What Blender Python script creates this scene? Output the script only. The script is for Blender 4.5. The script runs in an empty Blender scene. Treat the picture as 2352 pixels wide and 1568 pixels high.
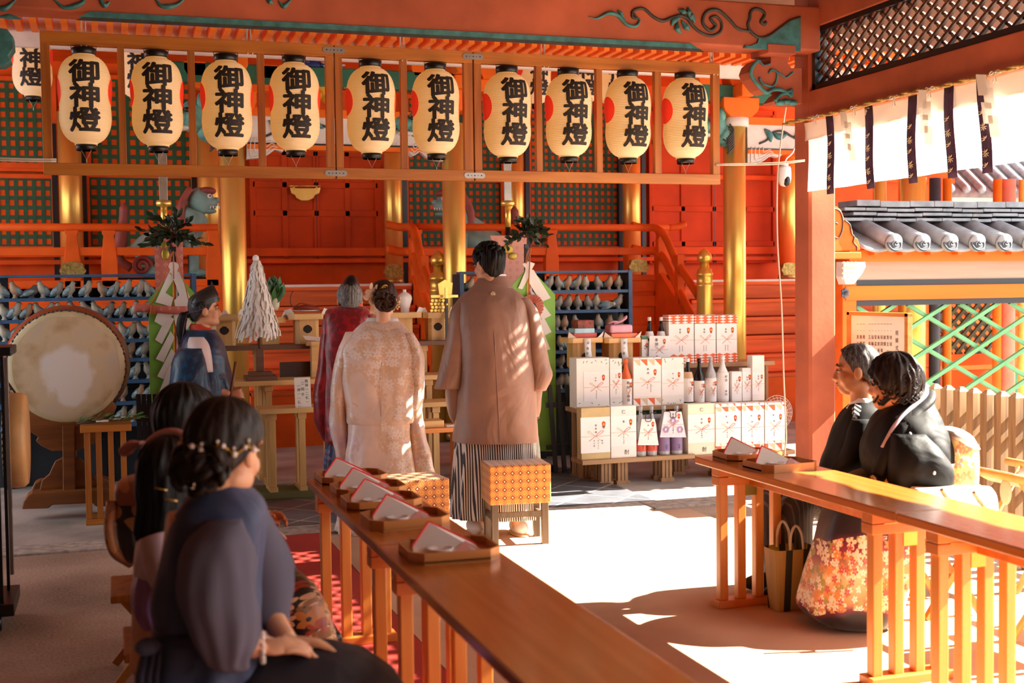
import bpy, bmesh, math, random
import numpy as np
from mathutils import Vector, Matrix, noise as mnoise
random.seed(7)
C = bpy.context.scene.collection
SC = bpy.context.scene
# ------------------------------------------------------------------ camera
F = 2850.0; CX, CY = 1176.0, 784.0; CZ = 1.53
_yaw = math.radians(18.0); _rho = 0.0125; _pit = math.atan(127/2850.0)
_fw0 = np.array([math.sin(_yaw), math.cos(_yaw), 0.0]); _R0 = np.array([math.cos(_yaw), -math.sin(_yaw), 0.0])
_f = math.cos(_pit)*_fw0 - math.sin(_pit)*np.array([0, 0, 1.0]); _U0 = np.cross(_R0, _f)
_r = math.cos(_rho)*_R0 - math.sin(_rho)*_U0; _u = math.sin(_rho)*_R0 + math.cos(_rho)*_U0
_O = np.array([0, 0, CZ])
cam_d = bpy.data.cameras.new('camera'); cam = bpy.data.objects.new('camera', cam_d); C.objects.link(cam)
cam_d.sensor_fit = 'HORIZONTAL'; cam_d.sensor_width = 36.0; cam_d.lens = F/2352*36
cam.matrix_world = Matrix(((_r[0], _u[0], -_f[0], 0), (_r[1], _u[1], -_f[1], 0), (_r[2], _u[2], -_f[2], CZ), (0, 0, 0, 1)))
cam_d.clip_start = 0.05; cam_d.clip_end = 200
cam_d.dof.use_dof = True; cam_d.dof.focus_distance = 8.2; cam_d.dof.aperture_fstop = 3.2
SC.camera = cam
# ------------------------------------------------------------------ world, sun, exposure
SC.view_settings.view_transform = 'Standard'; SC.view_settings.look = 'None'; SC.view_settings.gamma = 1.0
SC.view_settings.use_curve_mapping = False
SC.view_settings.exposure = 1.75
w = bpy.data.worlds.new('daylight'); SC.world = w; w.use_nodes = True
bgn = w.node_tree.nodes['Background']; bgn.inputs[0].default_value = (0.90, 0.955, 1.0, 1); bgn.inputs[1].default_value = 1.1
sd = bpy.data.lights.new('sun', 'SUN'); sun = bpy.data.objects.new('sun', sd); C.objects.link(sun)
sd.energy = 13.0; sd.angle = 0.009; sd.color = (1.0, 0.91, 0.77)
sun.rotation_mode = 'QUATERNION'; sun.rotation_quaternion = Vector((-1.25, 0.13, -1.0)).to_track_quat('-Z', 'Y'); sun.location = (12, -2, 9)
try:
    SC.cycles.use_denoising = True; SC.cycles.max_bounces = 8; SC.cycles.diffuse_bounces = 5; SC.cycles.sample_clamp_indirect = 6.0
    SC.cycles.caustics_reflective = False; SC.cycles.caustics_refractive = False
except Exception:
    pass
# ------------------------------------------------------------------ photograph point -> place in the world
def _ray(px, py): return _f + _r*(px-CX)/F - _u*(py-CY)/F
def PZ(px, py, z=0.0): d = _ray(px, py); return Vector(_O + d*(z-CZ)/d[2])
def PY(px, py, y): d = _ray(px, py); return Vector(_O + d*y/d[1])
def PX(px, py, x): d = _ray(px, py); return Vector(_O + d*x/d[0])
def wrect(x0, y0, x1, y1, Y):
    a, b, c, d = PY(x0, y0, Y), PY(x1, y0, Y), PY(x0, y1, Y), PY(x1, y1, Y)
    return (a.x+c.x)/2, (b.x+d.x)/2, (c.z+d.z)/2, (a.z+b.z)/2      # X0 X1 Z0 Z1
# ------------------------------------------------------------------ materials
def lin(c):
    o = []
    for v in c[:3]:
        v = v/255.0; o.append(v/12.92 if v <= 0.04045 else ((v+0.055)/1.055)**2.4)
    return tuple(o)+(1.0,)
MATS = {}
class NT:
    def __init__(s, name):
        s.m = bpy.data.materials.new(name); s.m.use_nodes = True; s.t = s.m.node_tree
        s.b = s.t.nodes['Principled BSDF']
    def n(s, typ, **kw):
        x = s.t.nodes.new(typ)
        for k, v in kw.items():
            if k.startswith('i_'):
                key = k[2:]; key = int(key) if key.isdigit() else key
                x.inputs[key].default_value = v
            else: setattr(x, k, v)
        return x
    def l(s, a, b): s.t.links.new(a, b)
    def co(s, scale=(1, 1, 1), rot=(0, 0, 0), kind='Object'):
        c = s.n('ShaderNodeTexCoord'); mp = s.n('ShaderNodeMapping')
        mp.inputs['Scale'].default_value = scale; mp.inputs['Rotation'].default_value = rot
        s.l(c.outputs[kind], mp.inputs[0]); return mp.outputs[0]
    def ramp(s, fac, stops, interp='LINEAR'):
        r = s.n('ShaderNodeValToRGB'); e = r.color_ramp.elements; r.color_ramp.interpolation = interp
        while len(e) < len(stops): e.new(0.5)
        for i, (p, c) in enumerate(stops): e[i].position = p; e[i].color = lin(c)
        s.l(fac, r.inputs[0]); return r.outputs[0]
    def bump(s, h, strength=0.3, dist=0.01):
        b = s.n('ShaderNodeBump'); b.inputs['Strength'].default_value = strength; b.inputs['Distance'].default_value = dist
        s.l(h, b.inputs['Height']); s.l(b.outputs[0], s.b.inputs['Normal'])
    def math(s, op, a, b=None, c=None):
        x = s.n('ShaderNodeMath', operation=op)
        for i, v in enumerate((a, b, c)):
            if v is None: continue
            if isinstance(v, (int, float)): x.inputs[i].default_value = v
            else: s.l(v, x.inputs[i])
        return x.outputs[0]
    def mix(s, fac, a, b, typ='MIX'):
        x = s.n('ShaderNodeMix', data_type='RGBA', blend_type=typ)
        for i, v in ((0, fac), (6, a), (7, b)):
            if isinstance(v, (int, float)): x.inputs[i].default_value = v
            elif isinstance(v, tuple): x.inputs[i].default_value = v
            else: s.l(v, x.inputs[i])
        return x.outputs[2]
def M(name, col, rough=0.5, metal=0.0, var=0.12, scale=6.0, stretch=(1, 1, 1), bump=0.0, bscale=None, spec=None, emit=None, sheen=0.0, coat=0.0, trans=0.0):
    if name in MATS: return MATS[name]
    t = NT(name); b = t.b
    b.inputs['Roughness'].default_value = rough; b.inputs['Metallic'].default_value = metal
    if spec is not None: b.inputs['Specular IOR Level'].default_value = spec
    if sheen: b.inputs['Sheen Weight'].default_value = sheen
    if coat: b.inputs['Coat Weight'].default_value = coat; b.inputs['Coat Roughness'].default_value = 0.15
    if trans: b.inputs['Transmission Weight'].default_value = trans
    if var > 0:
        nz = t.n('ShaderNodeTexNoise'); nz.inputs['Scale'].default_value = scale; nz.inputs['Detail'].default_value = 5
        t.l(t.co(stretch), nz.inputs[0])
        c0 = tuple(max(0, v*(1-var)) for v in col); c1 = tuple(min(255, v*(1+var*0.7)) for v in col)
        t.l(t.ramp(nz.outputs[0], [(0.3, c0), (0.7, c1)]), b.inputs['Base Color'])
        if bump:
            nb = nz
            if bscale:
                nb = t.n('ShaderNodeTexNoise'); nb.inputs['Scale'].default_value = bscale; nb.inputs['Detail'].default_value = 6; t.l(t.co(stretch), nb.inputs[0])
            t.bump(nb.outputs[0], bump, 0.01)
    else: b.inputs['Base Color'].default_value = lin(col)
    if emit:
        b.inputs['Emission Color'].default_value = lin(emit[0]); b.inputs['Emission Strength'].default_value = emit[1]
    MATS[name] = t.m; return t.m
def wood(name, c0, c1, axis=0, rough=0.4, scale=1.0, coat=0.0, knots=False):
    if name in MATS: return MATS[name]
    t = NT(name); sc = [14.0, 14.0, 14.0]; sc[axis] = 0.9
    nz = t.n('ShaderNodeTexNoise'); nz.inputs['Scale'].default_value = 1.6*scale; nz.inputs['Detail'].default_value = 7; nz.inputs['Distortion'].default_value = 0.8
    t.l(t.co(tuple(sc)), nz.inputs[0])
    n2 = t.n('ShaderNodeTexNoise'); n2.inputs['Scale'].default_value = 1.1; t.l(t.co(), n2.inputs[0])
    f = t.math('MULTIPLY_ADD', n2.outputs[0], 0.35, t.math('MULTIPLY', nz.outputs[0], 0.65))
    t.l(t.ramp(f, [(0.3, c0), (0.68, c1)]), t.b.inputs['Base Color'])
    t.b.inputs['Roughness'].default_value = rough
    if coat: t.b.inputs['Coat Weight'].default_value = coat; t.b.inputs['Coat Roughness'].default_value = 0.12
    t.bump(nz.outputs[0], 0.08, 0.004)
    MATS[name] = t.m; return t.m
# ------------------------------------------------------------------ mesh builder
ORIG = {}
def V(*a): return Vector(a)
class MB:
    def __init__(s): s.v = []; s.f = []; s.mi = []; s.cur = 0; s.sm = []; s.smooth = False
    def add(s, vs, fs, smooth=None):
        o = len(s.v); s.v.extend([tuple(x) for x in vs]); sm = s.smooth if smooth is None else smooth
        for f in fs: s.f.append(tuple(i+o for i in f)); s.mi.append(s.cur); s.sm.append(sm)
        return o
    def box(s, c, size, rz=0.0, rot=None):
        hx, hy, hz = size[0]/2, size[1]/2, size[2]/2
        vs = [Vector((x, y, z)) for x in (-hx, hx) for y in (-hy, hy) for z in (-hz, hz)]
        R = rot if rot is not None else Matrix.Rotation(rz, 3, 'Z')
        c = Vector(c); s.add([R @ v + c for v in vs], [(0, 1, 3, 2), (4, 6, 7, 5), (0, 4, 5, 1), (2, 3, 7, 6), (0, 2, 6, 4), (1, 5, 7, 3)], False); return s
    def bb(s, x0, x1, y0, y1, z0, z1): return s.box(((x0+x1)/2, (y0+y1)/2, (z0+z1)/2), (abs(x1-x0), abs(y1-y0), abs(z1-z0)))
    def bar(s, p0, p1, w, h, up=(0, 0, 1)):
        p0, p1 = Vector(p0), Vector(p1); d = p1-p0; L = d.length; d = d/L
        up = Vector(up); sd = d.cross(up)
        if sd.length < 1e-4: sd = d.cross(Vector((0, 1, 0)))
        sd.normalize(); up2 = sd.cross(d)
        R = Matrix((d, sd, up2)).transposed()
        return s.box((p0+p1)/2, (L, w, h), rot=R)
    def tube(s, pts, r, n=8, cap=True, closed=False, squash=1.0):
        pts = [Vector(p) for p in pts]; N = len(pts)
        rr = r if isinstance(r, (list, tuple)) else [r]*N
        tang = []
        for i in range(N):
            a = pts[(i-1) % N] if (i > 0 or closed) else pts[i]; b = pts[(i+1) % N] if (i < N-1 or closed) else pts[i]
            t = (b-a); tang.append(t.normalized() if t.length > 1e-9 else Vector((0, 0, 1)))
        ref = Vector((0, 0, 1)) if abs(tang[0].z) < 0.9 else Vector((1, 0, 0))
        u = tang[0].cross(ref).normalized(); vs = []
        for i in range(N):
            u = (u - tang[i]*u.dot(tang[i]))
            u = u.normalized() if u.length > 1e-6 else tang[i].orthogonal().normalized()
            v = tang[i].cross(u)
            for k in range(n):
                a = 2*math.pi*k/n; vs.append(pts[i] + u*math.cos(a)*rr[i] + v*math.sin(a)*rr[i]*squash)
        fs = []
        for i in range(N if closed else N-1):
            j = (i+1) % N
            for k in range(n): fs.append((i*n+k, i*n+(k+1) % n, j*n+(k+1) % n, j*n+k))
        if cap and not closed: fs.append(tuple(range(n-1, -1, -1))); fs.append(tuple((N-1)*n+k for k in range(n)))
        s.add(vs, fs, True); return s
    def cyl(s, p0, p1, r0, r1=None, n=16): return s.tube([p0, p1], [r0, r0 if r1 is None else r1], n)
    def lathe(s, prof, c=(0, 0, 0), n=24, axis='Z', capb=True, capt=True, smooth=True, sx=1.0, sy=1.0):
        vs = []; c = Vector(c)
        for (r, z) in prof:
            for k in range(n):
                a = 2*math.pi*k/n; x, y = r*math.cos(a)*sx, r*math.sin(a)*sy
                p = (x, y, z) if axis == 'Z' else ((x, z, y) if axis == 'Y' else (z, x, y))
                vs.append(Vector(p)+c)
        fs = []
        for i in range(len(prof)-1):
            for k in range(n): fs.append((i*n+k, i*n+(k+1) % n, (i+1)*n+(k+1) % n, (i+1)*n+k))
        if capb: fs.append(tuple(range(n-1, -1, -1)))
        if capt: fs.append(tuple((len(prof)-1)*n+k for k in range(n)))
        s.add(vs, fs, smooth); return s
    def prism(s, pts, depth, O, ax, ay, az=None, smooth=False):
        """outline pts (2D) in plane O + a*ax + b*ay, thickened by depth along az"""
        O, ax, ay = Vector(O), Vector(ax), Vector(ay); az = Vector(az) if az is not None else ax.cross(ay).normalized()
        n = len(pts); vs = [O+ax*a+ay*b for a, b in pts] + [O+ax*a+ay*b+az*depth for a, b in pts]
        fs = [tuple(range(n-1, -1, -1)), tuple(range(n, 2*n))] + [(i, (i+1) % n, n+(i+1) % n, n+i) for i in range(n)]
        s.add(vs, fs, smooth); return s
    def sph(s, c, r, n=16, m=10, R=None):
        r = r if isinstance(r, (tuple, list)) else (r, r, r); c = Vector(c); vs = []; fs = []
        for i in range(m+1):
            th = math.pi*i/m
            for k in range(n):
                a = 2*math.pi*k/n; p = Vector((r[0]*math.sin(th)*math.cos(a), r[1]*math.sin(th)*math.sin(a), r[2]*math.cos(th)))
                vs.append((R @ p if R is not None else p)+c)
        for i in range(m):
            for k in range(n): fs.append((i*n+k, (i+1)*n+k, (i+1)*n+(k+1) % n, i*n+(k+1) % n))
        s.add(vs, fs, True); return s
    def loft(s, rings, capb=True, capt=True, closed=True, smooth=True):
        n = len(rings[0]); vs = [p for r in rings for p in r]; fs = []
        for i in range(len(rings)-1):
            for k in range(n if closed else n-1): fs.append((i*n+k, i*n+(k+1) % n, (i+1)*n+(k+1) % n, (i+1)*n+k))
        if closed and capb: fs.append(tuple(range(n-1, -1, -1)))
        if closed and capt: fs.append(tuple((len(rings)-1)*n+k for k in range(n)))
        s.add(vs, fs, smooth); return s
    def tri_mesh(s, vs, fs): s.add(vs, fs, False); return s
    def build(s, name, mats, parent=None, bevel=0.0, subdiv=0, solid=0.0, doubles=0.0, label=None):
        me = bpy.data.meshes.new(name); o = ORIG.get(parent.name, Vector((0, 0, 0))) if parent is not None else Vector((0, 0, 0))
        me.from_pydata([(x[0]-o.x, x[1]-o.y, x[2]-o.z) for x in s.v], [], s.f)
        mats = mats if isinstance(mats, (list, tuple)) else [mats]
        for m in mats: me.materials.append(m)
        for p, mi, sm in zip(me.polygons, s.mi, s.sm): p.material_index = mi; p.use_smooth = sm
        bm = bmesh.new(); bm.from_mesh(me)
        if doubles: bmesh.ops.remove_doubles(bm, verts=bm.verts, dist=doubles)
        bad = [f for f in bm.faces if f.calc_area() < 1e-12]
        if bad: bmesh.ops.delete(bm, geom=bad, context='FACES_ONLY')
        bmesh.ops.recalc_face_normals(bm, faces=bm.faces); bm.to_mesh(me); bm.free(); me.update()
        ob = bpy.data.objects.new(name, me); C.objects.link(ob)
        if parent is not None: ob.parent = parent; ORIG[ob.name] = o
        if solid: md = ob.modifiers.new('solid', 'SOLIDIFY'); md.thickness = solid; md.offset = 0
        if bevel:
            md = ob.modifiers.new('bevel', 'BEVEL'); md.width = bevel; md.segments = 2; md.limit_method = 'ANGLE'; md.angle_limit = math.radians(40)
        if subdiv: md = ob.modifiers.new('sub', 'SUBSURF'); md.levels = subdiv; md.render_levels = subdiv
        if label: ob['label'] = label
        return ob
def tag(o, label=None, cat=None, group=None, kind=None):
    for k, v in (('label', label), ('category', cat), ('group', group), ('kind', kind)):
        if v: o[k] = v
    return o
def thing(name, label, cat, loc=(0, 0, 0), group=None):
    o = bpy.data.objects.new(name, None); C.objects.link(o); o.location = loc; o.empty_display_size = 0.05
    ORIG[o.name] = Vector(loc); return tag(o, label, cat, group)
def one(name, mb, mats, label, cat, group=None, **kw):       # a thing that is a single mesh; origin moved to its middle base
    xs = np.array(mb.v); c = Vector((float(xs[:, 0].mean()), float(xs[:, 1].mean()), float(xs[:, 2].min())))
    mb.v = [(x[0]-c.x, x[1]-c.y, x[2]-c.z) for x in mb.v]
    ob = mb.build(name, mats, None, **kw); ob.location = c
    return tag(ob, label, cat, group)
def struct(name, mb, mats, **kw):
    ob = mb.build(name, mats, None, **kw); ob['kind'] = 'structure'; return ob
def kids(o): return [c for c in bpy.data.objects if c.parent == o]
CH = {}
def freeze(o):                                               # remember the tree of a prototype
    CH[o.name] = [(c, kids(c)) for c in kids(o)]; return o
def dup(o, loc, rz=0.0, label=None, group=None, scale=None, swap=None):
    r = o.copy(); C.objects.link(r); r.location = loc; r.rotation_euler = (0, 0, rz)
    if scale: r.scale = (scale,)*3 if not isinstance(scale, tuple) else scale
    if label: r['label'] = label
    if group: r['group'] = group
    ORIG[r.name] = Vector(loc)
    for c, gs in CH.get(o.name, []):
        d = c.copy(); C.objects.link(d); d.parent = r
        if swap and c.name.split('.')[0] in swap: d.data = d.data.copy(); d.data.materials.clear(); d.data.materials.append(swap[c.name.split('.')[0]])
        for g in gs: e = g.copy(); C.objects.link(e); e.parent = d
    return r
def spline(pts, n=8, closed=False):
    P = [Vector(p) for p in pts]; N = len(P); out = []
    rng = range(N if closed else N-1)
    for i in rng:
        p0 = P[(i-1) % N] if (closed or i > 0) else P[i]*2-P[i+1]; p1 = P[i]; p2 = P[(i+1) % N]
        p3 = P[(i+2) % N] if (closed or i+2 < N) else p2*2-p1
        for k in range(n):
            t = k/n; out.append(0.5*((2*p1)+(p2-p0)*t+(2*p0-5*p1+4*p2-p3)*t*t+(3*p1-p0-3*p2+p3)*t**3))
    if not closed: out.append(P[-1])
    return out
# ------------------------------------------------------------------ lettering
_GL = {}
def glyph(ch, bold=0.0):
    k = (ch, bold)
    if k in _GL: return _GL[k]
    cu = bpy.data.curves.new('g', 'FONT'); cu.body = ch; cu.size = 1.0; cu.fill_mode = 'FRONT'; cu.offset = bold; cu.resolution_u = 3
    ob = bpy.data.objects.new('g', cu); C.objects.link(ob)
    dg = bpy.context.evaluated_depsgraph_get(); me = bpy.data.meshes.new_from_object(ob.evaluated_get(dg))
    vs = [v.co.copy() for v in me.vertices]; fs = [tuple(p.vertices) for p in me.polygons]
    if vs:
        cx = (min(v.x for v in vs)+max(v.x for v in vs))/2; cy = (min(v.y for v in vs)+max(v.y for v in vs))/2
        vs = [Vector((v.x-cx, v.y-cy, 0)) for v in vs]
    bpy.data.objects.remove(ob); bpy.data.curves.remove(cu); bpy.data.meshes.remove(me)
    _GL[k] = (vs, fs); return _GL[k]
def letters(mb, text, O, ax, ay, size, pitch=None, bold=0.0, vertical=True, squeeze=1.0):
    """write text from O (centre of the first character) downwards (vertical) or along ax"""
    O, ax, ay = Vector(O), Vector(ax).normalized(), Vector(ay).normalized(); p = pitch or size*1.05
    for i, ch in enumerate(text):
        if ch == ' ': continue
        vs, fs = glyph(ch, bold); q = O + (-ay*p*i if vertical else ax*p*i)
        if ch in '()（）' and vertical: mb.add([q+ax*v.y*size-ay*v.x*size for v in vs], fs, False)
        else: mb.add([q+ax*v.x*size*squeeze+ay*v.y*size for v in vs], fs, False)
# ------------------------------------------------------------------ palette
VERM = M('vermilion_lacquer', (228, 92, 24), 0.55, spec=0.18, var=0.10, scale=3, bump=0.04)
VERM2 = M('orange_vermilion_paint', (242, 118, 34), 0.55, spec=0.18, var=0.08, scale=3)
PAV = M('faded_red_timber', (182, 98, 70), 0.6, spec=0.2, var=0.14, scale=2.2, stretch=(1, 1, 1), bump=0.08, bscale=30)
STEP = M('worn_red_step', (232, 104, 52), 0.55, spec=0.2, var=0.16, scale=2.5, stretch=(0.4, 6, 6), bump=0.05)
GREEN = M('lattice_green_paint', (34, 84, 46), 0.55, var=0.15)
GREENL = M('pale_green_paint', (92, 156, 108), 0.55, var=0.08)
TEAL = M('weathered_teal_paint', (62, 122, 124), 0.5, var=0.25, scale=14)
DKCARV = M('charcoal_carving_paint', (62, 58, 54), 0.6, var=0.2, scale=14)
BLACK = M('black_lacquer', (20, 19, 20), 0.35, var=0.1)
WHITEP = M('white_gofun_paint', (232, 222, 212), 0.7, var=0.06, scale=5)
BROWNFR = M('dark_brown_lattice_paint', (74, 46, 34), 0.45, var=0.15)
PINKP = M('sun_faded_pink_post', (226, 128, 104), 0.6, var=0.1)
def goldmat():
    t = NT('gold_leaf'); b = t.b
    nz = t.n('ShaderNodeTexNoise'); nz.inputs['Scale'].default_value = 3.0; nz.inputs['Detail'].default_value = 5; t.l(t.co((1.5, 1.5, 0.25)), nz.inputs[0])
    t.l(t.ramp(nz.outputs[0], [(0.3, (232, 184, 80)), (0.7, (252, 216, 124))]), b.inputs['Base Color'])
    b.inputs['Metallic'].default_value = 0.68
    t.l(t.math('MULTIPLY_ADD', nz.outputs[0], 0.18, 0.24), b.inputs['Roughness'])
    n2 = t.n('ShaderNodeTexNoise'); n2.inputs['Scale'].default_value = 2.0; t.l(t.co((3, 3, 0.3)), n2.inputs[0]); t.bump(n2.outputs[0], 0.06, 0.02)
    return t.m
GOLD = goldmat(); MATS['gold_leaf'] = GOLD
OLDBRASS = M('engraved_old_brass', (176, 150, 84), 0.4, 0.7, var=0.25, scale=40)
def stonefloor():
    t = NT('worn_concrete'); b = t.b
    n1 = t.n('ShaderNodeTexNoise'); n1.inputs['Scale'].default_value = 1.3; n1.inputs['Detail'].default_value = 8; t.l(t.co(), n1.inputs[0])
    n2 = t.n('ShaderNodeTexNoise'); n2.inputs['Scale'].default_value = 70; n2.inputs['Detail'].default_value = 4; t.l(t.co(), n2.inputs[0])
    f = t.math('ADD', t.math('MULTIPLY', n1.outputs[0], 0.6), t.math('MULTIPLY', n2.outputs[0], 0.4))
    t.l(t.ramp(f, [(0.32, (118, 98, 82)), (0.5, (168, 146, 128)), (0.66, (196, 178, 160))]), b.inputs['Base Color'])
    b.inputs['Roughness'].default_value = 0.85; t.bump(n2.outputs[0], 0.35, 0.01); return t.m
CONC = stonefloor(); MATS['worn_concrete'] = CONC
STONE = M('grey_granite', (172, 164, 154), 0.8, var=0.2, scale=20, bump=0.25, bscale=60)
def slate():
    t = NT('diagonal_slate_tiles'); b = t.b
    br = t.n('ShaderNodeTexBrick'); br.offset = 0; br.inputs['Scale'].default_value = 1.0
    br.inputs['Color1'].default_value = lin((84, 88, 96)); br.inputs['Color2'].default_value = lin((110, 114, 122)); br.inputs['Mortar'].default_value = lin((196, 192, 186))
    br.inputs['Mortar Size'].default_value = 0.007; br.inputs['Brick Width'].default_value = 0.33; br.inputs['Row Height'].default_value = 0.33
    t.l(t.co((1, 1, 1), (0, 0, math.radians(45))), br.inputs[0])
    nz = t.n('ShaderNodeTexNoise'); nz.inputs['Scale'].default_value = 5; nz.inputs['Detail'].default_value = 6; t.l(t.co(), nz.inputs[0])
    t.l(t.mix(0.5, br.outputs[0], t.ramp(nz.outputs[0], [(0.3, (130, 130, 130)), (0.7, (255, 255, 255))]), 'MULTIPLY'), b.inputs['Base Color'])
    b.inputs['Roughness'].default_value = 0.45; t.bump(br.outputs['Fac'], -0.3, 0.004); return t.m
SLATE = slate()
def carpet(name, c):
    t = NT(name); b = t.b
    n1 = t.n('ShaderNodeTexNoise'); n1.inputs['Scale'].default_value = 1.6; n1.inputs['Detail'].default_value = 6; t.l(t.co(), n1.inputs[0])
    t.l(t.ramp(n1.outputs[0], [(0.3, tuple(v*0.86 for v in c)), (0.7, c)]), b.inputs['Base Color'])
    n2 = t.n('ShaderNodeTexNoise'); n2.inputs['Scale'].default_value = 160; t.l(t.co(), n2.inputs[0]); t.bump(n2.outputs[0], 0.25, 0.004)
    b.inputs['Roughness'].default_value = 0.95; b.inputs['Specular IOR Level'].default_value = 0.1; return t.m
# ------------------------------------------------------------------ ground
struct('floor', MB().bb(-6, 16, -6, 7.68, -0.15, 0), CONC)
struct('floor_courtyard', MB().bb(-9, 24, 7.95, 30, -0.15, -0.02), M('courtyard_stone', (164, 156, 148), 0.8, var=0.2, scale=2, bump=0.2, bscale=40))
kb = MB()
for i in range(12):
    x0 = -5 + i*1.7; kb.bb(x0+0.004, x0+1.696, 7.68, 7.95, -0.15, 0.012)
struct('trim_kerb', kb, STONE, bevel=0.008)
struct('floor_slate', MB().bb(0.62, 3.65, 7.96, 9.75, -0.14, 0.004), SLATE)
cp = MB().bb(1.24, 3.70, 0.2, 7.56, 0.0, 0.012)
tag(one('carpet', cp, carpet('tan_carpet', (218, 180, 150)), 'wide tan carpet laid between the two rows of tables', 'carpet'), kind='thing')
rc = MB().bb(0.36, 1.235, 0.2, 7.66, 0.0, 0.012)
tag(one('carpet', rc, carpet('red_carpet', (190, 74, 64)), 'narrow red carpet laid under the table with five trays', 'carpet'), kind='thing')
gm = MB().bb(1.0, 2.45, 9.02, 9.62, 0.004, 0.016)
one('floor_mat', gm, carpet('green_straw', (116, 122, 84)), 'faded green straw mat under the altar tables', 'mat')
# ------------------------------------------------------------------ pavilion shell, plus unseen light-blocking walls and roof slabs
RFB = M('roof_underside_timber', (118, 84, 68), 0.7, spec=0.15, var=0.12, scale=2)
ce = MB(); ce.bb(-3.0, 4.95, -5, 7.3, 3.72, 3.86); ce.bb(-3.0, 6.4, 7.3, 10.25, 3.72, 3.86); ce.bb(6.4, 10.2, 8.1, 10.25, 3.72, 3.86); struct('ceiling_with_shade_slabs', ce, RFB)  # slabs past the pavilion are unseen, added to keep sun off courtyard and gifts
struct('shade_wall_front', MB().bb(-3.0, 4.9, -3.1, -3.0, -0.1, 3.72), M('dark_shade_wall', (70, 52, 42), 0.7, var=0.2)); struct('shade_wall_left', MB().bb(-3.1, -3.0, -3, 7.6, -0.1, 3.72), M('dark_shade_wall', (70, 52, 42), 0.7, var=0.2))  # both walls are unseen, added to block light from behind and the side
pw = PX(1858, 800, 4.7)
pil = MB(); S = 0.107
def chamfer_post(mb, x, y, s, z0, z1, c=0.018):
    o = [(-s+c, -s), (s-c, -s), (s, -s+c), (s, s-c), (s-c, s), (-s+c, s), (-s, s-c), (-s, -s+c)]
    mb.prism(o, z1-z0, (x, y, z0), (1, 0, 0), (0, 1, 0), (0, 0, 1)); return mb
PXc, PYc = 4.80, 7.76
chamfer_post(pil, PXc, PYc, S, 0.06, 3.72)
struct('pillar', pil, PAV)
struct('trim_pillar_base', MB().bb(PXc-0.2, PXc+0.2, PYc-0.2, PYc+0.2, -0.02, 0.06), STONE, bevel=0.01)
struct('pillar_beside', chamfer_post(MB(), 4.80, 1.2, S, 0.0, 3.72), PAV)
# the big carved tie beam over the lanterns
BY = 7.52
za = PY(1640, 104, BY).z; zt = PY(1700, 10, BY).z
tb = thing('tie_beam', 'long faded red tie beam carved with scrolls above the lantern frame', 'beam', (2.0, BY, za)); tb['kind'] = 'thing'
bm_ = MB(); bm_.bb(-3.0, 4.70, BY, BY+0.24, za, zt+0.02); bm_.build('timber', PAV, tb, bevel=0.012)
def onb(px, py, off=0.006): p = PY(px, py, BY-off); return p
def strip(mb, pts, w, off=0.004, n=6):
    mb.tube(spline([onb(*p, off) for p in pts], n), w, 8); return mb
def wtube(mb, pts, ws, off=0.004, k=8, sq=0.6):
    P = spline([onb(*p, off) for p in pts], k); N = len(P); W = [np.interp(i/(N-1)*(len(ws)-1), range(len(ws)), ws) for i in range(N)]
    mb.tube(P, W, 8, squash=1.0)
sc = MB()
wtube(sc, [(1455, 30), (1462, 42), (1452, 38), (1456, 24), (1478, 20), (1500, 38), (1522, 48), (1545, 40), (1562, 36), (1578, 42), (1592, 60), (1612, 76), (1636, 82), (1655, 72), (1657, 52), (1645, 38), (1632, 42), (1638, 52), (1644, 60), (1632, 70), (1620, 62), (1614, 50), (1618, 34), (1630, 24), (1650, 24), (1674, 44), (1695, 66), (1722, 72)], [0.008, 0.01, 0.012, 0.012, 0.01, 0.009, 0.012, 0.012, 0.012, 0.01])
wtube(sc, [(1760, 50), (1755, 56), (1748, 50), (1756, 36), (1752, 26), (1736, 20), (1724, 28), (1722, 44), (1718, 56), (1724, 72), (1742, 86), (1764, 84), (1790, 66), (1815, 48), (1838, 40)], [0.012, 0.011, 0.011, 0.012, 0.009])
sc.build('scroll_carving', DKCARV, tb, label='charcoal painted scrolls')
lf = MB()
wtube(lf, [(1352, 38), (1372, 42), (1398, 30), (1420, 36), (1440, 56), (1460, 60), (1469, 48), (1465, 40)], [0.002, 0.008, 0.014, 0.014, 0.012, 0.008, 0.006], 0.006)
wtube(lf, [(1418, 24), (1426, 30), (1434, 46)], [0.003, 0.012, 0.006], 0.006)
for q in ([(1562, 40), (1548, 48), (1542, 60)], [(1556, 50), (1556, 66), (1566, 78)], [(1566, 48), (1576, 62), (1586, 70)], [(1578, 30), (1568, 26), (1558, 22)], [(1588, 46), (1582, 28), (1581, 16)], [(1596, 52), (1588, 36), (1576, 30)]):
    wtube(lf, q, [0.006, 0.022, 0.002], 0.008)
lf.build('leaf_carving', TEAL, tb, label='teal painted leaves')
for q in ([(640, 2), (652, 14), (668, 0)], [(612, 0), (628, 8)], [(430, -8), (404, 12), (372, 14), (356, -6)], [(225, -10), (240, 12), (252, 4)], [(120, -6), (150, 18), (190, 6), (190, -10)], [(-10, 40), (20, 38), (50, 44)], [(-20, 10), (10, 20), (38, -2)]):
    lf = MB(); wtube(lf, q, [0.003, 0.016, 0.004], 0.006); lf.build('leaf_carving', TEAL, tb)
gr = MB()
a, b = onb(182, 42, 0.012), onb(1602, 101, 0.012)
zc = (a.z+b.z)/2
gr.prism([(0, -0.012), (b.x-a.x+0.02, -0.012), (b.x-a.x-0.05, 0.022), (0.06, 0.022)], 0.012, (a.x, BY-0.010, zc), (1, 0, 0), (0, 0, 1), (0, 1, 0))
gr.build('groove_line', TEAL, tb, label='teal stripe along the lower edge')
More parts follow.
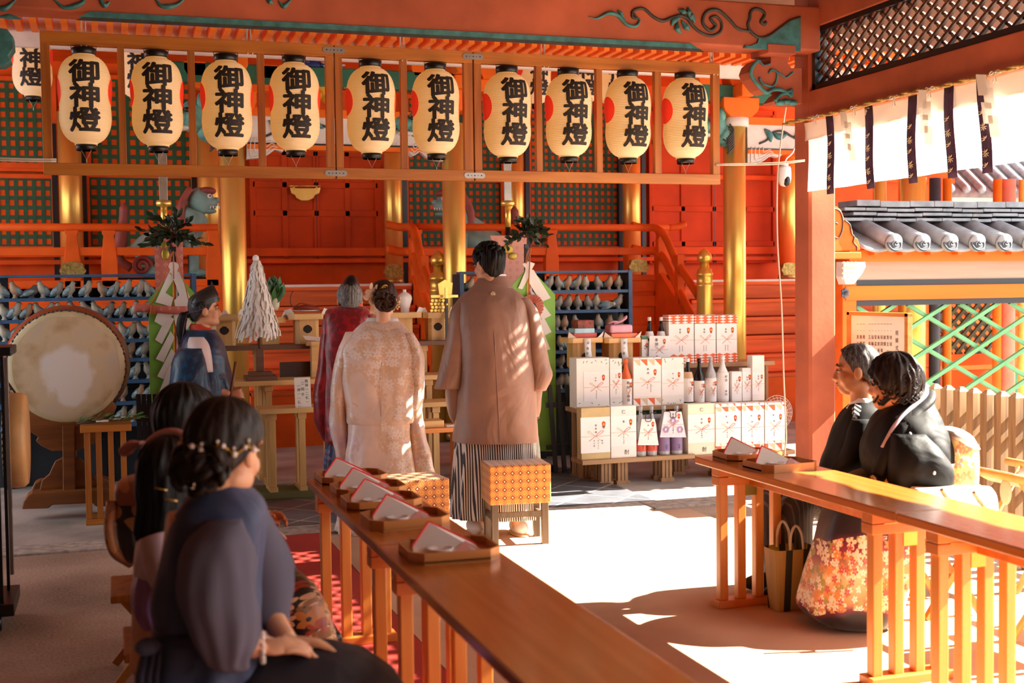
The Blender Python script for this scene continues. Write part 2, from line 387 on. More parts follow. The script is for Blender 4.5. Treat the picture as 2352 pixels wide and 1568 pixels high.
g2 = MB(); g2.prism([(-0.02, -0.030), (b.x-a.x+0.05, -0.030), (b.x-a.x+0.02, -0.012), (0.02, -0.012)], 0.012, (a.x, BY-0.012, zc), (1, 0, 0), (0, 0, 1), (0, 1, 0))
g2.build('groove_line', DKCARV, tb, label='black stripe along the lower edge')
tl = MB(); pts = [(1838, 42), (1812, 50), (1792, 66), (1768, 84), (1744, 86), (1738, 100), (1722, 106), (1712, 104), (1708, 110), (1838, 118)]
o3 = [onb(*p) for p in pts]; tl.prism([(q.x, q.z) for q in o3], 0.02, (0, BY-0.012, 0), (1, 0, 0), (0, 0, 1), (0, 1, 0))
tl.build('corner_panel', TEAL, tb)
# bracket arm carved as a cloud at the pillar
kb_ = thing('carved_bracket', 'cloud shaped red and teal bracket arm below the beam end', 'bracket', PY(1800, 230, 7.6)); 
br = MB(); bo = [(1742, 136), (1756, 150), (1770, 146), (1772, 120), (1764, 104), (1828, 104), (1828, 125), (1814, 130), (1810, 145), (1818, 156), (1842, 156), (1842, 238), (1825, 240), (1800, 236), (1785, 238), (1778, 232), (1790, 218), (1800, 210), (1790, 205), (1775, 206), (1762, 214), (1748, 205), (1738, 192), (1728, 180), (1722, 165), (1728, 148)]
q3 = [PY(*p, 7.62) for p in bo]; br.prism([(q.x, q.z) for q in q3], 0.16, (0, 7.62, 0), (1, 0, 0), (0, 0, 1), (0, 1, 0)); br.build('arm', PAV, kb_, bevel=0.004)
ed = MB()
for seg, rr in (([(1742, 138), (1730, 150), (1724, 168), (1732, 184), (1744, 198), (1760, 212), (1776, 206), (1792, 206), (1806, 212), (1818, 208), (1816, 220), (1806, 214), (1790, 220), (1780, 232)], 0.014), ([(1766, 168), (1772, 160), (1784, 166), (1784, 184), (1774, 198), (1752, 192), (1744, 178)], 0.008), ([(1784, 164), (1796, 172), (1806, 178), (1822, 166)], 0.006), ([(1744, 138), (1754, 150), (1770, 146)], 0.006)):
    ed.tube(spline([PY(p[0], p[1], 7.614) for p in seg], 6), rr, 8)
for p in ((1792, 236), (1806, 234), (1820, 236)): ed.sph(PY(*p, 7.62), (0.04, 0.03, 0.02), 10, 8)
ed.build('edging', TEAL, kb_, label='teal carved edging')
cb = MB(); a, b = PY(1764, 100, 7.5), PY(1828, 125, 7.5); cb.bb(a.x, b.x, 7.50, 7.74, b.z, a.z); cb.build('bearing_block', PAV, kb_, bevel=0.006)
# second carved arm seen at the other end
k2 = MB(); bo = [(0, 64), (16, 66), (30, 84), (32, 110), (20, 128), (26, 140), (10, 150), (-30, 150), (-60, 100), (-50, 64)]
q3 = [PY(*p, 7.62) for p in bo]; k2.prism([(q.x, q.z) for q in q3], 0.14, (0, 7.62, 0), (1, 0, 0), (0, 0, 1), (0, 1, 0))
one('carved_bracket', k2, TEAL, 'teal carved bracket arm beside the first lantern', 'bracket', bevel=0.006)
# side opening: beams, lattice transom
XS = 4.75
struct('trim_side_beam', MB().bb(XS-0.06, XS+0.1, -3, 7.66, 2.66, 2.865), PAV, bevel=0.008)
struct('trim_upper_beam', MB().bb(XS-0.06, XS+0.1, -3, 7.66, 3.29, 3.5), PAV, bevel=0.008)
struct('trim_top_beam', MB().bb(XS-0.1, XS+0.12, -3, 7.64, 3.5, 3.72), PAV, bevel=0.008)
tr = thing('lattice_transom', 'brown diagonal lattice transom in a black frame above the white curtain', 'transom', (XS, 5, 2.865))
fr = MB(); y0, y1, z0, z1 = 1.35, 7.63, 2.868, 3.288
fr.bb(XS-0.05, XS+0.05, y0, y1, z0, z0+0.035); fr.bb(XS-0.05, XS+0.05, y0, y1, z1-0.035, z1); fr.bb(XS-0.05, XS+0.05, y1-0.035, y1, z0, z1); fr.bb(XS-0.05, XS+0.05, y0, y0+0.035, z0, z1)
fr.build('frame', BLACK, tr)
def lozenge(mb, plane, u0, u1, v0, v1, pitch, wdt, th, ang, c, off=0.0, notch=False):
    """bars at +-ang clipped to the rectangle; plane gives (origin, u axis, v axis, normal)"""
    O, U, Vv, N = [Vector(q) for q in plane]
    for sgn in (1, -1):
        d = Vector((math.cos(ang), sgn*math.sin(ang))); step = pitch/abs(math.sin(ang))
        k = -int((v1-v0)/math.tan(ang)/step)-2
        s0 = u0 + k*step
        while s0 < u1 + (v1-v0)/math.tan(ang)+step:
            # line through (s0, v0 or v1)
            vs = v0 if sgn > 0 else v1
            ts = []
            tmin, tmax = 0.0, (v1-v0)/math.sin(ang)
            if d.x > 0:
                tmin = max(tmin, (u0-s0)/d.x); tmax = min(tmax, (u1-s0)/d.x)
            if tmax-tmin > 0.02:
                a = O+U*(s0+d.x*tmin)+Vv*(vs+d.y*tmin)+N*(off*sgn); b_ = O+U*(s0+d.x*tmax)+Vv*(vs+d.y*tmax)+N*(off*sgn)
                mb.bar(a, b_, wdt, th, up=N)
            s0 += step
lt = MB(); lozenge(lt, ((XS, 0, 0), (0, 1, 0), (0, 0, 1), (1, 0, 0)), y0+0.03, y1-0.03, z0+0.03, z1-0.03, 0.073, 0.017, 0.024, math.radians(32), 0, 0.008)
lt.build('lattice', BROWNFR, tr)
hb = MB(); yy = y0+0.06; row = 0; st = 0.073/math.sin(math.radians(32)); sv = st*math.tan(math.radians(32))/2
zz = z0+0.05
while zz < z1-0.04:
    yy = y0+0.05+(st/2 if row % 2 else 0)
    while yy < y1-0.05:
        if yy > 3.6: hb.box((XS-0.018, yy, zz), (0.014, 0.022, 0.022), rot=Matrix.Rotation(math.radians(45), 3, 'X'))
        yy += st
    zz += sv; row += 1
tag(hb.build('lattice_rosette', M('worn_brown_rosette', (120, 84, 60), 0.4, var=0.2), tr), kind='stuff')
# ------------------------------------------------------------------ shrine hall: platform, stairs, walls
YD, YW, YB, YF = 13.25, 15.62, 15.3, 12.0
ZD = 1.57
struct('floor_veranda', MB().bb(-8, 12, YD, YW+0.6, ZD-0.12, ZD), VERM)
fas = MB(); fas.bb(-8, 12, YD+0.02, YD+0.1, 0.35, ZD-0.12)
fas.bb(-8, 12, YD-0.03, YD+0.02, 1.28, 1.40); fas.bb(-8, 12, YD-0.03, YD+0.02, 0.98, 1.06)
struct('wall_platform', fas, VERM)
base = MB(); base.bb(-8, 12, YD-0.06, YD+0.05, 0.02, 0.36)
for i in range(260): base.bb(-1+i*0.045, -1+i*0.045+0.02, YD-0.075, YD-0.06, 0.04, 0.34)
struct('wall_platform_base', base, M('green_ribbed_board', (44, 104, 66), 0.6, var=0.12))
def stairs(name, x0, x1, label):
    t = thing(name, label, 'stairs', ((x0+x1)/2, 12.7, 0)); n = 6; z0 = 0.30
    b_ = MB()
    for i in range(n):
        zt_ = ZD-0.02-(i)*0.205; yb = YD-0.036-(i)*0.165
        b_.bb(x0, x1, yb-0.17, yb+0.0, zt_-0.20, zt_)
        b_.bb(x0, x1, yb-0.19, yb-0.0, zt_-0.045, zt_)
    b_.build('tread', STEP, t, bevel=0.01)
    n_ = MB(); n_.bb(x0, x1, YD-0.215, YD-0.02, ZD-0.062, ZD+0.004); n_.build('nosing', WHITEP, t, label='white painted top nosing')
    s_ = MB(); s_.bb(x0, x1, YD-1.04, YD-0.98, -0.02, 0.5); s_.build('riser_board', VERM, t)
    return t
x0 = PY(571, 700, 12.3).x; x1 = PY(985, 700, 12.3).x
stairs('staircase', x0, x1, 'red wooden shrine stairs behind the priest in crimson')
stairs('staircase', PY(1622, 700, 12.5).x, 9.2, 'red wooden shrine stairs behind the boxes and bottles')
struct('wall_back', MB().bb(-8, 12, YW+0.1, YW+0.3, ZD, 4.6), VERM)
# lattice shutters
def lattice(px0, py0, px1, py1, nx, nz, label, Y=YW):
    X0, X1, Z0, Z1 = wrect(px0, py0, px1, py1, Y); fw = 0.05
    t = thing('lattice_shutter', label, 'shutter', ((X0+X1)/2, Y, Z0), 'green lattice shutters on the shrine wall')
    f_ = MB(); f_.bb(X0-fw, X1+fw, Y-0.03, Y+0.05, Z0-fw, Z0); f_.bb(X0-fw, X1+fw, Y-0.03, Y+0.05, Z1, Z1+fw); f_.bb(X0-fw, X0, Y-0.03, Y+0.05, Z0, Z1); f_.bb(X1, X1+fw, Y-0.03, Y+0.05, Z0, Z1)
    f_.build('frame', VERM, t)
    MB().bb(X0, X1, Y+0.004, Y+0.04, Z0, Z1).build('backing_board', VERM, t)
    l_ = MB(); dx = (X1-X0)/nx; dz = (Z1-Z0)/nz
    for i in range(nx+1): l_.bb(X0+dx*i-dx*0.215, X0+dx*i+dx*0.215, Y-0.006, Y+0.004, Z0, Z1)
    for j in range(nz+1): l_.bb(X0, X1, Y-0.004, Y+0.004, Z0+dz*j-dz*0.215, Z0+dz*j+dz*0.215)
    l_.build('lattice', GREEN, t); return t
lattice(-130, 185, 120, 383, 12, 9, 'upper green lattice shutter past the first gold pillar, partly behind a back lantern')
lattice(-130, 409, 120, 566, 12, 7, 'lower green lattice shutter past the first gold pillar, above the drum')
lattice(207, 185, 440, 383, 11, 9, 'upper green lattice shutter behind the first and second front lanterns')
lattice(207, 409, 440, 566, 11, 7, 'lower green lattice shutter behind the first sakaki branch')
lattice(938, 230, 1150, 402, 14, 11, 'upper green lattice shutter behind the sixth front lantern')
lattice(938, 418, 1150, 566, 14, 9, 'lower green lattice shutter behind the snarling guardian beast')
lattice(1218, 230, 1420, 402, 14, 11, 'upper green lattice shutter behind the eighth and ninth lanterns')
lattice(1218, 418, 1420, 566, 14, 9, 'lower green lattice shutter behind the second sakaki branch')
# panelled doors
def door(n, px0, py0, px1, py1, cols, rows):
    X0, X1, Z0, Z1 = wrect(px0, py0, px1, py1, YW); t = MB(); t.bb(X0, X1, YW, YW+0.06, Z0, Z1)
    w_ = (X1-X0)/cols
    for i in range(cols+1): t.bb(X0+w_*i-0.035, X0+w_*i+0.035, YW-0.02, YW, Z0, Z1)
    for r in rows:
        z = PY((px0+px1)/2, r, YW).z; t.bb(X0, X1, YW-0.02, YW, z-0.04, z+0.04)
    o = struct('door_%d' % n, t, M('door_red_lacquer', (200, 72, 20), 0.55, spec=0.15, var=0.1, scale=2), bevel=0.008)
    o2 = MB(); xm = (X0+X1)/2; o2.bb(xm-0.004, xm+0.004, YW-0.0215, YW-0.019, Z0, Z1); o2.build('door_gap', BLACK, o); ORIG[o.name] = Vector((0, 0, 0)); return o
d1 = door(1, 580, 318, 868, 604, 4, [322, 352, 425, 490, 575, 598])
d2 = door(2, 1495, 250, 1778, 604, 4, [255, 330, 405, 480, 560, 598])
lk = thing('door_lock', 'gilded bracket lock hanging across the shrine doors', 'lock', PY(700, 462, YW-0.05))
lm = MB(); o3 = [PY(*p, YW-0.05) for p in [(666, 430), (682, 432), (720, 432), (736, 430), (733, 444), (722, 449), (720, 455), (708, 461), (692, 461), (680, 455), (678, 449), (669, 444)]]
lm.prism([(q.x, q.z) for q in o3], 0.03, (0, YW-0.07, 0), (1, 0, 0), (0, 0, 1), (0, 1, 0)); lm.build('lock_body', GOLD, lk, bevel=0.006)
lb = MB(); lb.tube([PY(664, 427, YW-0.06), PY(736, 427, YW-0.06)], 0.008); lb.tube([PY(675, 426, YW-0.06), PY(675, 436, YW-0.06)], 0.012); lb.tube([PY(727, 426, YW-0.06), PY(727, 436, YW-0.06)], 0.012); lb.build('bolt', GOLD, lk)
# gold pillars
def gpillar(px, wpx, Y, z0, z1, label, group, ring=True):
    c = PY(px, 500, Y); d = (c-Vector(_O)).dot(Vector(_f)); r = wpx*d/F/2
    t = thing('gold_pillar', label, 'pillar', (c.x, Y, z0), group); t['kind'] = 'thing'
    MB().lathe([(r, z0), (r, z1)], (c.x, Y, 0), 32).build('shaft', GOLD, t)
    b_ = MB(); b_.lathe([(r*1.05, z0), (r*1.05, z0+0.06), (r*1.01, z0+0.065)], (c.x, Y, 0), 32); b_.build('base_ring', OLDBRASS, t)
    return t, c, r
GF, GB = 'gold pillars at the foot of the shrine stairs', 'gold pillars along the shrine wall'
gpillar(536, 56, YF, 0.0, 3.15, 'thick gold pillar behind the paper streamer wand', GF)
gpillar(1043, 53, YF, 0.0, 3.15, "thick gold pillar behind the groom's head", GF)
gpillar(1687, 51, YF, 0.0, PY(1687, 290, YF).z, 'thick gold pillar behind the tied white gift packs', GF)
for px, wp, lb_ in ((164, 51, 'gold wall pillar above the drum'), (482, 50, 'gold wall pillar close beside the thick pillar near the closed-mouth beast'), (904, 41, 'gold wall pillar beside the panelled centre doors'), (1184, 40, 'gold wall pillar behind the second spear'), (1451, 41, 'gold wall pillar between lattice and the plain panelled doors'), (1808, 41, 'gold wall pillar behind the hanging security camera')):
    t, c, r = gpillar(px, wp, YB, ZD, 3.6, lb_, GB)
bk = MB()
for px in (128, 195, 448, 930, 1165, 1212, 1425, 1478): 
    c = PY(px, 500, YW-0.02); bk.bb(c.x-0.03, c.x+0.03, YW-0.04, YW, ZD, 3.5)
struct('trim_wall_black', bk, BLACK)
hz = MB()
for py, hh in ((395, 0.06), (578, 0.1), (598, 0.05)):
    z = PY(900, py, YW).z; hz.bb(-8, 12, YW-0.06, YW+0.0, z-hh/2, z+hh/2)
struct('trim_wall_rail', hz, VERM)
# ------------------------------------------------------------------ eaves, lintels and brackets of the shrine
eav = MB(); eav.bb(-8, 14, 10.3, 19, 4.25, 4.4); struct('ceiling_shrine', eav, VERM)
struct('roof_shrine', MB().bb(-8, 14, 9.9, 19, 4.41, 4.7), M('roof_bark', (92, 78, 66), 0.9))
zr = PY(900, 104, 10.6).z
rf = MB(); rf.bb(-6, 10, 10.5, 10.56, zr+0.10, zr+0.32)
i = 0
while i < 110: x = -2.6+i*0.115; rf.bb(x, x+0.05, 10.44, 10.86, zr+0.015, zr+0.10); i += 1
struct('trim_rafter', rf, VERM2)
wb = MB(); zwa = PY(300, 122, 10.9).z; zwb = PY(1300, 160, 10.9).z
wb.bb(-6, 10, 10.88, 10.94, (zwa+zwb)/2, 4.2); struct('trim_white_board', wb, WHITEP)
ZW = PY(800, 152, 11.9).z
gb = MB(); gb.bb(PY(385, 160, 11.98).x, PY(1090, 160, 11.98).x, 11.9, 12.1, ZW-0.20, ZW-0.02); gb.bb(PY(1600, 160, 11.98).x, 9, 11.9, 12.1, ZW-0.20, ZW-0.02)
struct('trim_green_beam', gb, M('deep_green_beam', (40, 110, 86), 0.55, var=0.12), bevel=0.01)
# lintel with white scroll panel between the thick pillars
def lintel(px0, px1, py, label):
    a, b_ = PY(px0, py, YF), PY(px1, py, YF); z = a.z
    t = thing('lintel', label, 'lintel', ((a.x+b_.x)/2, YF, z)); t['kind'] = 'thing'
    MB().bb(a.x, b_.x, YF-0.07, YF+0.07, z-0.02, z+0.06).build('top_rail', VERM2, t, bevel=0.006)
    MB().bb(a.x, b_.x, YF-0.045, YF+0.05, z-0.27, z-0.02).build('panel', WHITEP, t)
    l_ = MB(); l_.bb(a.x, b_.x, YF-0.06, YF+0.06, z-0.285, z-0.27); l_.build('black_line', BLACK, t)
    MB().bb(a.x, b_.x, YF-0.06, YF+0.06, z-0.33, z-0.285).build('bottom_rail', VERM2, t)
    for e, sg in ((a.x+0.14, 1), (b_.x-0.14, -1)):
        s_ = MB(); o_ = MB()
        W_ = lambda u, v: Vector((e+sg*u, YF-0.055, z-0.14+v))
        o_.tube(spline([W_(0.0, -0.08), W_(0.09, -0.04), W_(0.16, 0.04), W_(0.28, 0.06), W_(0.42, 0.0), W_(0.52, 0.05), W_(0.62, 0.03)], 6), 0.012, 6)
        for q in ([W_(0.06, 0.08), W_(0.12, 0.02), W_(0.14, -0.06)], [W_(0.16, 0.05), W_(0.24, 0.0), W_(0.34, 0.03)], [W_(0.42, -0.02), W_(0.5, 0.05), W_(0.58, 0.02)]):
            P_ = spline(q, 5); s_.tube(P_, [0.006+0.03*math.sin(math.pi*k/(len(P_)-1)) for k in range(len(P_))], 8)
        s_.build('leaf_scroll', TEAL, t); o_.build('scroll_line', DKCARV, t)
    return t
lintel(566, 1018, 262, 'orange and white carved lintel between the two thick gold pillars behind the lanterns')
lintel(1712, 2100, 283, 'orange and white lintel with green scroll beside the red pavilion pillar')
# pillar top brackets (masu blocks)
def bracket(px, py, label, s=1.0):
    c = PY(px, py, YF); t = thing('bracket_block', label, 'bracket', c, 'orange bracket blocks on the gold pillars')
    b_ = MB(); x, z = c.x, c.z
    def blk(xc, zb, w0, w1, h, d0=0.16):
        b_.prism([(-w0/2, 0), (w0/2, 0), (w1/2*0.92, h*0.3), (w1/2, h*0.5), (w1/2, h), (-w1/2, h), (-w1/2, h*0.5), (-w1/2*0.92, h*0.3)], d0*2, (xc, YF-d0, zb), (1, 0, 0), (0, 0, 1), (0, 1, 0))
    blk(x, z, 0.24*s, 0.40*s, 0.2)
    b_.build('bearing_block', VERM2, t, bevel=0.006)
    a_ = MB(); a_.prism([(-0.42*s, 0.10), (-0.36*s, 0.03), (-0.2*s, 0), (0.2*s, 0), (0.36*s, 0.03), (0.42*s, 0.10), (0.42*s, 0.13), (-0.42*s, 0.13)], 0.14, (x, YF-0.07, z+0.2), (1, 0, 0), (0, 0, 1), (0, 1, 0))
    a_.bar((x, YF-0.3, z+0.26), (x, YF+0.3, z+0.26), 0.14, 0.13)
    a_.build('bracket_arm', VERM2, t, bevel=0.01)
    for dx in (-0.35, 0, 0.35):
        m_ = MB(); m_.prism([(-0.07, 0), (0.07, 0), (0.1, 0.06), (0.1, 0.13), (-0.1, 0.13), (-0.1, 0.06)], 0.2, (x+dx*s, YF-0.1, z+0.33), (1, 0, 0), (0, 0, 1), (0, 1, 0)); m_.build('small_block', VERM2, t, bevel=0.005)
    m_ = MB(); m_.prism([(-0.07, 0), (0.07, 0), (0.1, 0.06), (0.1, 0.13), (-0.1, 0.13), (-0.1, 0.06)], 0.18, (x, YF-0.42, z+0.33), (1, 0, 0), (0, 0, 1), (0, 1, 0)); m_.build('small_block', VERM2, t, bevel=0.005)
    return t
bracket(536, 262, 'orange bracket block on the first thick gold pillar')
bracket(1043, 258, 'orange bracket block on the thick gold pillar behind the middle lanterns')
bracket(1687, 272, 'orange bracket block on the thick gold pillar beside the last lantern', 1.05)
for px, py, lb_ in ((536, 268, 'a'), (1687, 282, 'c')):
    c = PY(px, py, YF); 
    one('pillar_cap_band', MB().lathe([(0.13, -0.05), (0.15, -0.045), (0.15, 0.045), (0.13, 0.05)], c, 24), WHITEP, 'white band round the top of the %s thick gold pillar' % ('first' if lb_ == 'a' else 'last'), 'band')
# white cloud carvings under the lintels
def cloud(pts, label, Y=YF+0.0):
    o3 = [PY(*p, Y) for p in pts]; t = MB(); t.prism([(q.x, q.z) for q in o3], 0.10, (0, Y-0.05, 0), (1, 0, 0), (0, 0, 1), (0, 1, 0))
    cx = sum(q.x for q in o3)/len(o3); cz = sum(q.z for q in o3)/len(o3); n = len(o3)
    top = max(q.z for q in o3)
    for k in range(1, 5):
        f_ = 1-k*0.19; P_ = spline([Vector((cx+(q.x-cx)*f_, Y-0.053, top-0.02+(q.z-top)*f_)) for q in o3[:n//2+2]], 4); t.tube(P_, 0.009, 6)
    return one('cloud_carving', t, WHITEP, label, 'carving', 'white cloud carvings under the lintels')
cloud([(565, 312), (565, 366), (590, 364), (612, 358), (630, 345), (648, 350), (655, 335), (640, 318), (632, 312)], 'white cloud carving beside the first thick gold pillar')
cloud([(1015, 322), (1015, 372), (985, 366), (962, 350), (945, 360), (932, 348), (912, 345), (908, 330), (920, 320)], 'white cloud carving reaching to the second thick gold pillar')
cloud([(1712, 334), (1712, 380), (1740, 374), (1765, 358), (1785, 362), (1797, 350), (1795, 336)], 'white cloud carving beside the hanging security camera')
# beast-head nosings on the thick pillars
def nosing(px, py, s, label, flip=1):
    c = PY(px, py, YF-0.02); t = thing('beast_head_carving', label, 'carving', c, 'painted beast heads on the gold pillars')
    b_ = MB(); b_.sph(c, (0.15*s, 0.12, 0.16*s)); b_.sph(c+V(-0.15*s*flip, -0.02, 0.0), (0.12*s, 0.09, 0.09*s)); b_.sph(c+V(0.12*s*flip, 0, -0.1*s), (0.12*s, 0.1, 0.14*s))
    b_.sph(c+V(0.06*s*flip, -0.08, 0.13*s), (0.05*s, 0.03, 0.09*s)); b_.build('head', M('beast_teal', (92, 150, 138), 0.5, var=0.3, scale=10), t)
    j = MB(); j.sph(c+V(-0.14*s*flip, -0.03, -0.11*s), (0.10*s, 0.07, 0.03*s)); j.build('jaw', M('beast_white', (222, 214, 204), 0.5), t)
    e_ = MB(); e_.sph(c+V(-0.08*s*flip, -0.11, 0.05*s), 0.025*s, 8, 6); e_.build('eye', BLACK, t)
    m_ = MB()
    for k in range(7): m_.tube(spline([c+V((0.16-0.015*k)*s*flip, -0.08, (0.02-k*0.03)*s), c+V(0.2*s*flip, -0.1, (-0.06-k*0.03)*s), c+V(0.12*s*flip, -0.1, (-0.16-k*0.028)*s)], 4), 0.01, 6)
    m_.build('mane', M('mane_stripe', (70, 66, 62), 0.6), t); return t
nosing(448, 268, 1.0, 'teal beast head carving beside the third lantern')
nosing(1640, 290, 0.9, 'teal and striped beast head carving behind the last lantern')
nosing(958, 285, 0.9, 'teal beast head carving behind the sixth lantern')
# coloured relief carvings high between the brackets
rl = thing('relief_carving', 'blue yellow and white relief carving behind the fourth and fifth lanterns', 'carving', PY(745, 200, YF))
for (px, py, sx, sz, col, nm) in ((720, 150, 0.1, 0.05, (40, 66, 140), 'blue_cloud'), (748, 168, 0.11, 0.04, (70, 150, 120), 'green_cloud'), (742, 205, 0.05, 0.12, (220, 170, 40), 'yellow_wing'), (768, 195, 0.05, 0.05, (200, 60, 40), 'red_flower'), (786, 190, 0.07, 0.05, (226, 190, 80), 'yellow_leaf'), (762, 150, 0.12, 0.03, (224, 216, 204), 'white_cloud')):
    m_ = MB(); c = PY(px, py, YF-0.03)
    m_.sph(c, (sx, 0.05, sz), 14, 8)
    for k in range(5): m_.sph(c+V(sx*math.cos(k*1.26)*0.8, -0.02, sz*math.sin(k*1.26)*0.8), (sx*0.3, 0.04, sz*0.4), 8, 6)
    m_.build(nm, M('relief_'+nm, col, 0.5), rl)
# ------------------------------------------------------------------ veranda railing
def railing(px0, px1, posts, label, endpost=None, flare=None):
    Y = YD+0.10; zt_ = PY((px0+px1)/2, 522, Y).z; zm = PY((px0+px1)/2, 577, Y).z; a, b_ = PY(px0, 522, Y).x, PY(px1, 522, Y).x
    t = thing('railing', label, 'railing', ((a+b_)/2, Y, ZD))
    r_ = MB(); r_.tube([V(a, Y, zt_), V(b_, Y, zt_)], 0.04, 12)
    if flare:
        s = 1 if flare > 0 else -1; e = b_ if s > 0 else a
        r_.tube(spline([V(e, Y, zt_), V(e+s*0.12, Y, zt_+0.01), V(e+s*0.22, Y, zt_+0.05)], 4), 0.038, 12)
    r_.build('top_rail', VERM, t)
    MB().bb(a, b_, Y-0.035, Y+0.035, zm-0.045, zm+0.04).build('middle_rail', VERM, t, bevel=0.008)
    MB().bb(a, b_, Y-0.05, Y+0.05, ZD+0.0, ZD+0.075).build('bottom_rail', VERM, t, bevel=0.008)
    for p in posts:
        x = PY(p, 560, Y).x; m_ = MB(); m_.prism([(-0.08, 0), (0.08, 0), (0.08, 0.42*(zt_-ZD)), (0.05, 0.86*(zt_-ZD)), (0.065, 0.9*(zt_-ZD)), (0.065, zt_-ZD-0.03), (-0.065, zt_-ZD-0.03), (-0.065, 0.9*(zt_-ZD)), (-0.05, 0.86*(zt_-ZD)), (-0.08, 0.42*(zt_-ZD))], 0.1, (x, Y-0.05, ZD), (1, 0, 0), (0, 0, 1), (0, 1, 0)); m_.build('post', VERM, t, bevel=0.006)
    return t
railing(-160, 500, [165, 250, 490], 'red lacquered veranda railing above the drum and bird shelf')
railing(940, 1535, [955, 1265, 1520], 'red lacquered veranda railing behind the groom and the second sakaki stand', flare=1)
# curved stair handrails with gold newels
def handrail(px, ntop, label, nlabel, dx=0.0):
    nb = PY(px, ntop, YF+0.12); X = nb.x; Y0 = YD+0.1; Yn = YF+0.12
    zt_ = PY(1200, 522, Y0).z; zm = PY(1200, 577, Y0).z
    t = thing('stair_handrail', label, 'handrail', (X, (Y0+Yn)/2, 0.3), 'curved red handrails beside the stairs')
    for nm, za_, zb_, rr in (('upper_rail', zt_, 1.40, 0.045), ('lower_rail', zm, 1.02, 0.05)):
        m_ = MB(); P_ = spline([V(X+dx-0.26, Y0+0.02, za_+0.03), V(X+dx-0.12, Y0, za_), V(X+dx, Y0-0.08, za_-0.01), V(X+dx*0.6, Y0-0.32, za_-0.12), V(X+dx*0.25, Y0-0.6, za_-0.40), V(X, Yn+0.1, zb_+0.0)], 6)
        m_.tube(P_, rr, 10); m_.build(nm, VERM, t)
    m_ = MB(); m_.loft([[V(X+dx*0.5-0.035, Y0-0.1, z0), V(X+dx*0.5+0.035, Y0-0.1, z0), V(X+0.035, Yn+0.05, z1), V(X-0.035, Yn+0.05, z1)] for z0, z1 in ((0.3, 0.1), (1.75, 0.98))], smooth=False); m_.build('side_board', VERM, t, bevel=0.006)
    for f_ in (0.15, 0.55):
        y = Y0+(Yn-Y0)*f_; m_ = MB(); m_.bb(X+dx*(1-f_)*0.7-0.04, X+dx*(1-f_)*0.7+0.04, y-0.04, y+0.04, 1.0-0.3*f_, zt_-0.06-0.5*f_); m_.build('post', VERM, t)
    n_ = thing('newel_post', nlabel, 'newel post', (X, Yn-0.05, -0.02), 'gilded onion topped newel posts'); z = nb.z; r = 0.085
    p_ = [(r, -0.02), (r, z-0.42), (r*1.06, z-0.41), (r*1.06, z-0.39), (r, z-0.385), (r, z-0.30), (r*1.08, z-0.295), (r*1.08, z-0.27), (r*0.97, z-0.262), (r*0.9, z-0.23), (r*0.58, z-0.215), (r*0.56, z-0.15)]
    MB().lathe(p_, (X, Yn-0.05, 0), 28).build('shaft', GOLD, n_)
    q_ = [(r*0.6, z-0.152), (r*0.85, z-0.14), (r*0.95, z-0.105), (r*0.85, z-0.07), (r*0.5, z-0.03), (r*0.15, z-0.008), (0.003, z+0.004)]
    MB().lathe(q_, (X, Yn-0.05, 0), 28).build('finial', GOLD, n_)
handrail(1003, 575, 'curved red stair handrail ending behind the bride', 'gilded newel post between the priest and the groom', 0.02)
handrail(1613, 570, 'curved red stair handrail above the white gift packs', 'gilded newel post above the white gift packs', -0.02)
# gilt end plates
for px, py, w_, lb_ in ((905, 625, 0.2, 'gilt scalloped plate at the corner of the veranda behind the bride'), (1467, 613, 0.24, 'gilt scalloped plate over the right bird shelf on the veranda edge'), (1812, 620, 0.2, 'gilt flower plate beside the red pavilion pillar'), (167, 622, 0.24, 'gilt scalloped plate on the veranda edge above the drum')):
    c = PY(px, py, YD-0.03); m_ = MB(); pts = []
    for k in range(40):
        a = 2*math.pi*k/40; rr = 1+0.07*math.cos(a*8); pts.append((math.cos(a)*w_*0.5*rr, max(-0.06, min(0.09, math.sin(a)*0.1*rr))))
    m_.prism(pts, 0.075, (c.x, YD-0.045, c.z), (1, 0, 0), (0, 0, 1), (0, 1, 0)); one('gilt_plate', m_, OLDBRASS, lb_.replace(' right', ''), 'plate')
